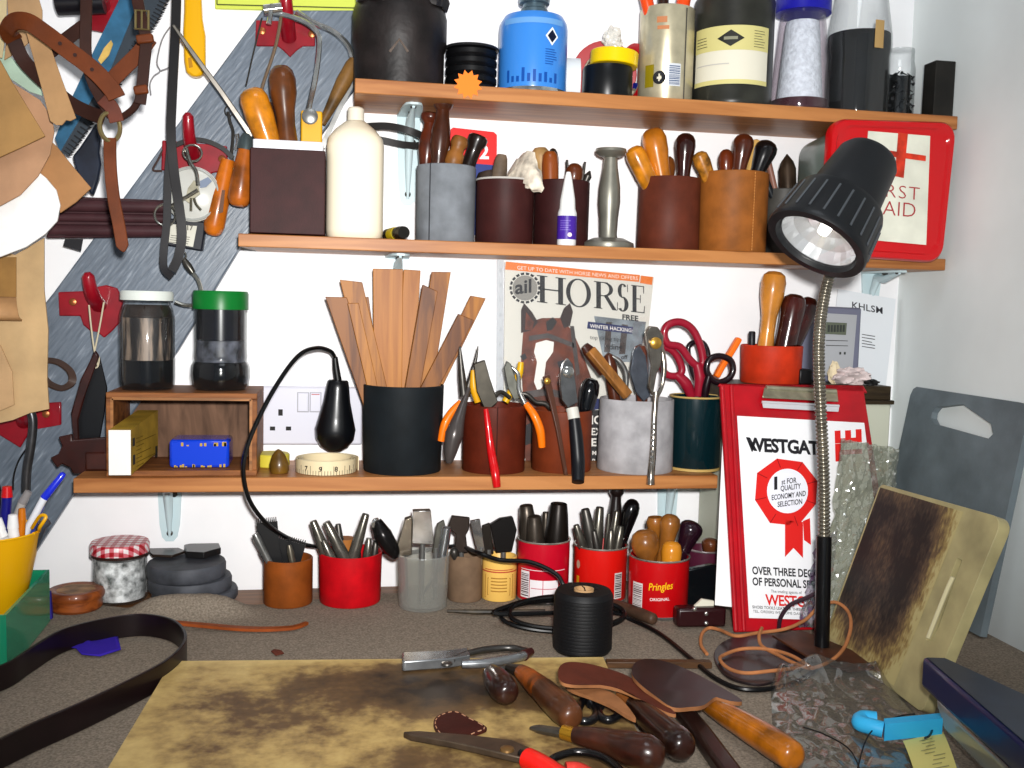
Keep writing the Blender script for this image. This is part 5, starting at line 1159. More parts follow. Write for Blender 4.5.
intool(c, 634, 499, 620, .006, PEAR, 17, plain((20, 18, 20), .2, coat=.5), 'awl', 'black pear-shaped handle rising right of the orange-red can', 'tool handle')
c = can('red can with yellow lettering, full of wooden knob handles on the bench', 628, 686, 555, 620, (196, 20, 28), 3)
ROOTC = V((c.x, c.y, 0)); fn = on_cyl((c.x, c.y, ZB), c.r, .0005, .0)
m = MB(); barcode(m, -.038, .009, -.021, .046, fn, True, 22, 7); m.build('barcode', [plain((220, 214, 212), .5), plain((120, 100, 100), .5)], c.o)
m = MB(); m.cur = 0; a0 = -.0065
put_text(m, 'Pringles', lambda a, b: fn(-.013+a, .0385+b*1.3+a*.12), .0108, off=.00008, sx=.95, shear=.12)
m.cur = 1; put_text(m, 'ORIGINAL', lambda a, b: fn(-.0105+a, .025+b+a*.08), .0056, off=.00003, sx=1.0)
m.build('lettering', [plain((240, 200, 30), .4), plain((238, 232, 230), .4)], c.o, smooth=0)
g_ = 'wooden knobs in the yellow-lettered can'
PRC = c
intool(c, 643, 530, 649, -.014, [(0, 0), (.03, .5), (.12, .82), (.35, 1), (.6, .92), (.8, .6), (1, .45)], 29, plain((144, 96, 46), .3, var=.25, coat=.4), 'awl', 'largest brown ball-ended handle in the yellow-lettered can', 'tool handle', g_, below=.008)
intool(c, 672, 514, 663, .002, [(0, 0), (.02, .5), (.08, .85), (.2, 1), (.4, .8), (.7, .66), (1, .7)], 21, plain((146, 98, 44), .3, var=.25, coat=.4), 'awl', 'tall brown handle in the middle of the yellow-lettered can', 'tool handle', g_, below=.012)
intool(c, 655, 517, 657, .022, [(0, 0), (0, .8), (.1, 1), (.25, .9), (.4, .5), (1, .5)], 18, plain((156, 104, 46), .35, coat=.3), 'awl', 'mushroom-topped brown handle behind the others in yellow-lettered can', 'tool handle', g_, below=.012)
intool(c, 672, 541, 671, -.020, [(0, 0), (.03, .55), (.14, .85), (.4, 1), (1, .9)], 21, plain((206, 142, 46), .25, coat=.5), 'awl', 'short orange knob at front of the yellow-lettered can', 'tool handle', g_, below=.01)
intool(c, 694, 521, 680, .004, PEAR, 24, plain((46, 22, 36), .2, coat=.5), 'awl', 'dark plum pear-shaped handle leaning right in yellow-lettered can', 'tool handle', g_, below=.012)
c = cup('snack_can', 'dark purple can behind the black case, right of the yellow-lettered can', 'can', 684, 722, 548, 600, ZB, plain((92, 40, 62), .4), y=-.092, rim=metal((190, 180, 180), .3), wall=.0018)
intool(c, 712, 538, 709, -.004, EGG, 18, plain((110, 66, 40), .35, coat=.3), 'awl', 'small brown knob handle in the dark purple can', 'tool handle', below=.012)
# black case and maroon studded case right of the can
t = thing('phone_case', 'black glossy flat case leaning beside the yellow-lettered can', 'case', G(700, 612))
p = G(700, 611); yq = p.y
m = MB(); m.prism(pp([(677, 577), (683, 571), (712, 565), (722, 566), (722, 608), (681, 609)], yq+.01), (0, .012, 0)); m.build('case', plain((20, 24, 28), .25, coat=.4), t, bevel=.002)
m = MB(); m.prism(pp([(677, 577), (679, 575), (684, 606), (681, 609)], yq+.0085), (0, .001, 0)); m.build('edge_strip', plain((90, 110, 120), .3), t)
t = thing('knife_sheath', 'maroon leather sheath with silver studs lying in front of the black case', 'sheath', G(702, 626))
z0 = ZB+.0012; a, b = G(677, 629), G(727, 629); fy = a.y; hh = P(702, 609, fy).z-ZB
m = MB(); m.hexa([V((a.x, fy, z0)), V((b.x, fy-.004, z0)), V((b.x, fy+.02, z0)), V((a.x, fy+.02, z0))], [V((a.x, fy, z0+hh)), V((b.x, fy-.004, z0+hh)), V((b.x, fy+.02, z0+hh)), V((a.x, fy+.02, z0+hh))]); m.build('leather', plain((56, 22, 26), .35, coat=.2), t, bevel=.004)
m = MB()
for u, v in ((694.5, 609), (706, 613.5), (706, 623)): q = P(u, v, fy-.003); m.spin(q, q+V((0, -.003, 0)), [(0, .003), (.6, .0026), (1, .001)], 12)
m.build('stud', CHROME, t)
m = MB(); q = P(702, 606, fy+.008); m.prism([q+V((-.012, 0, -.002)), q+V((.016, 0, -.004)), q+V((.016, 0, .006)), q+V((0, 0, .009))], (0, .004, 0)); m.build('white_tag', plain((226, 222, 206), .6), t)
# ================================================================== red clipboard
TL, TR, BL = P(718, 383, -.126), P(868, 391, -.126), G(735, 632, ZB+.003)
CX = (TR-TL); CX.y = 0; CX.z = 0; CN = (CX.cross(BL-TL)).normalized()
if CN.dot(CAM-TL) < 0: CN = -CN
def CB(u, v, e=0.0):
    d = ray(u, v); o = TL+CN*e; return CAM+d*((o-CAM).dot(CN)/d.dot(CN))
BRc = BL+CX.normalized()*(.228); TRc = TL+CX.normalized()*.222
t = thing('clipboard', 'red clipboard holding a printed rosette advert, leaning against the cream box', 'clipboard', (BL+BRc)/2)
RED = plain((182, 20, 38), .35, coat=.25, var=.08)
m = MB(); m.prism([BL, BRc, TRc+CX.normalized()*-.004, TRc+(BL-TL).normalized()*.012+CX.normalized()*.002, TL+(BL-TL).normalized()*.004, TL+CX.normalized()*.003], -CN*.006); m.build('board', RED, t, bevel=.0015)
m = MB()
for a, b, r in (((722, 386), (736, 631), .0035), ((731, 386), (744, 631), .003)): m.tube([CB(*a, .0), CB(*b, .0)], r, 10)
m.build('spine', RED, t)
m = MB(); m.prism([CB(724, 412, -.009), CB(734, 410, -.009), CB(740, 608, -.009), CB(715, 605, -.009)], -CN*.0012); m.build('backing_sheet', plain((246, 246, 246), .6), t)
m = MB(); m.prism([CB(737, 416, .0008), CB(864, 423, .0008), CB(889, 622, .0008), CB(749, 618, .0008)], CN*.0006); sh = m.build('advert_sheet', plain((240, 240, 242), .5), t)
BKI = plain((44, 42, 48), .5); RDI = plain((222, 44, 40), .5)
def q1(u, v): return CB(u, v, .0018)
def q2(u, v): return CB(u, v, .0022)
def q3(u, v): return CB(u, v, .0026)
m = MB(); m.cur = 0
sl = .055
def tx(s, u, v, size, **k): put_text(m, s, lambda a, b: q1(u+a+b*-.05, v-b+a*sl), size, **k)
tx('WESTGATE', 747.5, 450.5, 18.5, off=.75, sx=.88, space=.93)
flat(m, [(746.5, 437.5), (750, 437.5), (757.5, 451), (754, 451)], q1)
def ty(s, u, v, size, **k): put_text(m, s, lambda a, b: q3(u+a, v-b-a*.13), size, **k)
m.build('heading', BKI, sh, smooth=0); m = MB(); ty('1', 771.5, 489.5, 17, off=.75); ty('st FOR', 781.5, 484.5, 7.6, off=.12, sx=.68); ty('QUALITY', 780.5, 491, 7.4, off=.12, sx=.66); ty('ECONOMY AND', 771.5, 500.2, 7.4, off=.12, sx=.62); ty('SELECTION', 777.5, 507, 7.4, off=.12, sx=.66)
m.build('rosette_lettering', BKI, sh, smooth=0); m = MB(); tx('OVER THREE DECADES', 752.3, 574, 11, off=.3, sx=.69); tx('OF PERSONAL SERVICE', 752.5, 585, 11, off=.3, sx=.69)
m.build('slogan', BKI, sh, smooth=0); m = MB(); tx('The trading agents of', 771, 592.5, 4.2, off=.0, sx=.85)
tx('SHOES TOOLS LEATHER THREADS', 752.3, 608.2, 4.0, off=.05, sx=.9); tx('TEL. ORDERS WELCOME DAILY', 753, 612.5, 3.8, off=.0, sx=.95)
m.build('small_print', BKI, sh, smooth=0)
m = MB(); m.cur = 0
tx('WESTGATE', 766, 604.8, 15, off=.35, sx=.82, space=.95)
m.build('red_lettering', RDI, sh, smooth=0); m = MB()
put_text(m, 'TE', lambda a, b: q1(860-b*.93+(a-34)*-.03, 461-a*1.0+(28-b)*-.05), 38, off=1.5, sx=.72, space=1.0)
m.build('upright_lettering', RDI, sh, smooth=0); m = MB(); oc = [(777, 458.5), (802.5, 462), (817.5, 481), (816, 504), (798, 526), (770, 523), (755, 500), (757, 473)]
flat(m, oc, q1)
flat(m, [(785, 520), (803, 522), (803, 558), (793.5, 548), (785, 557)], q1); flat(m, [(803, 521), (810, 518), (811, 545), (804, 540)], q1)
m.build('red_rosette', RDI, sh, smooth=0)
m = MB(); m.cur = 0; flat(m, [(787.5+20.5*math.cos(2*PI*k/36), 491+22.3*math.sin(2*PI*k/36)) for k in range(36)], q2)
m.cur = 1
for k in range(8):
    a, b = oc[k], (787.5+(oc[k][0]-787.5)*.66, 491+(oc[k][1]-491)*.72); d = V((b[1]-a[1], a[0]-b[0], 0)).normalized()*.35
    flat(m, [(a[0]-d.x, a[1]-d.y), (b[0]-d.x, b[1]-d.y), (b[0]+d.x, b[1]+d.y), (a[0]+d.x, a[1]+d.y)], q2)
m.build('rosette_centre', [plain((236, 236, 244), .5), plain((150, 20, 24), .5)], sh, smooth=0)
CLP = metal((186, 182, 160), .3)
m = MB(); m.prism([CB(764, 388, .003), CB(837, 392, .003), CB(838, 402, .009), CB(762, 398, .009)], CN*.0015); m.tube([CB(766, 388, .004), CB(836, 392, .004)], .0042, 12); k_ = m.build('spring_clip', CLP, t, bevel=.0005)
m = MB(); m.prism([CB(762, 402.5, .006), CB(839, 406.5, .006), CB(838, 412, .003), CB(763, 408, .003)], CN*.0012); m.tube([CB(762, 402, .007), CB(839, 406, .007)], .002, 8); m.build('clip_lip', plain((232, 232, 236), .25, metal=.4), k_)
# ================================================================== gooseneck lamp
lb = G(821.5, 656, ZB); yl = lb.y
t = thing('gooseneck_lamp', 'black spotlight lamp on chrome gooseneck standing among leather scraps on the bench', 'lamp', lb)
BP = plain((22, 23, 26), .32, coat=.3)
m = MB(); m.lathe(lb+V((0, 0, .0006)), [(0, 0), (.0105, 0), (.011, .003), (.0105, .006), (.010, .008), (0, .008)], 36); m.build('base', BP, t)
p1 = P(824, 536, yl)
m = MB(); m.tube([lb+V((0, 0, .006)), lb.lerp(p1, .5), p1], .0088, 18); m.build('lower_stem', BP, t)
def axpt(a): return a
HB, HL = P(866, 163, yl+.012), P(815, 245, yl-.012)
ax = HL-HB
neck = [p1, P(824, 490, yl), P(822.5, 445, yl), P(820.5, 405, yl+.006), P(819, 370, yl+.018), P(819, 340, yl+.034), P(822, 310, yl+.052), P(829, 277, yl+.066), P(844, 235, yl+.072), P(856, 190, yl+.055), HB+ax*.1]
q = cat_(neck, 40); L = 0; rs = []; pts = []
tot = [0]
for a, b in zip(q, q[1:]): tot.append(tot[-1]+(b-a).length)
n = int(tot[-1]/.00115); j = 0
for k in range(n+1):
    s = tot[-1]*k/n
    while j < len(tot)-2 and tot[j+1] < s: j += 1
    f_ = (s-tot[j])/max(1e-9, tot[j+1]-tot[j]); pts.append(q[j].lerp(q[j+1], f_)); rs.append((.0066, .0073, .0066, .0052)[k % 4])
m = MB(); m.tube(pts, rs, 14); m.build('gooseneck', metal((150, 144, 132), .25), t, smooth=80)
HD = plain((34, 36, 39), .5, coat=.05)
rb_, rf = 31*mpp(HB), 53*mpp(HL)
m = MB(); m.spin(HB, HL, [(-.10, 0), (-.10, rb_*.7), (-.08, rb_*.88), (-.02, rb_), (.40, rb_*1.16), (.50, rb_*1.2), (.52, rb_*1.2)], 48); hd = m.build('head', HD, t)
m = MB(); m.spin(HB, HL, [(.5, rb_*.9), (.5, rf*.80), (.515, rf*.86), (.56, rf*.9), (.93, rf*.985), (.97, rf), (1.0, rf*.98), (1.0, rf*.82), (.90, rf*.76), (.62, rf*.60), (.5, rb_*.9)], 56); ring = m.build('front_ring', plain((30, 32, 35), .45, coat=.08), t)
m = MB(); a_, b_ = perp(ax)
for k in range(22):
    w = 2*PI*k/22; d = a_*math.cos(w)+b_*math.sin(w)
    m.tube([HB+ax*.59+d*rf*.905, HB+ax*.91+d*rf*.983], .0013, 6)
m.build('grip_rib', plain((84, 88, 92), .45), ring)
m = MB(); nseg = 28
m.spin(HB, HL, [(.70, 0), (.70, rf*.2), (.74, rf*.44), (.82, rf*.64), (.93, rf*.765), (.94, rf*.76), (.93, rf*.745), (.84, rf*.62), (.76, rf*.4), (.72, rf*.16), (.72, 0)], 28); m.build('reflector', plain((236, 238, 240), .18, metal=.7, spec=.6), t, smooth=0)
m = MB(); m.spin(HB+ax*.72, HB+ax*.88, [(0, .006), (.5, .007), (.85, .006), (1, 0)], 16); m.build('bulb', glow((255, 250, 240), 9), t)
m = MB(); m.spin(HB+ax*.955, HB+ax*.962, [(0, 0), (0, rf*.77), (1, rf*.77), (1, 0)], 40); m.build('lens', clear((245, 248, 250), .02, .03, d=.2, g=.06), t)
# ================================================================== boards at the right wall
def RWp(u, v, x): return PX(u, v, x)
# grey board parallel to the right wall, leaning on it
xt, xb_ = XR-.006, XR-.055
gt1 = PX(912, 386, xt)
zt_ = gt1.z
def GB(u, v, e=0.0):
    n = V((zt_-ZB, 0, -(xt-xb_))).normalized(); o = V((xt, 0, zt_)); d = ray(u, v); p = CAM+d*((o-CAM).dot(n)/d.dot(n)); return p-n*e
t = thing('grey_board', 'large grey plastic cutting board with cut-out handle leaning on the right wall', 'cutting board', (xb_, -.3, ZB))
pA, pB = GB(912, 387), GB(1036, 424)
yA = pA.y; yB = min(pB.y, -.44); yB = GB(1016, 470).y
n = V((zt_-ZB, 0, -(xt-xb_))).normalized()
def gp(y, s): return V((xb_+(xt-xb_)*s, y, ZB+.003+(zt_-ZB-.003)*s))
r_ = .02; hh = (zt_-ZB)
outer = [gp(yA, 0), gp(yB, 0), gp(yB, 1-r_/hh)]+[gp(yB+r_*(1-math.cos(w)), 1-r_/hh*(1-math.sin(w))) for w in (.4, .8, 1.2)]+[gp(yB+r_, 1), gp(yA-r_*.6, 1), gp(yA-r_*.2, 1-.2*r_/hh), gp(yA, 1-.7*r_/hh)]
hole = [GB(*q) for q in ((932, 412), (936, 407), (962, 404), (991, 424), (993, 434), (988, 439), (934, 424), (931, 418))]
m = MB(); m.prism(outer, n*.010, [hole]); m.build('board', plain((128, 138, 143), .5, var=.12, scale=14, bump=.2, bscale=160), t)
m = MB(); m.tube([gp(yB+.0, .0)-n*.0012+V((0, .030, .012)), gp(yB, 1)-n*.0012+V((0, .030, -.05))], .0012, 6); m.build('moulded_line', plain((150, 156, 160), .4), t)
# stained cream cutting board
bl_, br_ = G(824, 637, ZB+.0045), G(922, 712, ZB+.0045); X = br_-bl_
tl_ = CAM+ray(880, 483)*((bl_-CAM).dot(X)/ray(880, 483).dot(X)); Yv = tl_-bl_
NB = X.cross(Yv).normalized()
if NB.dot(CAM-bl_) < 0: NB = -NB
d_ = ray(1003, 518); tr_ = CAM+d_*((bl_-CAM).dot(NB)/d_.dot(NB))
def SBp(s, t_, e=0.0): return bl_*(1-s)*(1-t_)+br_*s*(1-t_)+tr_*s*t_+tl_*(1-s)*t_+NB*e
def SBh(u, v, e=0.0):
    d = ray(u, v); return CAM+d*((bl_+NB*e-CAM).dot(NB)/d.dot(NB))
def stain_board():
    m, nt, b = base_mat('stained_board')
    tc = nt.nodes.new('ShaderNodeTexCoord'); L = nt.links.new
    n1 = nt.nodes.new('ShaderNodeTexNoise'); n1.inputs['Scale'].default_value = 22; n1.inputs['Detail'].default_value = 8
    n2 = nt.nodes.new('ShaderNodeTexNoise'); n2.inputs['Scale'].default_value = 260; n2.inputs['Detail'].default_value = 5
    mp = nt.nodes.new('ShaderNodeMapping'); mp.inputs['Scale'].default_value = (1, 1, .3); L(tc.outputs['Object'], mp.inputs['Vector']); L(mp.outputs['Vector'], n2.inputs['Vector'])
    L(tc.outputs['Object'], n1.inputs['Vector'])
    # the worn dark patch has a shape of its own on the face; noise breaks up its edge
    at_ = nt.nodes.new('ShaderNodeAttribute'); at_.attribute_name = 'stain'
    ad = nt.nodes.new('ShaderNodeMath'); ad.operation = 'MULTIPLY_ADD'; L(n1.outputs['Fac'], ad.inputs[0]); ad.inputs[1].default_value = 1.3; L(at_.outputs['Fac'], ad.inputs[2])
    ad2 = nt.nodes.new('ShaderNodeMath'); ad2.operation = 'MULTIPLY_ADD'; L(n2.outputs['Fac'], ad2.inputs[0]); ad2.inputs[1].default_value = .9; L(ad.outputs[0], ad2.inputs[2])
    r = nt.nodes.new('ShaderNodeValToRGB'); e = r.color_ramp.elements; e[0].position = 0; e[0].color = lin((190, 178, 132)); e[1].position = 1; e[1].color = lin((44, 39, 36))
    q = e.new(.22); q.color = lin((160, 140, 94)); q = e.new(.45); q.color = lin((118, 98, 74)); q = e.new(.7); q.color = lin((82, 68, 58))
    L(ad2.outputs[0], r.inputs['Fac']); L(r.outputs['Color'], b.inputs['Base Color']); b.inputs['Roughness'].default_value = .5; b.inputs['Specular IOR Level'].default_value = .2
    return m
t = thing('stained_board', 'thick cream cutting board with big black stain leaning at right of the lamp', 'cutting board', (bl_+br_)/2)
TH = .013
# body with slot
slot = [SBh(*q) for q in ((957, 558), (962, 560), (938, 628), (931, 641), (926, 640), (930, 626))]
out = []
rc = .07
for cx, cy, w0 in ((1-rc, 1-rc, 0), (rc*.6, 1-rc*.6, PI/2), (rc*.5, rc*.5, PI), (1-rc*.5, rc*.5, 1.5*PI)):
    rr_ = rc if cx == 1-rc else rc*.55
    for k in range(6): w = w0+PI/2*k/5; out.append(SBp(cx+rr_*math.cos(w), cy+rr_*math.sin(w)))
m = MB(); m.prism(out, -NB*TH, [slot]); m.build('board', plain((178, 168, 128), .4, var=.12, scale=20), t, bevel=.0025)
# stained face: thin skin of the same plastic carrying the worn patch
def skin(u, v): return SBp(.02+.72*u, .02+.955*v, .0004)
m = MB(); m.grid(skin, 24, 24); o = m.build('stained_face', stain_board(), t)
at_ = o.data.attributes.new('stain', 'FLOAT', 'POINT')
for j in range(25):
    for i in range(25):
        u, v = i/24, j/24
        dx = max(0, abs(u-.38)-.34)/.24; dy = max(0, abs(v-.60)-.27)/.34
        wear = math.exp(-((u-.36)/.22)**2-((v-.5)/.28)**2)
        at_.data[j*25+i].value = -1.1+1.0-.28*wear-.95*(dx*dx+dy*dy)**.5
m = MB(); m.tube(cat_([SBh(*q, .0012) for q in ((953, 577), (947, 590), (937, 615), (928, 638))], 4), .0024, 8); m.build('moulded_ridge', plain((206, 198, 164), .35), t)
# white wall plug / clip behind
p = GB(966, 657, .012); crumple('paper_scrap', 'tiny white scrap of paper stuck behind the stained cutting board', 'paper', p+V((.0, 0, 0)), .007, .006, .012, plain((232, 230, 224), .8), 21, .35, 9)
# ================================================================== clear bags
FILM = clear((196, 198, 184), .40, .09, 2.6, d=.6, g=.3)
def film(name, label, fn, nu, nv, mat):
    m = MB(); m.grid(fn, nu, nv); return tag(m.build(name, mat, smooth=28), label, 'plastic bag')
yb_ = -.29
ca, cb_, cc_, cd = P(836, 442, -.20), P(893, 452, -.15), P(884, 560, -.24), P(812, 632, -.30); 
def bag1(u, v):
    a = ca.lerp(cb_, u); b = cd.lerp(cc_, u); p = a.lerp(b, v)
    k = .016+.012*NZ.noise(V((u*4, v*6, 1)))+.008*NZ.noise(V((u*11, v*13, 5)))+.004*NZ.noise(V((u*25, v*27, 2)))
    return p+CN*k
film('clear_bag', 'crinkled clear plastic bag hanging between lamp and stained board', bag1, 44, 64, FILM)
def iri():
    m = clear((190, 170, 190), .35, .1, 1.5, d=1).copy(); nt = m.node_tree; b = nt.nodes['Principled BSDF']; tc = nt.nodes.new('ShaderNodeTexCoord'); n = nt.nodes.new('ShaderNodeTexNoise'); n.inputs['Scale'].default_value = 70
    r = nt.nodes.new('ShaderNodeValToRGB'); r.color_ramp.elements[0].color = lin((110, 70, 110)); r.color_ramp.elements[1].color = lin((214, 214, 220)); r.color_ramp.elements[0].position = .4; r.color_ramp.elements[1].position = .62; e = r.color_ramp.elements.new(.5); e.color = lin((120, 150, 140))
    nt.links.new(tc.outputs['Object'], n.inputs['Vector']); nt.links.new(n.outputs['Fac'], r.inputs['Fac']); nt.links.new(r.outputs['Color'], b.inputs['Base Color']); return m
def bag2(u, v):
    a = CB(818, 538, .014).lerp(CB(838, 530, .014), u); b = CB(798, 627, .014).lerp(CB(826, 627, .014), u); p = a.lerp(b, v)
    p = p+V((0, 0, .0))
    return p+CN*(.010*NZ.noise(V((u*5, v*9, 11)))+.008*NZ.noise(V((u*14, v*22, 3))))
film('shiny_film', 'crumpled shiny purple-silver film against the lower clipboard sheet', bag2, 26, 44, iri())
def bag3(u, v):
    a = G(770, 672, ZB).lerp(G(878, 668, ZB), u); b = G(775, 800, ZB).lerp(G(985, 800, ZB), u); p = a.lerp(b, v)
    h = .005+.020*math.exp(-((v-.10)/.09)**2)*(.7+.4*NZ.noise(V((p.x*20, 1, 4))))+.009*abs(NZ.noise(V((p.x*26, p.y*26, 9))))+.004*abs(NZ.noise(V((p.x*60, p.y*60, 2))))
    e = min(u, 1-u, v, 1-v)
    p.z = ZB+.0012+h*min(1, e*9); return p
film('clear_bag', 'large flat clear plastic bag lying on the bench in front of the lamp', bag3, 70, 70, clear((206, 206, 202), .11, .09, 3.0, d=.5, g=.14))
# ================================================================== things at the lower right
# blue strip, yellow note, tub with navy lid
z0 = ZB+.016
LBL = plain((70, 186, 232), .5)
a, b = G(884, 741, z0), G(942, 735, z0); hh = .016
m = MB(); A0, A1 = V((a.x, a.y, z0)), V((b.x, b.y, z0)); dy = V((.006, .012, 0))
m.hexa([A0, A1, A1+dy, A0+dy], [p+V((0, 0, hh)) for p in (A0, A1, A1+dy, A0+dy)])
m.tube(cat_([A0+V((.002, .006, hh*.5)), A0+V((-.006, .012, hh*.55)), A0+V((-.012, .022, hh*.5)), A0+V((-.004, .032, hh*.5)), A0+V((.008, .028, hh*.5))], 5), .0075, 10)
tag(m.build('foam_strip', LBL, bevel=.001), 'light blue foam strip with a curled end under the stained cutting board', 'foam strip')
m = MB(); zn = ZB+.0145; yn = [G(903, 742, zn), G(943, 734, zn), G(958, 775, zn), G(917, 782, zn)]
def note(u, v): p = yn[0].lerp(yn[1], u).lerp(yn[3].lerp(yn[2], u), v); p.z = zn+.003*math.sin(v*2.2+.4)+.001*u; return p
m.grid(note, 8, 8, (0, 0, -.0004)); t = m.build('yellow_note', plain((226, 216, 142), .8)); tag(t, 'yellow paper note with faint writing at the bottom right', 'note')
m = MB(); rnd = random.Random(3)
for k in range(9):
    v = .12+.09*k; a = .3+.25*rnd.random(); b = a+.2+.2*rnd.random(); q = [(a, v), (b, v), (b, v+.018), (a, v+.018)]
    flat(m, q, lambda p, w: note(p, w)+V((0, 0, .0005)))
m.build('handwriting', plain((168, 162, 116), .8), t, smooth=0)
zt_ = ZB+.078
A, Bk, D, D0 = G(922, 656, zt_), G(1060, 705, zt_), G(1030, 750, zt_), None
t = thing('plastic_tub', 'clear plastic tub with dark navy lid at the lower right edge', 'tub', G(960, 740, ZB))
fr = (D-A); n2 = V((-fr.y, fr.x, 0)).normalized(); n2 = n2 if n2.dot(Bk-A) > 0 else -n2
Wd = .11; th = .03
q = [A, D, D+n2*Wd, A+n2*Wd]; q[3] = G(950, 660, zt_)+n2*.0+fr.normalized()*0
q = [A, A+fr*1.25, A+fr*1.25+n2*Wd, A+n2*.018]
NV = plain((16, 38, 88), .35, coat=.2); SL = plain((58, 68, 84), .4, var=.1)
m = MB(); m.hexa([p-V((0, 0, th)) for p in q], q); lid = m.build('navy_lid', NV, t, bevel=.004)
cen = sum(q, V())/4
m = MB(); q2_ = [p.lerp(cen, .06)+V((0, 0, .0006)) for p in q]; m.prism(q2_, (0, 0, .0008)); m.build('grey_top', SL, lid)
m = MB(); q3_ = [p.lerp(cen, .13) for p in q]; q4_ = [p.lerp(cen, .28) for p in q]
m.hexa([V((p.x, p.y, ZB+.017)) for p in q4_], [V((p.x, p.y, zt_-th-.001)) for p in q3_]); m.build('clear_body', clear((216, 220, 214), .35, .12, d=.6), t, bevel=.008)
m = MB(); m.prism([V((p.x, p.y, ZB+.024)) for p in [p.lerp(cen, .4) for p in q]], (0, 0, .012)); m.build('yellow_content', plain((206, 190, 60), .5), t)
m = MB(); g1 = cat_([G(942, 716, ZB+.03), G(935, 724, ZB+.02), G(930, 735, ZB+.024), G(925, 738, ZB+.034)], 5); m.tube(g1, .0011, 6)
tag(m.build('black_wire', plain((24, 24, 28), .4)), 'short black wire bending over the light blue foam strip', 'wire')
m = MB(); m.tube(cat_([G(915, 714, ZB+.03), G(900, 716, ZB+.028), G(880, 724, ZB+.026), G(866, 740, ZB+.022), G(856, 775, ZB+.02)], 6), .0007, 6)
tag(m.build('black_thread', plain((24, 24, 28), .6)), 'thin black thread curving from the foam strip over the clear bag', 'thread')
m = MB(); m.tube(cat_([G(803, 727, ZB+.02), G(826, 735, ZB+.021), G(850, 750, ZB+.021), G(862, 775, ZB+.021)], 6), .0007, 6)
tag(m.build('black_thread', plain((40, 36, 34), .6)), 'thin dark thread lying on the clear bag beside the orange handle', 'thread')
# ================================================================== left part of the bench
# gingham jar
y = -.055
x, r, h = at(90, 150, 541, y, ZB)
pr = [(r*.86, 0), (r*.93, .004), (r*.95, h*.3), (r*.92, h*.62), (r*.9, h-.008)]
t = jar('jam_jar', 'glass jam jar with red gingham lid at back left of the bench', x, y, ZB, pr, h, None)
m = MB(); m.lathe((x, y, ZB), inside(pr, .003, h*.72, .003)); m.build('contents', plain((196, 200, 198), .3, var=.5, scale=90), t)
def gingham():
    m, nt, b = base_mat('gingham'); tc = nt.nodes.new('ShaderNodeTexCoord'); L = nt.links.new; sx = nt.nodes.new('ShaderNodeSeparateXYZ'); L(tc.outputs['Object'], sx.inputs[0]); fs = []
    for k in (0, 1):
        a = nt.nodes.new('ShaderNodeMath'); a.operation = 'MULTIPLY'; a.inputs[1].default_value = 1/.0115
        ad = nt.nodes.new('ShaderNodeMath'); ad.operation = 'ADD'
        if k == 0: L(sx.outputs['X'], a.inputs[0])
        else: L(sx.outputs['Y'], ad.inputs[0]); L(sx.outputs['Z'], ad.inputs[1]); L(ad.outputs[0], a.inputs[0])
        f = nt.nodes.new('ShaderNodeMath'); f.operation = 'FRACT'; L(a.outputs[0], f.inputs[0]); g = nt.nodes.new('ShaderNodeMath'); g.operation = 'GREATER_THAN'; g.inputs[1].default_value = .5; L(f.outputs[0], g.inputs[0]); fs.append(g)
    s = nt.nodes.new('ShaderNodeMath'); s.operation = 'ADD'; L(fs[0].outputs[0], s.inputs[0]); L(fs[1].outputs[0], s.inputs[1]); d = nt.nodes.new('ShaderNodeMath'); d.operation = 'DIVIDE'; d.inputs[1].default_value = 2; L(s.outputs[0], d.inputs[0])
    r_ = nt.nodes.new('ShaderNodeValToRGB'); r_.color_ramp.interpolation = 'CONSTANT'; e = r_.color_ramp.elements; e[0].color = lin((236, 226, 226)); e[1].position = .75; e[1].color = lin((178, 24, 44)); q = e.new(.3); q.color = lin((214, 120, 130))
    L(d.outputs[0], r_.inputs['Fac']); L(r_.outputs['Color'], b.inputs['Base Color']); b.inputs['Roughness'].default_value = .35; return m
m = MB(); rl = r*1.0; m.lathe((x, y, ZB+h-.016), [(rl*.9, 0), (rl*.99, .001), (rl, .004), (rl, .013), (rl*.96, .016), (rl*.75, .0165), (0, .017)], 44); m.build('gingham_lid', gingham(), t)
m = MB(); m.lathe((x, y, ZB+h-.0175), [(rl*.85, 0), (rl*1.005, 0), (rl*1.005, .0035), (rl*.85, .0035)], 44); m.build('lid_rim', plain((70, 46, 42), .3), t)
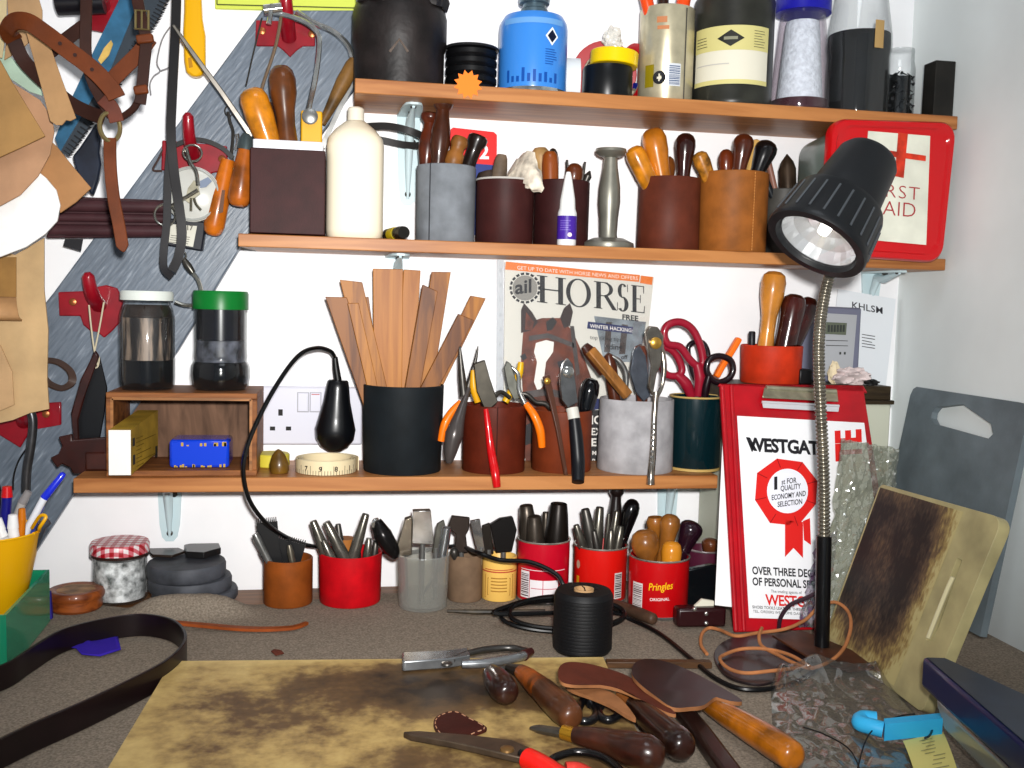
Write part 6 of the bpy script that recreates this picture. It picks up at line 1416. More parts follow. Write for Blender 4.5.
# stack of dark tins
rub = plain((84, 86, 92), .6, var=.25, scale=30)
zc = ZB+.001; yy = -.063
for k, (u0, u1, hgt, lb, dx) in enumerate(((152, 238, .014, 'bottom disc of the dark grey stack beside the gingham jar', 0), (148, 232, .017, 'second disc up in the dark grey stack beside the gingham jar', 0), (147, 226, .02, 'topmost disc of the dark grey stack beside the gingham jar', 0))):
    a, b = P(u0, 565, yy), P(u1, 565, yy); r = min((b.x-a.x)/2, .0595); x = (a.x+b.x)/2
    m = MB(); m.lathe((x, yy, zc), [(0, 0), (r*.97, 0), (r, .003), (r, hgt-.004), (r*.97, hgt-.0005), (r*.6, hgt-.0005), (0, hgt-.0005)], 44)
    tag(m.build('rubber_disc', rub, smooth=50), lb, 'disc', 'stacked dark discs'); zc += hgt
zt_ = zc
for pts, lb, c_, dz in (([(147, 549), (160, 543), (182, 545), (186, 553), (172, 558), (152, 557)], 'thin brown-black leather flap lying at left on the dark stack', (58, 48, 42), 0), ([(184, 551), (192, 545), (222, 543), (221, 554), (204, 559), (186, 558)], 'black folded leather piece lying at right on the dark stack', (36, 35, 36), .0)):
    q = []
    for u, v in pts:
        p = G(u, v, zt_+.002); p.y = max(p.y, -.118); p.y = min(p.y, -.012); q.append(p)
    m = MB(); m.prism(q, (0, 0, .0035 if 'thin' in lb else .009)); tag(m.build('leather_piece', plain(c_, .35, coat=.2, var=.2), bevel=.001), lb, 'leather piece')
# round lidded pot
c_ = G(76, 616); r = (104-47)/2*mpp(c_)*.98; y = c_.y+r; x = P(76, 605, y).x; zt_ = P(76, 588, y).z; h = zt_-ZB
WD = wood((160, 92, 44), (112, 58, 26), axis='x', coat=.2)
t = thing('wooden_pot', 'round wooden lidded pot beside the green tray', 'pot', (x, y, ZB))
hb = h*.55
m = MB(); m.lathe((x, y, ZB), [(0, 0), (r*.86, 0), (r*.92, .003), (r*.9, hb), (0, hb)], 40); m.build('body', WD, t)
m = MB(); m.lathe((x, y, ZB+hb+.0004), [(0, 0), (r*.97, 0), (r, .003), (r, h-hb-.006), (r*.93, h-hb-.001), (r*.8, h-hb), (r*.7, h-hb-.0015), (0, h-hb-.002)], 40)
m.build('lid', WD, t)
m = MB(); rnd = random.Random(2)
m.prism([V((x+r*.66*(1+.12*rnd.uniform(-1, 1))*math.cos(2*PI*k/22), y+r*.66*(1+.12*rnd.uniform(-1, 1))*math.sin(2*PI*k/22), zt_-.0018)) for k in range(22)], (0, 0, .001)); m.build('worn_top', plain((168, 132, 96), .6, var=.25, scale=50), t)
# green tray and yellow bucket of pens
t = thing('green_tray', 'clear green plastic box at the left edge holding the yellow bucket', 'box', G(20, 680))
GT = clear((60, 190, 150), .5, .1, d=.8)
fr_, bk = G(-2, 690, ZB), None
y0, y1 = G(2, 676).y, G(46, 622).y
xr0 = G(3, 676).x+.004; xr1 = P(46, 570, y1).x+.004
ztop = ZB+.066
o_ = [V((XL+.40, y0, 0)), V((xr0, y0, 0)), V((xr1, y1, 0)), V((XL+.36, y1, 0))]
cen = sum(o_, V())/4; i_ = [p.lerp(cen, .03) for p in o_]
m = MB(); hollow(m, o_, i_, ZB+.001, ztop); m.build('box', GT, t)
c = cup('yellow_bucket', 'bright yellow plastic bucket of pens standing in the green box', 'bucket', -70, 43, 531, 612, ZB+.0055, plain((240, 186, 20), .35, coat=.2), y=(y0*.36+y1*.64), taper=.56, rim=plain((242, 190, 30), .35))
m = MB(); pts = cat_([V((c.x+c.r*math.cos(a), c.y+c.r*math.sin(a), c.z1)) for a in (-.3, -.1)]+[P(40, 527, c.y-.02), P(46, 517, c.y-.02), P(40, 516, c.y-.015), P(32, 528, c.y)], 5); m.tube(pts, .002, 8); m.build('handle_wire', plain((236, 182, 20), .35), c.o)
WPN = plain((236, 236, 238), .35)
def pen(u, v, ur, dy, w, colr, lbl, cap=None, lean=0.0, prof=ROD):
    o = intool(c, u, v, ur, dy, prof, w, plain(colr, .3, coat=.3), 'pen', lbl, 'pen', 'pens in the yellow bucket', below=.03, part='barrel', shank=plain(colr, .3), sr=.003, lean=lean)
    return o
def pen2(u, v, um, vm, ur, dy, w, c1, c2, lbl):
    """pen with a cap of another colour"""
    y = c.y+dy; vr = px((c.x, y, c.z1))[1]; A = P(u, v, y); Mi = P(um, vm, y); Bq = P(ur, vr, y); foot = V((c.x+(Bq.x-c.x)*.2, c.y+dy*.4, c.z0+.006)); rr_ = w/2*mpp(A)
    o = thing('pen', lbl, 'pen', foot, 'pens in the yellow bucket')
    m = MB(); m.spin(A, Mi, [(0, 0), (0, rr_*.5), (.05, rr_*.8), (1, rr_)], 14); m.build('cap', plain(c1, .3, coat=.3), o)
    m = MB(); m.spin(Mi, Bq, [(0, rr_*.9), (1, rr_*.95)], 14); m.spin(Bq, foot, [(0, rr_*.95), (1, rr_*.5)], 12); m.build('barrel', plain(c2, .3, coat=.3), o)
pen2(64, 473, 44, 498, 27, .006, 8, (40, 60, 210), (232, 234, 240), 'white pen with bright blue cap leaning far right out of the yellow bucket')
pen2(42, 505, 36, 517, 33, .02, 8, (60, 80, 170), (60, 80, 170), 'slim blue pen behind the blue-capped white pen')
pen2(7, 486, 7, 497, 4, -.012, 11, (206, 30, 36), (28, 30, 130), 'blue marker with red top in the yellow bucket')
pen2(29, 491, 22, 503, 12, .002, 9, (150, 146, 146), (180, 176, 172), 'grey-silver pen slanting in the yellow bucket')
pen2(13, 514, 13, 528, 14, -.028, 11, (240, 240, 240), (240, 240, 240), 'thick white pen upright at front of the yellow bucket')
pen2(22, 508, 22, 520, 21, -.02, 8, (204, 126, 20), (204, 126, 20), 'orange-brown pencil upright in the yellow bucket')
pen2(-3, 518, 0, 530, 3, -.03, 11, (240, 240, 240), (240, 240, 240), 'white pen at left edge leaning left in the yellow bucket')
pen2(6, 514, 7, 526, 8, -.008, 7, (200, 20, 40), (200, 20, 40), 'red pen between the two white ones in the yellow bucket')
pen2(-6, 478, -3, 492, -1, .015, 9, (26, 26, 30), (26, 26, 30), 'black pen at the left edge of the yellow bucket')
pen2(49, 521, 42, 526, 40, .002, 10, (80, 84, 92), (70, 74, 82), 'grey rubber-ended tool leaning right over the bucket rim')
# blue cloths
def cloth(name, label, pts, mat, amp=.004, seed=0, zoff=.002, cat='cloth'):
    q = [G(u, v, ZB+zoff) for u, v in pts]; cen = sum(q, V())/len(q); m = MB(); n = 7; N = len(q); vs = [cen+V((0, 0, amp))]; fs = []
    for k in range(1, n+1):
        for p in q: w = cen.lerp(p, k/n); vs.append(V((w.x, w.y, ZB+zoff+felt_h(w.x, w.y)+amp*(.5+.5*NZ.noise(V((w.x*60, w.y*60, seed))))*(1-.6*k/n))))
    for k in range(n):
        for i in range(N):
            j = (i+1) % N
            if k == 0: fs.append((0, 1+i, 1+j))
            else: fs.append((1+(k-1)*N+i, 1+k*N+i, 1+k*N+j, 1+(k-1)*N+j))
    m.add(vs, fs); o = m.build(name, mat, smooth=60); s = o.modifiers.new('thickness', 'SOLIDIFY'); s.thickness = .0008; s.offset = 1
    return tag(o, label, cat)
BLC = plain((66, 42, 168), .8)
cloth('blue_cloth', 'violet-blue cloth scrap lying inside the dark belt loop', [(52, 645), (66, 637), (90, 634), (117, 633), (121, 650), (100, 656), (82, 655), (76, 649)], BLC, .005, 3, .0025)
m = MB(); a, b = G(42, 622), G(52, 620); m.prism([G(40, 621, ZB+.001), G(52, 619, ZB+.001), P(50, 592, b.y+.004), P(42, 592, b.y+.004)], (0, .006, 0)); tag(m.build('blue_cloth', plain((54, 44, 140), .8)), 'dark blue cloth edge squeezed between green box and wooden pot', 'cloth')
# brown strap end and tiny scraps
m = MB(); q = cat_([G(168, 622, ZB+.011), G(200, 625, ZB+.0065), G(250, 629, ZB+.0035), G(290, 628, ZB+.0035), G(307, 623, ZB+.0035)], 6); m.ribbon(q, [.004+.006*math.sin(PI*min(1, .15+.8*k/(len(q)-1))) for k in range(len(q))], .0035, normal=(0, 0, 1)); tag(m.build('leather_strip', leather((150, 82, 40))), 'thin tan leather strip lying behind the big cutting board', 'leather strip')
cloth('leather_scrap', 'tiny red-brown leather scrap at back of the bench felt', [(271, 652), (274, 650), (281, 651), (284, 654), (276, 656)], plain((110, 56, 40), .6), .002, 5, .0015, 'leather scrap')
m = MB(); q = [G(447, 611, ZB+.0045), G(475, 612, ZB+.0045), G(502, 612, ZB+.0045), G(545, 611, ZB+.0045)]; m.tube(q, [.002, .0035, .0035, .0025], 8); tag(m.build('thin_file', plain((66, 58, 46), .5, var=.4, scale=80)), 'thin dark rod lying in front of the grey-brown cup', 'rod')
# ================================================================== dark belt loop standing on edge
bp = [(-60, 712), (-25, 700), (8, 688), (30, 673), (62, 653), (100, 642), (140, 636), (170, 641), (184, 653), (183, 668), (165, 686), (130, 706), (80, 731), (30, 754), (-20, 780)]
q = cat_([G(u, v, ZB+.0005) for u, v in bp], 6); q = [V((p.x, p.y, max(ZB+.0008, ZB+felt_h(p.x, p.y))+.0135)) for p in q]
t = thing('leather_belt', 'dark brown leather belt standing on edge in a loop at left of the bench', 'belt', G(100, 690))
m = MB(); m.ribbon(q, .027, .0036, side=V((0, 0, 1))); m.build('strap', plain((34, 22, 24), .38, coat=.15, var=.15), t, bevel=.0008)
p = G(13, 682, ZB+.014); m = MB(); k_ = min(q, key=lambda w: (w-p).length); m.spin(k_+V((-.001, -.0015, .002)), k_+V((-.002, -.005, .002)), [(0, .0035), (.6, .003), (1, .001)], 12); m.build('stud', STEEL, t)
# ================================================================== thread spool
sp = G(583, 660); r = (615-552)/2*mpp(sp)*.97; cy = sp.y+r; cx = G(583, 658).x; cx = P(583, 620, cy).x; zt_ = P(583, 588, cy).z; h = zt_-ZB
t = thing('thread_spool', 'large black spool of thread standing on the bench centre', 'thread spool', (cx, cy, ZB))
pr = [(.012, 0), (r*.92, 0), (r*.97, .003)]; n = 46
for k in range(n): z = .004+(h-.012)*k/n; pr += [(r*(.996+.003*((k*7) % 3)/2), z), (r*.994, z+(h-.012)/n*.7)]
pr += [(r*.97, h-.006), (r*.9, h-.002), (.017, h-.001), (.0125, h-.003), (.012, .0)]
m = MB(); m.lathe((cx, cy, ZB), pr, 48); m.build('black_thread', plain((20, 20, 23), .55), t, smooth=15)
m = MB(); m.lathe((cx, cy, ZB), [(.0118, .0), (.0118, h-.0005), (.0100, h-.0005), (.0100, .0)], 28); m.lathe((cx, cy, ZB), [(0, h-.012), (.0098, h-.012), (.0098, h-.011), (0, h-.011)], 20); m.build('card_core', plain((190, 156, 116), .7), t)
m = MB(); m.tube([V((cx, cy+.0115, zt_-.0005)), V((cx+.0005, cy, zt_+.0003)), V((cx-.001, cy-.0115, zt_-.0005))], .0006, 5); m.build('thread_end', plain((40, 36, 34), .6), t)
# ================================================================== big yellowed board
zb_ = ZB+.004; zt_ = ZB+.013
a, b = G(172, 661, zt_), G(603, 657, zt_); dl = (G(108, 768, zt_)-a).normalized(); dr = (G(654, 768, zt_)-b).normalized()
q = [a, b, b+dr*.42, a+dl*.42]
def board_mat():
    m, nt, b = base_mat('worn_hide'); tc = nt.nodes.new('ShaderNodeTexCoord'); L = nt.links.new
    n1 = nt.nodes.new('ShaderNodeTexNoise'); n1.inputs['Scale'].default_value = 7.5; n1.inputs['Detail'].default_value = 8; n1.inputs['Roughness'].default_value = .62
    n2 = nt.nodes.new('ShaderNodeTexNoise'); n2.inputs['Scale'].default_value = 60; n2.inputs['Detail'].default_value = 5
    at_ = nt.nodes.new('ShaderNodeAttribute'); at_.attribute_name = 'stain'
    L(tc.outputs['Object'], n1.inputs['Vector']); L(tc.outputs['Object'], n2.inputs['Vector'])
    a1 = nt.nodes.new('ShaderNodeMath'); a1.operation = 'MULTIPLY_ADD'; L(n1.outputs['Fac'], a1.inputs[0]); a1.inputs[1].default_value = .9; L(at_.outputs['Fac'], a1.inputs[2])
    a2 = nt.nodes.new('ShaderNodeMath'); a2.operation = 'MULTIPLY_ADD'; L(n2.outputs['Fac'], a2.inputs[0]); a2.inputs[1].default_value = .22; L(a1.outputs[0], a2.inputs[2])
    r = nt.nodes.new('ShaderNodeValToRGB'); e = r.color_ramp.elements; e[0].position = .42; e[0].color = lin((214, 190, 132)); e[1].position = .98; e[1].color = lin((46, 38, 30))
    w = e.new(.58); w.color = lin((188, 162, 108)); w = e.new(.74); w.color = lin((116, 92, 62))
    L(a2.outputs[0], r.inputs['Fac']); L(r.outputs['Color'], b.inputs['Base Color']); b.inputs['Roughness'].default_value = .5; return m
BM = board_mat()
m = MB()
def bf(u, v): return q[0].lerp(q[1], u).lerp(q[3].lerp(q[2], u), v)
m.grid(bf, 48, 40, (0, 0, zb_-zt_)); o = m.build('work_board', BM); tag(o, 'large yellowed board with dark stains lying on the bench in front', 'board')
at_ = o.data.attributes.new('stain', 'FLOAT', 'POINT'); N1 = 49*41
for j in range(41):
    for i in range(49):
        u, v = i/48, j/40; d = (((u-.62)/.42)**2+((v-.22)/.2)**2)**.5; s = .08+.36*max(0, 1-d)
        d = (((u-.45)/.16)**2+((v-.14)/.06)**2)**.5; s += .16*max(0, 1-d)
        s -= .22*max(0, 1-v/.045)+.12*max(0, 1-u/.10)
        at_.data[j*49+i].value = s; at_.data[N1+j*49+i].value = s
ZT = zt_+.0004
# ================================================================== tools on the board
def onb(u, v, h=0.0): return G(u, v, ZT+h)
def lying(name, label, cat, segs, group=None, base=None, flatb=1.0):
    """a tool lying down: segs = (part, material, [(u, v, centre height, radius px)], seg)"""
    o = None; cent = None
    for part, mat, pts, sg in segs:
        q = [G(u, v, ZT+hh) for u, v, hh, r in pts]; rs = [r*mpp(p) for p, (u, v, hh, r) in zip(q, pts)]
        if o is None: o = thing(name, label, cat, (q[0].x, q[0].y, ZT), group)
        m = MB()
        c = cat_(q, 5) if len(q) > 2 else q; N = len(c); L = len(rs)-1
        rr_ = []
        for i in range(N):
            f = i/(N-1)*L; k = min(int(f), L-1); rr_.append(rs[k]*(1-(f-k))+rs[k+1]*(f-k))
        # round the two ends
        d0 = (c[0]-c[1]).normalized(); d1 = (c[-1]-c[-2]).normalized()
        if sg > 10:
            e = rr_[-1]*.5; c = c+[c[-1]+d1*e*.6, c[-1]+d1*e*.95, c[-1]+d1*e]; rr_ = rr_+[rr_[-1]*.82, rr_[-1]*.5, rr_[-1]*.1]
        m.tube(c, rr_, sg); m.build(part, mat, o)
    return o
BH = plain((70, 40, 29), .3, var=.35, scale=50, coat=.3); DH = plain((50, 29, 23), .28, var=.35, scale=50, coat=.4)
t = lying('awl', 'short round dark awl handle seen end-on at back of the yellowed board', 'awl', [('handle', DH, [(492, 673, .013, 9), (497, 680, .0135, 13), (503, 688, .0145, 14.5), (507, 693, .0145, 12.5)], 20)])
lying('awl', 'awl with orange and brown banded handle lying on the yellowed board', 'awl', [('handle', plain((92, 58, 36), .35, var=.3, coat=.2), [(543, 690, .0135, 12.5), (553, 700, .014, 14), (564, 710, .0155, 15), (571, 717, .0155, 13)], 20), ('orange_band', plain((150, 84, 28), .4, var=.35, scale=60), [(521, 672, .011, 7.5), (529, 678, .012, 10), (538, 686, .0128, 12), (544, 691, .0135, 12.8)], 10), ('ferrule', plain((56, 50, 44), .35, metal=.6), [(508, 667.5, .009, 4), (521, 672, .011, 7.5)], 10), ('blade', DARKST, [(497, 668, .007, 1.5), (509, 667.5, .009, 3)], 8)])
lying('edge_knife', 'dark bulb-handled knife with brass collar lying at front of the yellowed board', 'knife', [('handle', BH, [(574, 735, .012, 8), (592, 738, .0135, 11), (612, 743, .015, 13.5), (632, 749, .0175, 17.5), (648, 753, .0185, 18.5), (658, 755, .0185, 14)], 22), ('brass_collar', plain((206, 160, 60), .25, metal=.8), [(563, 732, .011, 7.5), (577, 736, .0115, 8)], 10), ('blade', metal((110, 104, 96), .3), [(530, 728, .005, 1.2), (540, 729, .0065, 4.5), (563, 733, .0095, 5.5)], 8)])
t = lying('awl', 'dark brown handle with black end running out under the leather flap', 'awl', [('handle', DH, [(634, 704, .011, 9), (648, 717, .0125, 12.5), (664, 731, .0145, 15), (677, 742, .0165, 16.5), (683, 747, .0165, 14.5)], 22), ('tan_ferrule', plain((150, 96, 50), .4), [(622, 695, .010, 7), (635, 705, .011, 9)], 10)])
# orange handle on the right (lies on the felt)
ZT0 = ZT; ZT = ZB+.001
lying('awl', 'glossy orange wooden handle lying on the felt beside the clear bag', 'awl', [('handle', plain((168, 106, 30), .28, var=.25, coat=.5, scale=45), [(709, 706, .0125, 7.5), (728, 716, .014, 11.5), (752, 730, .0155, 14), (776, 745, .0165, 15.5), (792, 756, .0165, 15)], 22), ('brass_ferrule', plain((120, 110, 46), .35, metal=.6), [(703, 702, .011, 7.5), (711, 707, .0125, 8)], 12), ('blade', DARKST, [(690, 697, .006, 2), (704, 703, .011, 4)], 8)])
m = MB(); qs = [G(676, 703, ZB+.009), G(700, 732, ZB+.009), G(742, 790, ZB+.009)]; m.ribbon(qs, [.018, .019, .02], .014, normal=(0, 0, 1)); tag(m.build('wooden_bar', wood((58, 36, 30), axis='y', coat=.2), bevel=.004), 'dark wooden bar running to the front edge below the dark leather flap', 'bar')
m = MB(); m.ribbon([G(606, 663.5, ZB+.004), G(711, 664, ZB+.004)], .011, .0075, normal=(0, 0, 1)); tag(m.build('wooden_strip', wood((104, 76, 52), axis='x'), bevel=.001), 'thin brown wooden strip lying behind the leather flaps', 'strip')
t = lying('awl', 'brown-handled tool lying on bench between thread spool and yellow-lettered can', 'awl', [('handle', plain((78, 60, 48), .5, var=.3), [(606, 601, .0065, 3.5), (622, 607, .007, 6), (640, 614, .0075, 6.5), (653, 619, .0075, 6)], 14)])
ZT = ZT0
# pliers at the back of the board
t = thing('pliers', 'steel pliers with open curved handles lying on back edge of the yellowed board', 'pliers', onb(465, 665))
PS = metal((150, 152, 154), .25)
m = MB(); m.prism([onb(402, 671, .0015), onb(404, 671.5, .0015), onb(447, 668.5, .0015), onb(470, 665, .0015), onb(468, 657, .0015), onb(445, 660, .0015), onb(402, 662, .0015)], (0, 0, .011)); m.build('jaws', PS, t, bevel=.0015)
m = MB(); c = cat_([onb(462, 664, .008), onb(485, 663, .008), onb(508, 659, .009), onb(522, 656, .009), onb(528, 653, .009)], 5); m.tube(c, [.0046+.0008*math.sin(i/len(c)*PI) for i in range(len(c))], 12); m.build('front_handle', PS, t)
m = MB(); c = cat_([onb(452, 660, .009), onb(470, 653, .009), onb(490, 649, .009), onb(512, 648, .009), onb(529, 652, .009)], 5); m.tube(c, .0038, 12); m.build('back_handle', metal((90, 88, 86), .3), t)
m = MB(); c = [onb(524, 655.5, .009), onb(531, 651.5, .009)]; m.tube(c, [.006, .0045], 12); m.build('dark_tip', plain((70, 30, 28), .4), t)
m = MB(); p = onb(447, 664, .0125); m.spin(p, p+V((0, 0, .002)), [(0, .006), (.7, .0055), (1, .003)], 16); m.build('rivet', DARKST, t)
# red-handled snips
t = thing('snips', 'old snips with red handles at the front of the yellowed board', 'snips', onb(500, 755))
DB = metal((110, 96, 82), .42)
m = MB(); m.prism([onb(403, 738, .002), onb(420, 737, .002), onb(470, 741, .002), onb(512, 746, .002), onb(530, 754, .002), (onb(524, 765, .002)), onb(490, 757, .002), onb(450, 748, .002), onb(410, 741, .002)], (0, 0, .006)); m.build('blade', DB, t, bevel=.001)
m = MB(); p = onb(507, 750, .008); m.spin(p, p+V((0, 0, .003)), [(0, .0065), (.6, .006), (1, .002)], 16); m.build('pivot', plain((150, 120, 80), .35, metal=.7), t)
RG = plain((226, 36, 26), .3, coat=.5)
m = MB(); c = cat_([onb(526, 758, .006), onb(540, 765, .007), (onb(560, 778, .007)), onb(590, 800, .007)], 5); m.tube(c, [.0075]+[.0095]*(len(c)-1), 14); m.build('red_grip', RG, t)
m = MB(); c = cat_([onb(520, 753, .009), onb(545, 762, .009), onb(556, 757, .010), onb(575, 752, .011), onb(600, 756, .011), onb(620, 770, .010), onb(632, 792, .009)], 6); m.tube(c, .0035, 10); m.build('steel_arm', metal((70, 68, 68), .2), t)
m = MB(); c = cat_([onb(566, 771, .006), onb(580, 772, .006), onb(600, 785, .006)], 5); m.tube(c, .0075, 12); m.build('red_grip', plain((206, 70, 60), .35), t)
# stitched leather scrap
sc = [(435, 731), (434, 722), (441, 716), (455, 713), (470, 720), (487, 730), (476, 736), (461, 742), (445, 741)]
t = thing('leather_patch', 'small stitched dark brown leather patch lying on the yellowed board', 'leather piece', onb(460, 730))
m = MB(); q = cat_([onb(u, v, .0006) for u, v in sc], 4, True); m.prism(q, (0, 0, .0022)); m.build('patch', leather((76, 36, 30), .5), t)
m = MB(); cen = sum(q, V())/len(q); N = len(q)
for k in range(0, N, 2): m.tube([q[k].lerp(cen, .08)+V((0, 0, .0025)), q[(k+1) % N].lerp(cen, .08)+V((0, 0, .0025))], .0005, 5)
m.build('stitching', plain((190, 150, 120), .7), t)
# leather flaps
def flap(name, label, pts, th, mat, edge=None):
    q = [V(p) for p in pts]
    m = MB(); m.prism(q, (0, 0, -th)); 
    return m
def raised(pts, zf): return [G(u, v, ZB+zf(u, v)) for u, v in pts]
def leather_sheet(name, label, outline, zf, mat_top, mat_edge, th=.0032, n=8, cat='leather flap'):
    q0 = [(u, v) for u, v in outline]
    qq = [V((u, v, 0)) for u, v in q0]; qq = cat_(qq, 4, True); N = len(qq); cen = sum(qq, V())/N
    vs = []; fs = []
    def pt(u, v, d=0): p = G(u, v, ZB+zf(u, v)); p.z -= d; return p
    vs.append(pt(cen.x, cen.y))
    for k in range(1, n+1):
        for p in qq: w = cen.lerp(p, k/n); vs.append(pt(w.x, w.y))
    for k in range(n):
        for i in range(N):
            j = (i+1) % N
            fs.append((0, 1+i, 1+j) if k == 0 else (1+(k-1)*N+i, 1+k*N+i, 1+k*N+j, 1+(k-1)*N+j))
    t = thing(name, label, cat, G(cen.x, cen.y))
    m = MB(); m.add(vs, fs); m.build('grain_side', mat_top, t, smooth=60)
    m = MB(); E = [pt(p.x, p.y) for p in qq]; E2 = [p-V((0, 0, th)) for p in E]; a = E+E2
    m.add(a, [(i, (i+1) % N, N+(i+1) % N, N+i) for i in range(N)]); o = len(a)
    low = [v-V((0, 0, th)) for v in vs]; m.add(low, fs); m.build('flesh_edge', mat_edge, t, smooth=60)
    return t
FL1 = leather((104, 56, 42), .5); EDG = leather((160, 114, 78), .7); FL2 = plain((50, 30, 32), .38, spec=.2, var=.35, scale=14, coat=.06)
leather_sheet('leather_flap', 'lower tan-edged leather flap under the red-brown one, over black scissors', [(566, 684), (585, 686), (606, 690), (622, 700), (636, 718), (628, 716), (612, 706), (594, 698), (572, 690)], lambda u, v: .030+.0001*(u-590)-.00012*max(0, v-700), EDG, EDG)
leather_sheet('leather_flap', 'red-brown leather flap lying across tools at back right of the yellowed board', [(558, 674), (560, 666), (568, 662), (585, 663), (606, 668), (628, 676), (650, 690), (668, 706), (676, 714), (664, 711), (644, 700), (622, 690), (600, 685), (575, 685), (562, 682)], lambda u, v: .037+.0002*max(0, 600-u)-.00005*max(0, u-640), FL1, EDG)
leather_sheet('leather_flap', 'large dark shiny leather flap with tan edge, right of the red-brown flap', [(632, 674), (634, 664), (644, 659), (660, 660), (684, 668), (712, 682), (742, 700), (730, 701), (716, 697), (704, 705), (690, 707), (672, 707), (654, 695), (640, 684)], lambda u, v: .042-.00022*max(0, u-640)+.00012*max(0, v-690), FL2, EDG, .004)
# black scissors under the flap
t = thing('scissors', 'black-handled scissors half hidden under the leather flaps on yellowed board', 'scissors', onb(598, 708))
BS = plain((24, 24, 27), .3, coat=.4)
for nm, l in (('left_loop', [(583, 700), (592, 704), (597, 713), (592, 720), (582, 721), (577, 716)]), ('right_loop', [(601, 703), (611, 702), (619, 708), (618, 716), (609, 720), (601, 717), (598, 709)])):
    m = MB(); m.tube(cat_([onb(u, v, .006) for u, v in l], 4, True), .0042, 10, True); m.build(nm, BS, t)
m = MB(); m.tube(cat_([onb(592, 704, .007), onb(586, 696, .008), onb(578, 688, .008)], 4), .0055, 10); m.build('shank', BS, t)
m = MB(); m.tube(cat_([onb(600, 706, .007), onb(594, 697, .008), onb(586, 688, .008)], 4), .0055, 10); m.build('shank', BS, t)
m = MB(); m.prism([onb(574, 690, .005), onb(590, 690, .005), onb(584, 676, .005), onb(566, 668, .005)], (0, 0, .003)); m.build('blade', STEEL, t)
# ================================================================== leather scraps and thong at the lamp foot
def gz(u, v, z): return G(u, v, ZB+z)
m = MB(); q = cat_([gz(u, v, .0012) for u, v in ((714, 660), (718, 648), (732, 640), (756, 636), (782, 640), (800, 648), (812, 664), (790, 676), (765, 686), (742, 684), (724, 676))], 4, True); m.prism(q, (0, 0, .003)); tag(m.build('leather_piece', plain((52, 40, 42), .4, var=.3, coat=.1), bevel=.0006), 'dark oval leather piece on the bench inside the tan thong loops', 'leather piece')
m = MB(); q = [gz(u, v, .0095) for u, v in ((772, 637), (800, 632), (822, 640), (866, 658), (886, 668), (850, 673), (815, 663))]; m.prism(q, (0, 0, .003)); tag(m.build('leather_piece', plain((92, 58, 40), .5, var=.25), bevel=.0006), 'brown leather offcut around the foot of the lamp', 'leather piece')
th = [(707, 654, .005), (701, 645, .006), (702, 634, .008), (709, 628, .01), (720, 630, .012), (736, 636, .016), (757, 633, .018), (785, 629, .022), (805, 620, .03), (818, 608, .045), (834, 602, .055), (847, 610, .05), (851, 625, .04), (845, 646, .026), (832, 660, .018), (812, 668, .016), (796, 664, .016), (778, 655, .014), (762, 646, .014), (759, 636, .02), (762, 628, .024)]
m = MB(); m.tube(cat_([gz(*q) for q in th], 6), .0021, 8); t = thing('leather_thong', 'thin tan leather thong lying in loops around the lamp foot', 'thong', gz(780, 650, .0)); m.build('thong', leather((186, 130, 88), .6), t)
th = [(812, 668, .019), (790, 655, .017), (765, 649, .014), (742, 649, .01), (726, 654, .008), (720, 659, .008), (728, 668, .008), (745, 673, .009), (770, 671, .0105), (795, 668, .013), (806, 664, .0145)]
m = MB(); m.tube(cat_([gz(*q) for q in th], 6), .0021, 8); m.build('loose_end', leather((186, 130, 88), .6), t)
m = MB(); c = cat_([P(779, 628, -.295), P(781, 617, -.30), P(790, 605, -.305), P(806, 598, -.31), P(822, 590, -.31), P(829, 586, -.30)], 5); m.tube(c, .0026, 8); tag(m.build('purple_cord', plain((66, 44, 56), .5)), 'dark purple cord bending in front of the lowest red lettering on the clipboard sheet', 'cord')
# ================================================================== wall at the left
REDH = plain((156, 24, 44), .35, coat=.35, var=.1)
YB = -.0185
def red_hook(label, outline, peg, screws, pr=6.5, y=YB, peg_out=.045):
    a = outline[0]; t = thing('red_hook', label, 'hook', P(*outline[0], y))
    m = MB(); plate(m, outline, y-.005, .0048); m.build('back_plate', REDH, t, bevel=.0015)
    (u0, v0), (u1, v1) = peg; a = P(u0, v0, y-.004); b = P(u1, v1, y-peg_out); r = pr*mpp(a)
    m = MB(); c = cat_([a, a.lerp(b, .3)+V((0, -.012, -.001)), a.lerp(b, .6)+V((0, -.012, 0)), b], 5); N = len(c)
    m.tube(c+[b+(b-c[-3]).normalized()*r*.6], [r*1.25-(r*.3)*i/(N-1) for i in range(N)]+[r*.4], 14); m.build('peg', REDH, t)
    for s in screws: p = P(*s, y-.005); m = MB(); m.spin(p, p+V((0, -.0022, 0)), [(0, .0052), (.6, .0045), (1, .0015)], 12); m.build('screw', plain((170, 110, 70), .35, metal=.6), t)
    return t
red_hook('top red wooden hook on the grey beam, above the leather box', [(256, 20), (255, 45), (258, 46), (278, 46), (283, 50), (290, 57), (297, 50), (303, 46), (315, 46), (315, 22)], ((289, 38), (285, -16)), [(262, 31), (312, 34)], 6)
red_hook('red hook behind the round tape and riding bit on the grey beam', [(162, 140), (161, 170), (178, 173), (186, 180), (195, 190), (204, 180), (212, 173), (228, 170), (227, 146)], ((193, 156), (188, 116)), [(222, 159)], 5.5)
red_hook('red hook with square left end beside the white-lidded jar', [(58, 292), (59, 316), (80, 316), (83, 325), (90, 331), (97, 332), (104, 338), (112, 331), (120, 322), (123, 300), (117, 288), (106, 285), (96, 287), (86, 291)], ((99, 305), (88, 276)), [(73, 302)], 6.2)
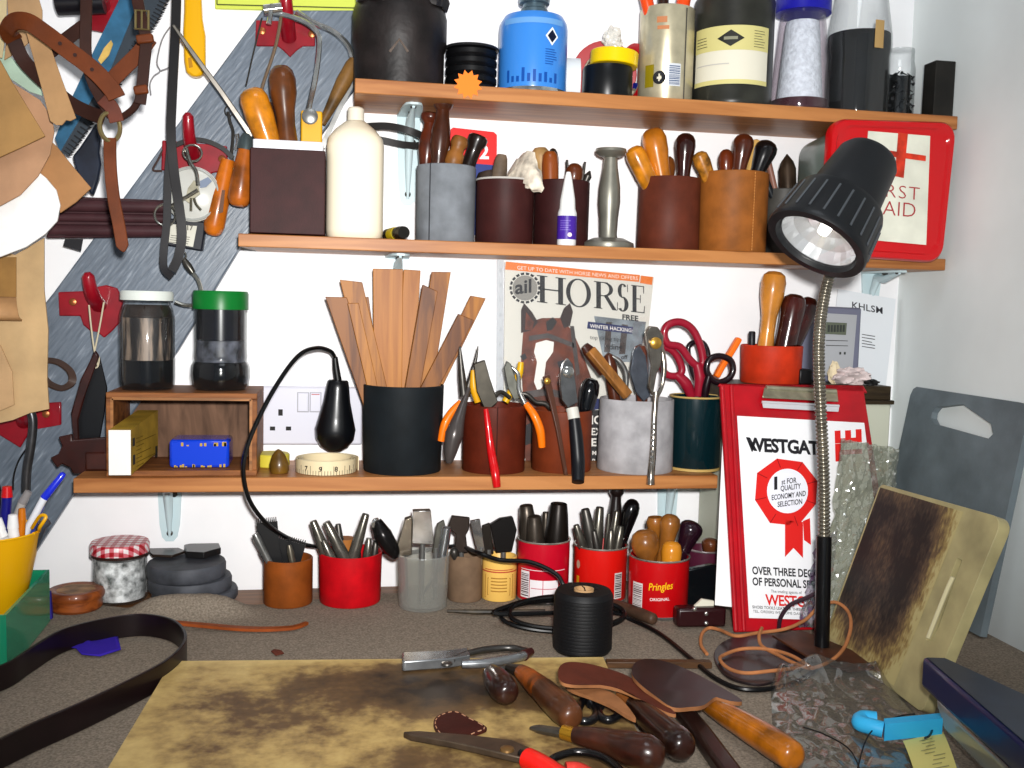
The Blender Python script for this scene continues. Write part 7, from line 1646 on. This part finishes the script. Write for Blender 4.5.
red_hook('red hook low at the left edge below the hanging tan leather', [(-6, 432), (20, 448), (27, 436), (32, 430), (61, 425), (61, 402), (30, 404), (0, 414), (-8, 420)], ((24, 422), (28, 398)), [(46, 414)], 5.5)
red_hook('dark crimson hook at the top behind the saw blade', [(90, -14), (90, 30), (108, 33), (119, 22), (118, -14)], ((103, 6), (100, -26)), [], 6)
m = MB(); m.spin(P(56, 4, -.05), P(104, 2, -.05), [(0, 0), (0, .012), (.02, .0145), (.05, .0145), (1, .0145), (1, 0)], 20); m.build
t = tag(m.build('black_tube', plain((30, 28, 36), .35, coat=.2)), 'thick black tube at the top left edge, behind the brown straps', 'tube')
# lime green board at the top
t = thing('green_sign', 'lime green board with dark edge line on the wall at the top', 'sign', P(290, 9, -.006))
m = MB(); plate(m, [(214, -40), (215, 8.5), (356, 12), (356, -40)], -.006, .0055); m.build('panel', plain((214, 224, 104), .5), t, bevel=.001)
m = MB(); a, b, c_ = P(217, -40, -.0068), P(217, 4.5, -.0068), P(355, 8, -.0068); m.ribbon([a, b], .0015, .0008, normal=(0, -1, 0)); m.ribbon([b, c_], .0015, .0008, normal=(0, -1, 0)); m.build('edge_line', plain((90, 96, 40), .5), t)
# yellow handled knife
YK = -.03
m = MB(); vs = [(184, -20), (184, 10), (183, 30), (184, 60), (186, 72), (192, 76.5), (200, 76), (205, 70), (205, 35), (202, 18), (200, -20)]
plate(m, vs, YK, .016); t = thing('yellow_scraper', 'bright yellow plastic-handled tool hanging at the top left', 'scraper', P(194, 70, YK)); m.build('grip', plain((236, 184, 22), .3, coat=.4), t, bevel=.004)
m = MB(); plate(m, [(188, 58), (191, 57), (193, 67), (189, 68)], YK-.0006, .0006); m.build('hang_hole', plain((190, 140, 20), .4), t)
# long black strap
t = thing('black_strap', 'long narrow black leather strap hanging beside the riding bit', 'strap', P(175, 275, -.075))
m = MB(); m.ribbon(cat_([P(177, -30, -.07), P(176, 20, -.072), P(174, 60, -.075), P(172, 100, -.078), P(171, 135, -.08), P(174, 170, -.08), P(179, 205, -.082), P(182, 232, -.082), P(179, 255, -.08), P(172, 271, -.078)], 5), .0115, .003, normal=(0, -1, 0)); m.build('front_strap', plain((40, 38, 40), .4), t)
m = MB(); m.ribbon(cat_([P(172, 130, -.065), P(168, 180, -.065), P(167, 220, -.065), P(164, 250, -.066), P(164, 268, -.068), P(172, 277, -.070)], 5), .0095, .003, normal=(0, -1, 0)); m.build('rear_strap', plain((36, 34, 38), .4), t)
# round tape/clear disc behind the bit
p = P(192, 194, -.05); rr_ = 27.5*mpp(p)
t = thing('round_case', 'round translucent white case hanging behind the riding bit', 'case', p)
m = MB(); m.spin(p+V((0, .014, 0)), p, [(0, 0), (0, rr_*.96), (.1, rr_), (.9, rr_), (1, rr_*.95), (1, 0)], 44); m.build('case', plain((206, 206, 200), .25, coat=.5), t)
m = MB(); m.tube([p+V((rr_*.93*math.cos(2*PI*k/44), -.0005, rr_*.93*math.sin(2*PI*k/44))) for k in range(44)], .0016, 8, True); m.build('rim', plain((180, 182, 178), .2, coat=.5), t)
# bit
t = thing('riding_bit', 'steel snaffle bit with rings hanging from the second red hook', 'horse bit', P(192, 190, -.062))
SB = metal((178, 176, 168), .2); y = -.062
def ring(par, u, v, ru, rv, y, r, mat, name='ring', tilt=0):
    c = P(u, v, y); a = ru*mpp(c); b = rv*mpp(c); m = MB(); m.tube([c+V((a*math.cos(2*PI*k/28), tilt*math.cos(2*PI*k/28), b*math.sin(2*PI*k/28))) for k in range(28)], r, 8, True); return m.build(name, mat, par)
ring(t, 192.5, 153, 9, 8, -.06, .0014, SB); ring(t, 165, 215, 10, 10.5, -.062, .0015, SB)
m = MB(); m.tube(cat_([P(186, 148, y), P(190, 162, y), P(196, 172, y), P(198, 186, y)], 5), .0026, 8); m.tube(cat_([P(198, 190, y), P(188, 196, y), P(178, 202, y), P(170, 207, y)], 5), .0026, 8); m.build('mouthpiece', SB, t)
m = MB(); plate(m, [(185, 200), (188, 188), (194, 180), (198, 186), (200, 194), (194, 198), (189, 203)], y+.001, .003); m.tube(cat_([P(191, 198, y), P(191, 205, y), P(191, 211, y)], 3), .0018, 6); m.tube(cat_([P(194, 198, y), P(196, 204, y), P(201, 210, y)], 3), .0018, 6); m.build('key_plate', metal((140, 136, 120), .35), t)
m = MB(); plate(m, [(200, 181), (208, 177), (212, 181), (206, 187), (200, 188)], -.0655+.012, .002); m.build('blue_grey_tag', plain((130, 142, 162), .4), t)
# strap behind the hook to the right
t = thing('dark_strap', 'dark curved strap end arching over the second red hook', 'strap', P(210, 145, -.035))
m = MB(); m.ribbon(cat_([P(176, 145, -.036), P(190, 140, -.036), P(206, 141, -.036), P(222, 148, -.036), P(233, 158, -.036)], 5), [.006]*20+[.006], .003, normal=(0, -1, 0)); m.build('strap', plain((46, 46, 46), .4), t)
m = MB(); m.tube(cat_([P(233, 158, -.036), P(232, 166, -.036), P(226, 175, -.036), P(220, 179, -.036)], 4), .0013, 6); m.build('wire', SB, t)
# wire hanging left
m = MB(); m.tube(cat_([P(170, 27, -.02), P(162, 40, -.02), P(157, 62, -.02), P(160, 71, -.02), P(154, 76, -.02), P(150, 84, -.02), P(151, 95, -.02)], 5), .0009, 6); m.tube(cat_([P(160, 71, -.02), P(168, 68, -.02), P(172, 64, -.02)], 4), .0009, 6)
tag(m.build('twisted_wire', plain((150, 148, 150), .4)), 'thin bent grey wire on the wall left of the black strap', 'wire')
m = MB(); m.tube(cat_([P(163, 150, -.022), P(158, 160, -.022), P(153, 170, -.022), P(162, 171, -.022)], 5), .0016, 6); tag(m.build('wire_hook', plain((86, 70, 66), .4)), 'small dark wire loop left of the second red hook', 'wire')
# dark box with label behind
t = thing('black_box', 'small black box with white label under the round case', 'box', P(190, 250, -.036))
m = MB(); plate(m, [(168, 218), (206, 222), (202, 251), (164, 245)], -.036, .017); m.build('box', plain((36, 38, 48), .45), t, bevel=.002)
m = MB(); plate(m, [(170, 224), (197, 226), (193, 247), (167, 242)], -.0375, .001); lb_ = m.build('label', plain((216, 214, 202), .6), t)
m = MB(); f_ = lambda u, v: P(u, v, -.0386); put_text(m, '17', lambda a, b: f_(186+a, 230-b), 7, off=.2)
for k in range(4): flat(m, [(171-.6*k, 235+2.2*k), (190-.6*k, 237+2.2*k), (190-.6*k, 237.6+2.2*k), (171-.6*k, 235.6+2.2*k)], f_)
m.build('printing', plain((110, 108, 100), .6), lb_, smooth=0)
# wooden handled tools hanging
def hang(name, label, cat, A, B, prof, w, mat, y, extra=None, group=None):
    a, b = P(*A, y), P(*B, y); t = thing(name, label, cat, a, group); m = MB(); m.spin(a, b, scaled(prof, w/2*mpp(a)), 20); m.build('handle', mat, t); return t
HP = [(0, 0), (.01, .5), (.05, .82), (.14, 1), (.5, .93), (.85, .72), (1, .62)]
t = hang('scraper', 'lower orange wooden handle hanging right of the round case', 'tool handle', (212, 236), (228, 160), HP, 21, plain((196, 116, 36), .3, var=.2, coat=.5), -.04)
m = MB(); plate(m, [(222, 190), (225, 190), (223, 212), (218, 214)], -.053, .001); m.build('worn_slot', plain((110, 70, 40), .5), t)
y = -.06
t = hang('file', 'wooden-handled long steel file hanging across the grey beam', 'file', (238, 207), (246, 148), HP, 23, plain((176, 104, 40), .32, var=.3, coat=.4), y)
m = MB(); m.spin(P(245.5, 150, y), P(248, 134, y), [(0, .0115), (.6, .0105), (1, .007)], 16); m.build('ferrule', plain((96, 108, 110), .35, metal=.5), t)
m = MB(); m.ribbon([P(252, 137, y-.004), P(222, 93, y-.012), P(192, 52, y-.018), P(173, 25, y-.022)], [.0075, .0068, .006, .004], .0045, normal=(0, -1, 0)); m.build('blade', metal((110, 106, 100), .35), t, bevel=.001)
t = thing('small_clip', 'small dark steel clip hanging between file and leather box', 'clip', P(232, 150, -.03))
m = MB(); m.tube(cat_([P(228, 112, -.028), P(230, 122, -.03), P(233, 132, -.03), P(232, 148, -.03), P(231, 158, -.03)], 4), [.0022]*17, 8); m.build('shank', DARKST, t)
m = MB(); m.tube([P(237, 134, -.034), P(238.5, 141, -.034), P(236, 150, -.034)], .003, 10); m.build('bright_sleeve', CHROME, t)
ring(t, 229, 111, 4, 5, -.028, .001, DARKST)
# purple-brown leather roll behind the straps
YP = -.045
t = thing('leather_billet', 'purple-brown padded leather strap lying level behind the hanging brown strap', 'leather strap', P(110, 240, YP))
PB = leather((84, 56, 60), .45)
m = MB(); plate(m, [(62, 196), (166, 200), (168, 237), (45, 238)], YP, .010); m.build('backing', PB, t, bevel=.003)
m = MB()
for v0, v1, r in ((205, 207, 6.5), (217, 219, 4.5), (230, 231, 6)): m.tube([P(50, v0, YP-.001), P(110, (v0+v1)/2, YP-.003), P(166, v1, YP-.001)], r*mpp(P(100, 210, YP)), 10)
m.build('padded_rib', PB, t)
m = MB(); plate(m, [(65, 239), (82, 239), (80, 251), (63, 246)], YP+.002, .006); m.build('black_tab', plain((30, 28, 36), .5), t)
# snap hook
t = thing('snap_hook', 'steel snap hook hanging between the black strap and the green-lidded jar', 'snap hook', P(190, 290, -.05))
m = MB(); m.tube(pp([(183, 258), (188, 266), (193, 273)], -.05), [.003, .0055, .004], 10); m.build('swivel', metal((100, 98, 92), .3), t)
m = MB(); m.tube(cat_(pp([(193, 273), (198, 280), (201, 290), (200, 300), (194, 305), (184, 305), (175, 302)], -.05), 5), .0028, 8); m.build('hook', SB, t)
ring(t, 183, 256, 3, 4, -.05, .0012, SB)
# item on a string: two dark leather leaves
t = thing('leather_cover', 'dark leather case hanging by white string from the square-ended red hook', 'leather case', P(90, 460, -.06))
m = MB(); plate(m, [(93, 352), (100, 358), (107, 388), (104, 415), (98, 448), (90, 466), (84, 464), (78, 440), (76, 410), (84, 380)], -.062, .004); m.build('black_leaf', plain((16, 18, 24), .35, coat=.2), t, bevel=.001)
m = MB(); plate(m, [(95, 350), (99, 356), (86, 392), (78, 420), (80, 462), (75, 458), (71, 412), (80, 380)], -.074, .006); m.build('brown_leaf', plain((66, 34, 30), .35, coat=.2, var=.25), t, bevel=.002)
m = MB(); m.tube(cat_(pp([(89, 305), (91, 325), (94, 348), (98, 366)], -.066), 4), .0011, 6); m.tube(cat_(pp([(104, 302), (100, 325), (96, 345), (95, 352), (99, 357), (98, 366), (95, 368)], -.066), 4), .0011, 6); m.build('string', plain((206, 196, 172), .8), t)
t = thing('leather_bracket', 'dark brown scalloped leather piece standing at left end of lowest shelf', 'leather piece', P(95, 476, -.12))
q = [(58, 437), (72, 434), (72, 440), (108, 437), (108, 474), (80, 474), (73, 474), (70, 468), (62, 464), (57, 468), (50, 458), (58, 454), (62, 446)]
m = MB(); plate(m, q, -.085, .006); m.build('leather', plain((64, 30, 24), .35, coat=.2, var=.25), t, bevel=.0015)
m = MB(); m.box((P(82, 470, -.09).x+.03, -.075, Z3+.0125), (.055, .025, .025)); m.build('folded_base', plain((70, 36, 28), .4, var=.25), t, bevel=.003)
# small brown loop, grey cable
m = MB(); m.ribbon(cat_([P(44, 360, -.03), P(58, 362, -.032), P(70, 371, -.034), (P(72, 382, -.034)), P(62, 388, -.034), P(50, 384, -.03), P(44, 378, -.026)], 5), .010, .0025, normal=(.35, -.5, .8)); tag(m.build('leather_loop', plain((92, 74, 66), .5)), 'small brown leather loop sticking out right of the hanging tan leather', 'strap')
t = thing('hanging_tube', 'curved grey metal tube hanging from the lowest red hook', 'tube', P(28, 480, -.05))
m = MB(); m.tube(cat_(pp([(30, 410), (33, 422), (31, 445), (27, 470), (26, 492)], -.06), 5), .0058, 12); m.build('tube', metal((96, 96, 98), .3), t)
m = MB(); m.tube(cat_(pp([(27, 448), (19, 460), (14, 475), (13, 490)], -.055), 5), .0011, 6); m.build('wire', plain((24, 24, 28), .5), t)
# ================================================================== leather patterns, top left
def sheet(label, pts, y, th, c_, holes=None, name='hanging_pattern', rough=.7, smooth_n=0, cat='leather pattern', var=.08):
    q = pp(pts, y)
    if smooth_n: q = cat_(q, smooth_n, True)
    m = MB(); m.prism(q, (0, th, 0)); g_ = sum(c_)/3; c_ = tuple(int((k*.88+g_*.12)*.93) for k in c_); return tag(m.build(name, plain(c_, rough, var=var, scale=18, bump=.15, bscale=180), bevel=.0006), label, cat)
sheet('pale hanging tan leather strip reaching lowest at the left edge', [(-40, 236), (15, 255), (30, 246), (44, 238), (44, 290), (48, 330), (47, 380), (49, 409), (30, 413), (13, 420), (-40, 432)], -.085, .0035, (226, 190, 140))
t = thing('leather_roll', 'tan leather roll end curling over the pale hanging strip at left edge', 'leather roll', P(5, 300, -.11))
m = MB(); plate(m, [(-40, 258), (16, 257), (16, 297), (-40, 297)], -.1, .002); m.build('inner_face', plain((168, 130, 76), .7, var=.1), t)
m = MB(); c = cat_([P(16, 297, -.1), P(17, 308, -.112), P(19, 318, -.112), P(22, 321, -.1)], 5); c2 = [V((P(-40, 300, -.1).x, p.y, p.z)) for p in c]
m.add(c+c2, [(i, i+1, len(c)+i+1, len(c)+i) for i in range(len(c)-1)]); o = m.build('rolled_edge', plain((190, 150, 108), .65, var=.08), t, smooth=60); s = o.modifiers.new('thickness', 'SOLIDIFY'); s.thickness = .002
sheet('tan leather edge strip behind the pale hanging one at far left', [(-40, 335), (0, 345), (12, 372), (14, 405), (-40, 428)], -.094, .003, (222, 182, 134))
sheet('white rounded leather disc at the left edge', [(-50, 258), (0, 257), (26, 247), (45, 234), (57, 221), (60, 205), (56, 190), (46, 178), (36, 170), (10, 150), (-50, 160)], -.145, .004, (272, 269, 264), smooth_n=0)
sheet('mustard tan card pattern with small marks in upper left corner', [(-50, 30), (0, 60), (12, 82), (45, 136), (22, 147), (0, 157), (-50, 175)], -.175, .003, (196, 152, 92))
sheet('pinkish tan rounded leather pattern behind the mustard card', [(-50, 66), (8, 80), (40, 100), (52, 118), (54, 132), (50, 154), (38, 176), (20, 195), (0, 206), (-50, 222)], -.16, .003, (208, 162, 124))
t = sheet('tan folded leather piece with stamped lines, right of the white disc', [(52, 142), (58, 148), (74, 168), (91, 188), (76, 202), (60, 213), (59, 200), (50, 182), (38, 172)], -.13, .004, (202, 150, 98))
m = MB(); plate(m, [(76, 202), (91, 188), (91.5, 191), (77, 206)], -.134, .006); m.build('folded_edge', plain((196, 140, 66), .6), t) if False else None
sheet('tan pattern strip with torn end hanging over the blue saw', [(26, 32), (48, 40), (62, 80), (76, 118), (70, 121), (66, 120), (62, 125), (56, 125), (50, 121), (42, 90)], -.19, .0025, (206, 162, 112))
sheet('upper tan rounded leather pattern at the top left', [(6, -20), (36, -10), (42, 10), (42, 22), (38, 34), (20, 50), (4, 60), (8, 20)], -.155, .003, (206, 168, 122))
sheet('cream strip at the very top left edge', [(-40, -20), (7, -20), (6, 30), (2, 58), (-40, 50)], -.165, .002, (226, 206, 160), cat='card strip')
sheet('mint green strip of card at the left edge behind patterns', [(-40, 36), (0, 46), (16, 62), (40, 84), (43, 96), (30, 92), (0, 72), (-40, 60)], -.150, .002, (196, 222, 200), cat='card strip')
# ================================================================== blue saw
t = thing('hand_saw', 'blue-backed toothed saw blade hanging behind the brown straps at top left', 'saw', P(70, 150, -.06))
m = MB(); plate(m, [(124, -10), (150, -10), (134, 12), (111, 68), (84, 112), (60, 152), (55, 138), (66, 110), (82, 76), (96, 46)], -.060, .003); m.build('blue_back', plain((62, 112, 142), .4, var=.15, scale=40), t)
m = MB(); base = [(134, 12), (111, 68), (84, 112), (60, 152)]; 
plate(m, [(150, -10), (172, -12), (158, 18), (138, 48), (114, 92), (92, 122), (68, 156), (60, 152), (84, 112), (111, 68), (134, 12)], -.0585, .0015); m.build('steel_strip', plain((76, 84, 92), .4, metal=.4), t)
m = MB(); ed = cat_([V((172, -12, 0)), V((158, 18, 0)), V((138, 48, 0)), V((114, 92, 0)), V((92, 122, 0)), V((68, 156, 0))], 9)
for a, b in zip(ed, ed[1:]):
    d = (b-a); nrm = V((-d.y, d.x, 0)).normalized()
    if nrm.x < 0: nrm = -nrm
    plate(m, [(a.x, a.y), (b.x, b.y), (a.x+nrm.x*3.2, a.y+nrm.y*3.2)], -.0585, .0014)
    mid = a-nrm*7; plate(m, [(a.x, a.y), (a.x+d.x*.3, a.y+d.y*.3), (mid.x+d.x*.3, mid.y+d.y*.3), (mid.x, mid.y)], -.0600, .0012)
m.build('teeth', plain((48, 50, 54), .4, metal=.4), t)
m = MB(); plate(m, [(98, 60), (104, 48), (111, 40), (113, 44), (109, 55), (101, 64)], -.0612, .001); m.build('worn_patch', plain((206, 176, 104), .6, var=.2), t)
m = MB(); plate(m, [(72, 156), (80, 146), (96, 122), (101, 134), (99, 152), (101, 164), (98, 180), (92, 196), (86, 188), (76, 172)], -.052, .012); m.build('dark_handle', plain((42, 50, 66), .4, var=.3, coat=.1), t, bevel=.003)
# ================================================================== headcollar
t = thing('headcollar', 'brown leather headcollar with brass ring hanging at the upper left', 'headcollar', P(110, 130, -.2))
HC = leather((118, 66, 36), .4); HCD = leather((68, 42, 34), .45); YH = -.20
def hs(name, pts, w, mat, par, normal=(0, -1, 0), th=.0035, n=5):
    q = cat_([P(*p) for p in pts], n); N = len(q)
    ws = [w]*N
    m = MB(); m.ribbon(q, ws, th, normal=normal); return m.build(name, mat, par, bevel=.0006)
kk = mpp(P(80, 80, YH))
a = hs('wide_strap', [(14, 40, -.185), (8, 31, -.20), (14, 22, -.215), (28, 22, -.222), (45, 33, -.222), (65, 48, -.222), (84, 62, -.222), (100, 76, -.222), (113, 91, -.222), (117, 98, -.222)], 17*kk, HC, t)
m = MB()
for u, v in ((60, 43.5), (92, 69.5), (75, 55)): p = P(u, v, -.2242); m.spin(p, p+V((0, -.0006, 0)), [(0, .0022), (1, .0022)], 10)
m.build('buckle_hole', plain((60, 30, 20), .6), a)
hs('inner_strap', [(14, 40, -.185), (22, 58, -.18), (34, 72, -.18), (52, 88, -.182), (72, 104, -.185), (90, 113, -.19), (104, 118, -.2)], 14*kk, HCD, t)
hs('cheek_strap', [(87, -20, -.21), (86, 20, -.21), (86, 55, -.205), (92, 80, -.2), (102, 100, -.2), (112, 116, -.2)], 11*kk, HCD, t)
hs('throat_strap', [(84, 26, -.19), (68, 38, -.188), (50, 52, -.185)], 13*kk, HCD, t)
hs('nose_strap', [(110, 82, -.19), (126, 66, -.187), (140, 52, -.187), (150, 38, -.187)], 15*kk, HC, t)
hs('side_strap', [(134, -20, -.21), (139, 8, -.212), (143, 24, -.214), (146, 42, -.214), (144, 66, -.214), (142, 88, -.214), (140, 104, -.214)], 11*kk, HCD, t)
hs('rolled_strap', [(140, 96, -.21), (134, 108, -.205), (124, 116, -.2), (116, 119, -.2)], 6*kk, HCD, t, th=.006)
hs('lower_strap', [(102, 98, -.215), (112, 108, -.214), (117, 122, -.212)], 14*kk, leather((110, 58, 40), .4), t)
for u, v, w in ((145, 39, 17), (141, 90, 14)): 
    p0, p1 = P(u-w/2, v+1, -.216), P(u+w/2, v-1, -.216); m = MB(); m.ribbon([p0, p1], .010, .008, normal=(0, -1, 0)); m.build('keeper', HC, t, bevel=.002)
ring(t, 110, 127, 8.5, 14, -.212, .0026, plain((168, 152, 110), .3, metal=.8), 'brass_ring', .006)
m = MB(); c = P(142, 20, -.217); a_, b_ = 6*kk, 9*kk; m.tube([c+V((sx*a_, 0, sz*b_)) for sx, sz in ((-1, -1), (1, -1), (1, 1), (-1, 1))], .0018, 8, True); m.tube([c+V((0, -.001, b_)), c+V((0, -.002, -b_))], .0012, 6); m.build('buckle', plain((168, 152, 110), .3, metal=.8), t)
q = cat_([P(*p) for p in ((110, 138, -.212), (110, 155, -.214), (111, 175, -.214), (114, 200, -.214), (119, 225, -.214), (122, 243, -.214), (124, 252, -.214))], 5); N = len(q)
m = MB(); m.ribbon(q, [12*kk*(1 if i < N-4 else (1-.22*(i-N+5))) for i in range(N)], .004, normal=(0, -1, 0)); m.build('hanging_strap', HC, t, bevel=.0008)
# ================================================================== light
def lamp(kind, name, loc, energy, color, **k):
    l = bpy.data.lights.new(name, kind); l.energy = energy; l.color = color
    for a, b in k.items(): setattr(l, a, b)
    o = bpy.data.objects.new(name, l); o.location = loc; col.objects.link(o); return o
def aim(o, p): o.rotation_euler = (V(p)-o.location).to_track_quat('-Z', 'Y').to_euler()
fl_ = lamp('SPOT', 'camera_flash', CAM+rt*.035+up*.06-fw*.02, 103, (1, .985, .96), shadow_soft_size=.022, spot_size=math.radians(84), spot_blend=1.0)
aim(fl_, P(470, 270, 0))
cl_ = lamp('AREA', 'added_overhead_fill', (.1, -1.0, 2.25), 4, (.88, .94, 1), size=.5); cl_.rotation_euler = (0, 0, 0)  # weak cool fill light added overhead, not a fitting of the workshop
w = bpy.data.worlds.new('world'); bpy.context.scene.world = w; w.use_nodes = True
w.node_tree.nodes['Background'].inputs[0].default_value = (.75, .87, 1, 1); w.node_tree.nodes['Background'].inputs[1].default_value = .23
vs = bpy.context.scene.view_settings
vs.view_transform = 'Standard'; vs.look = 'None'; vs.gamma = 1; vs.use_curve_mapping = False; vs.exposure = 0
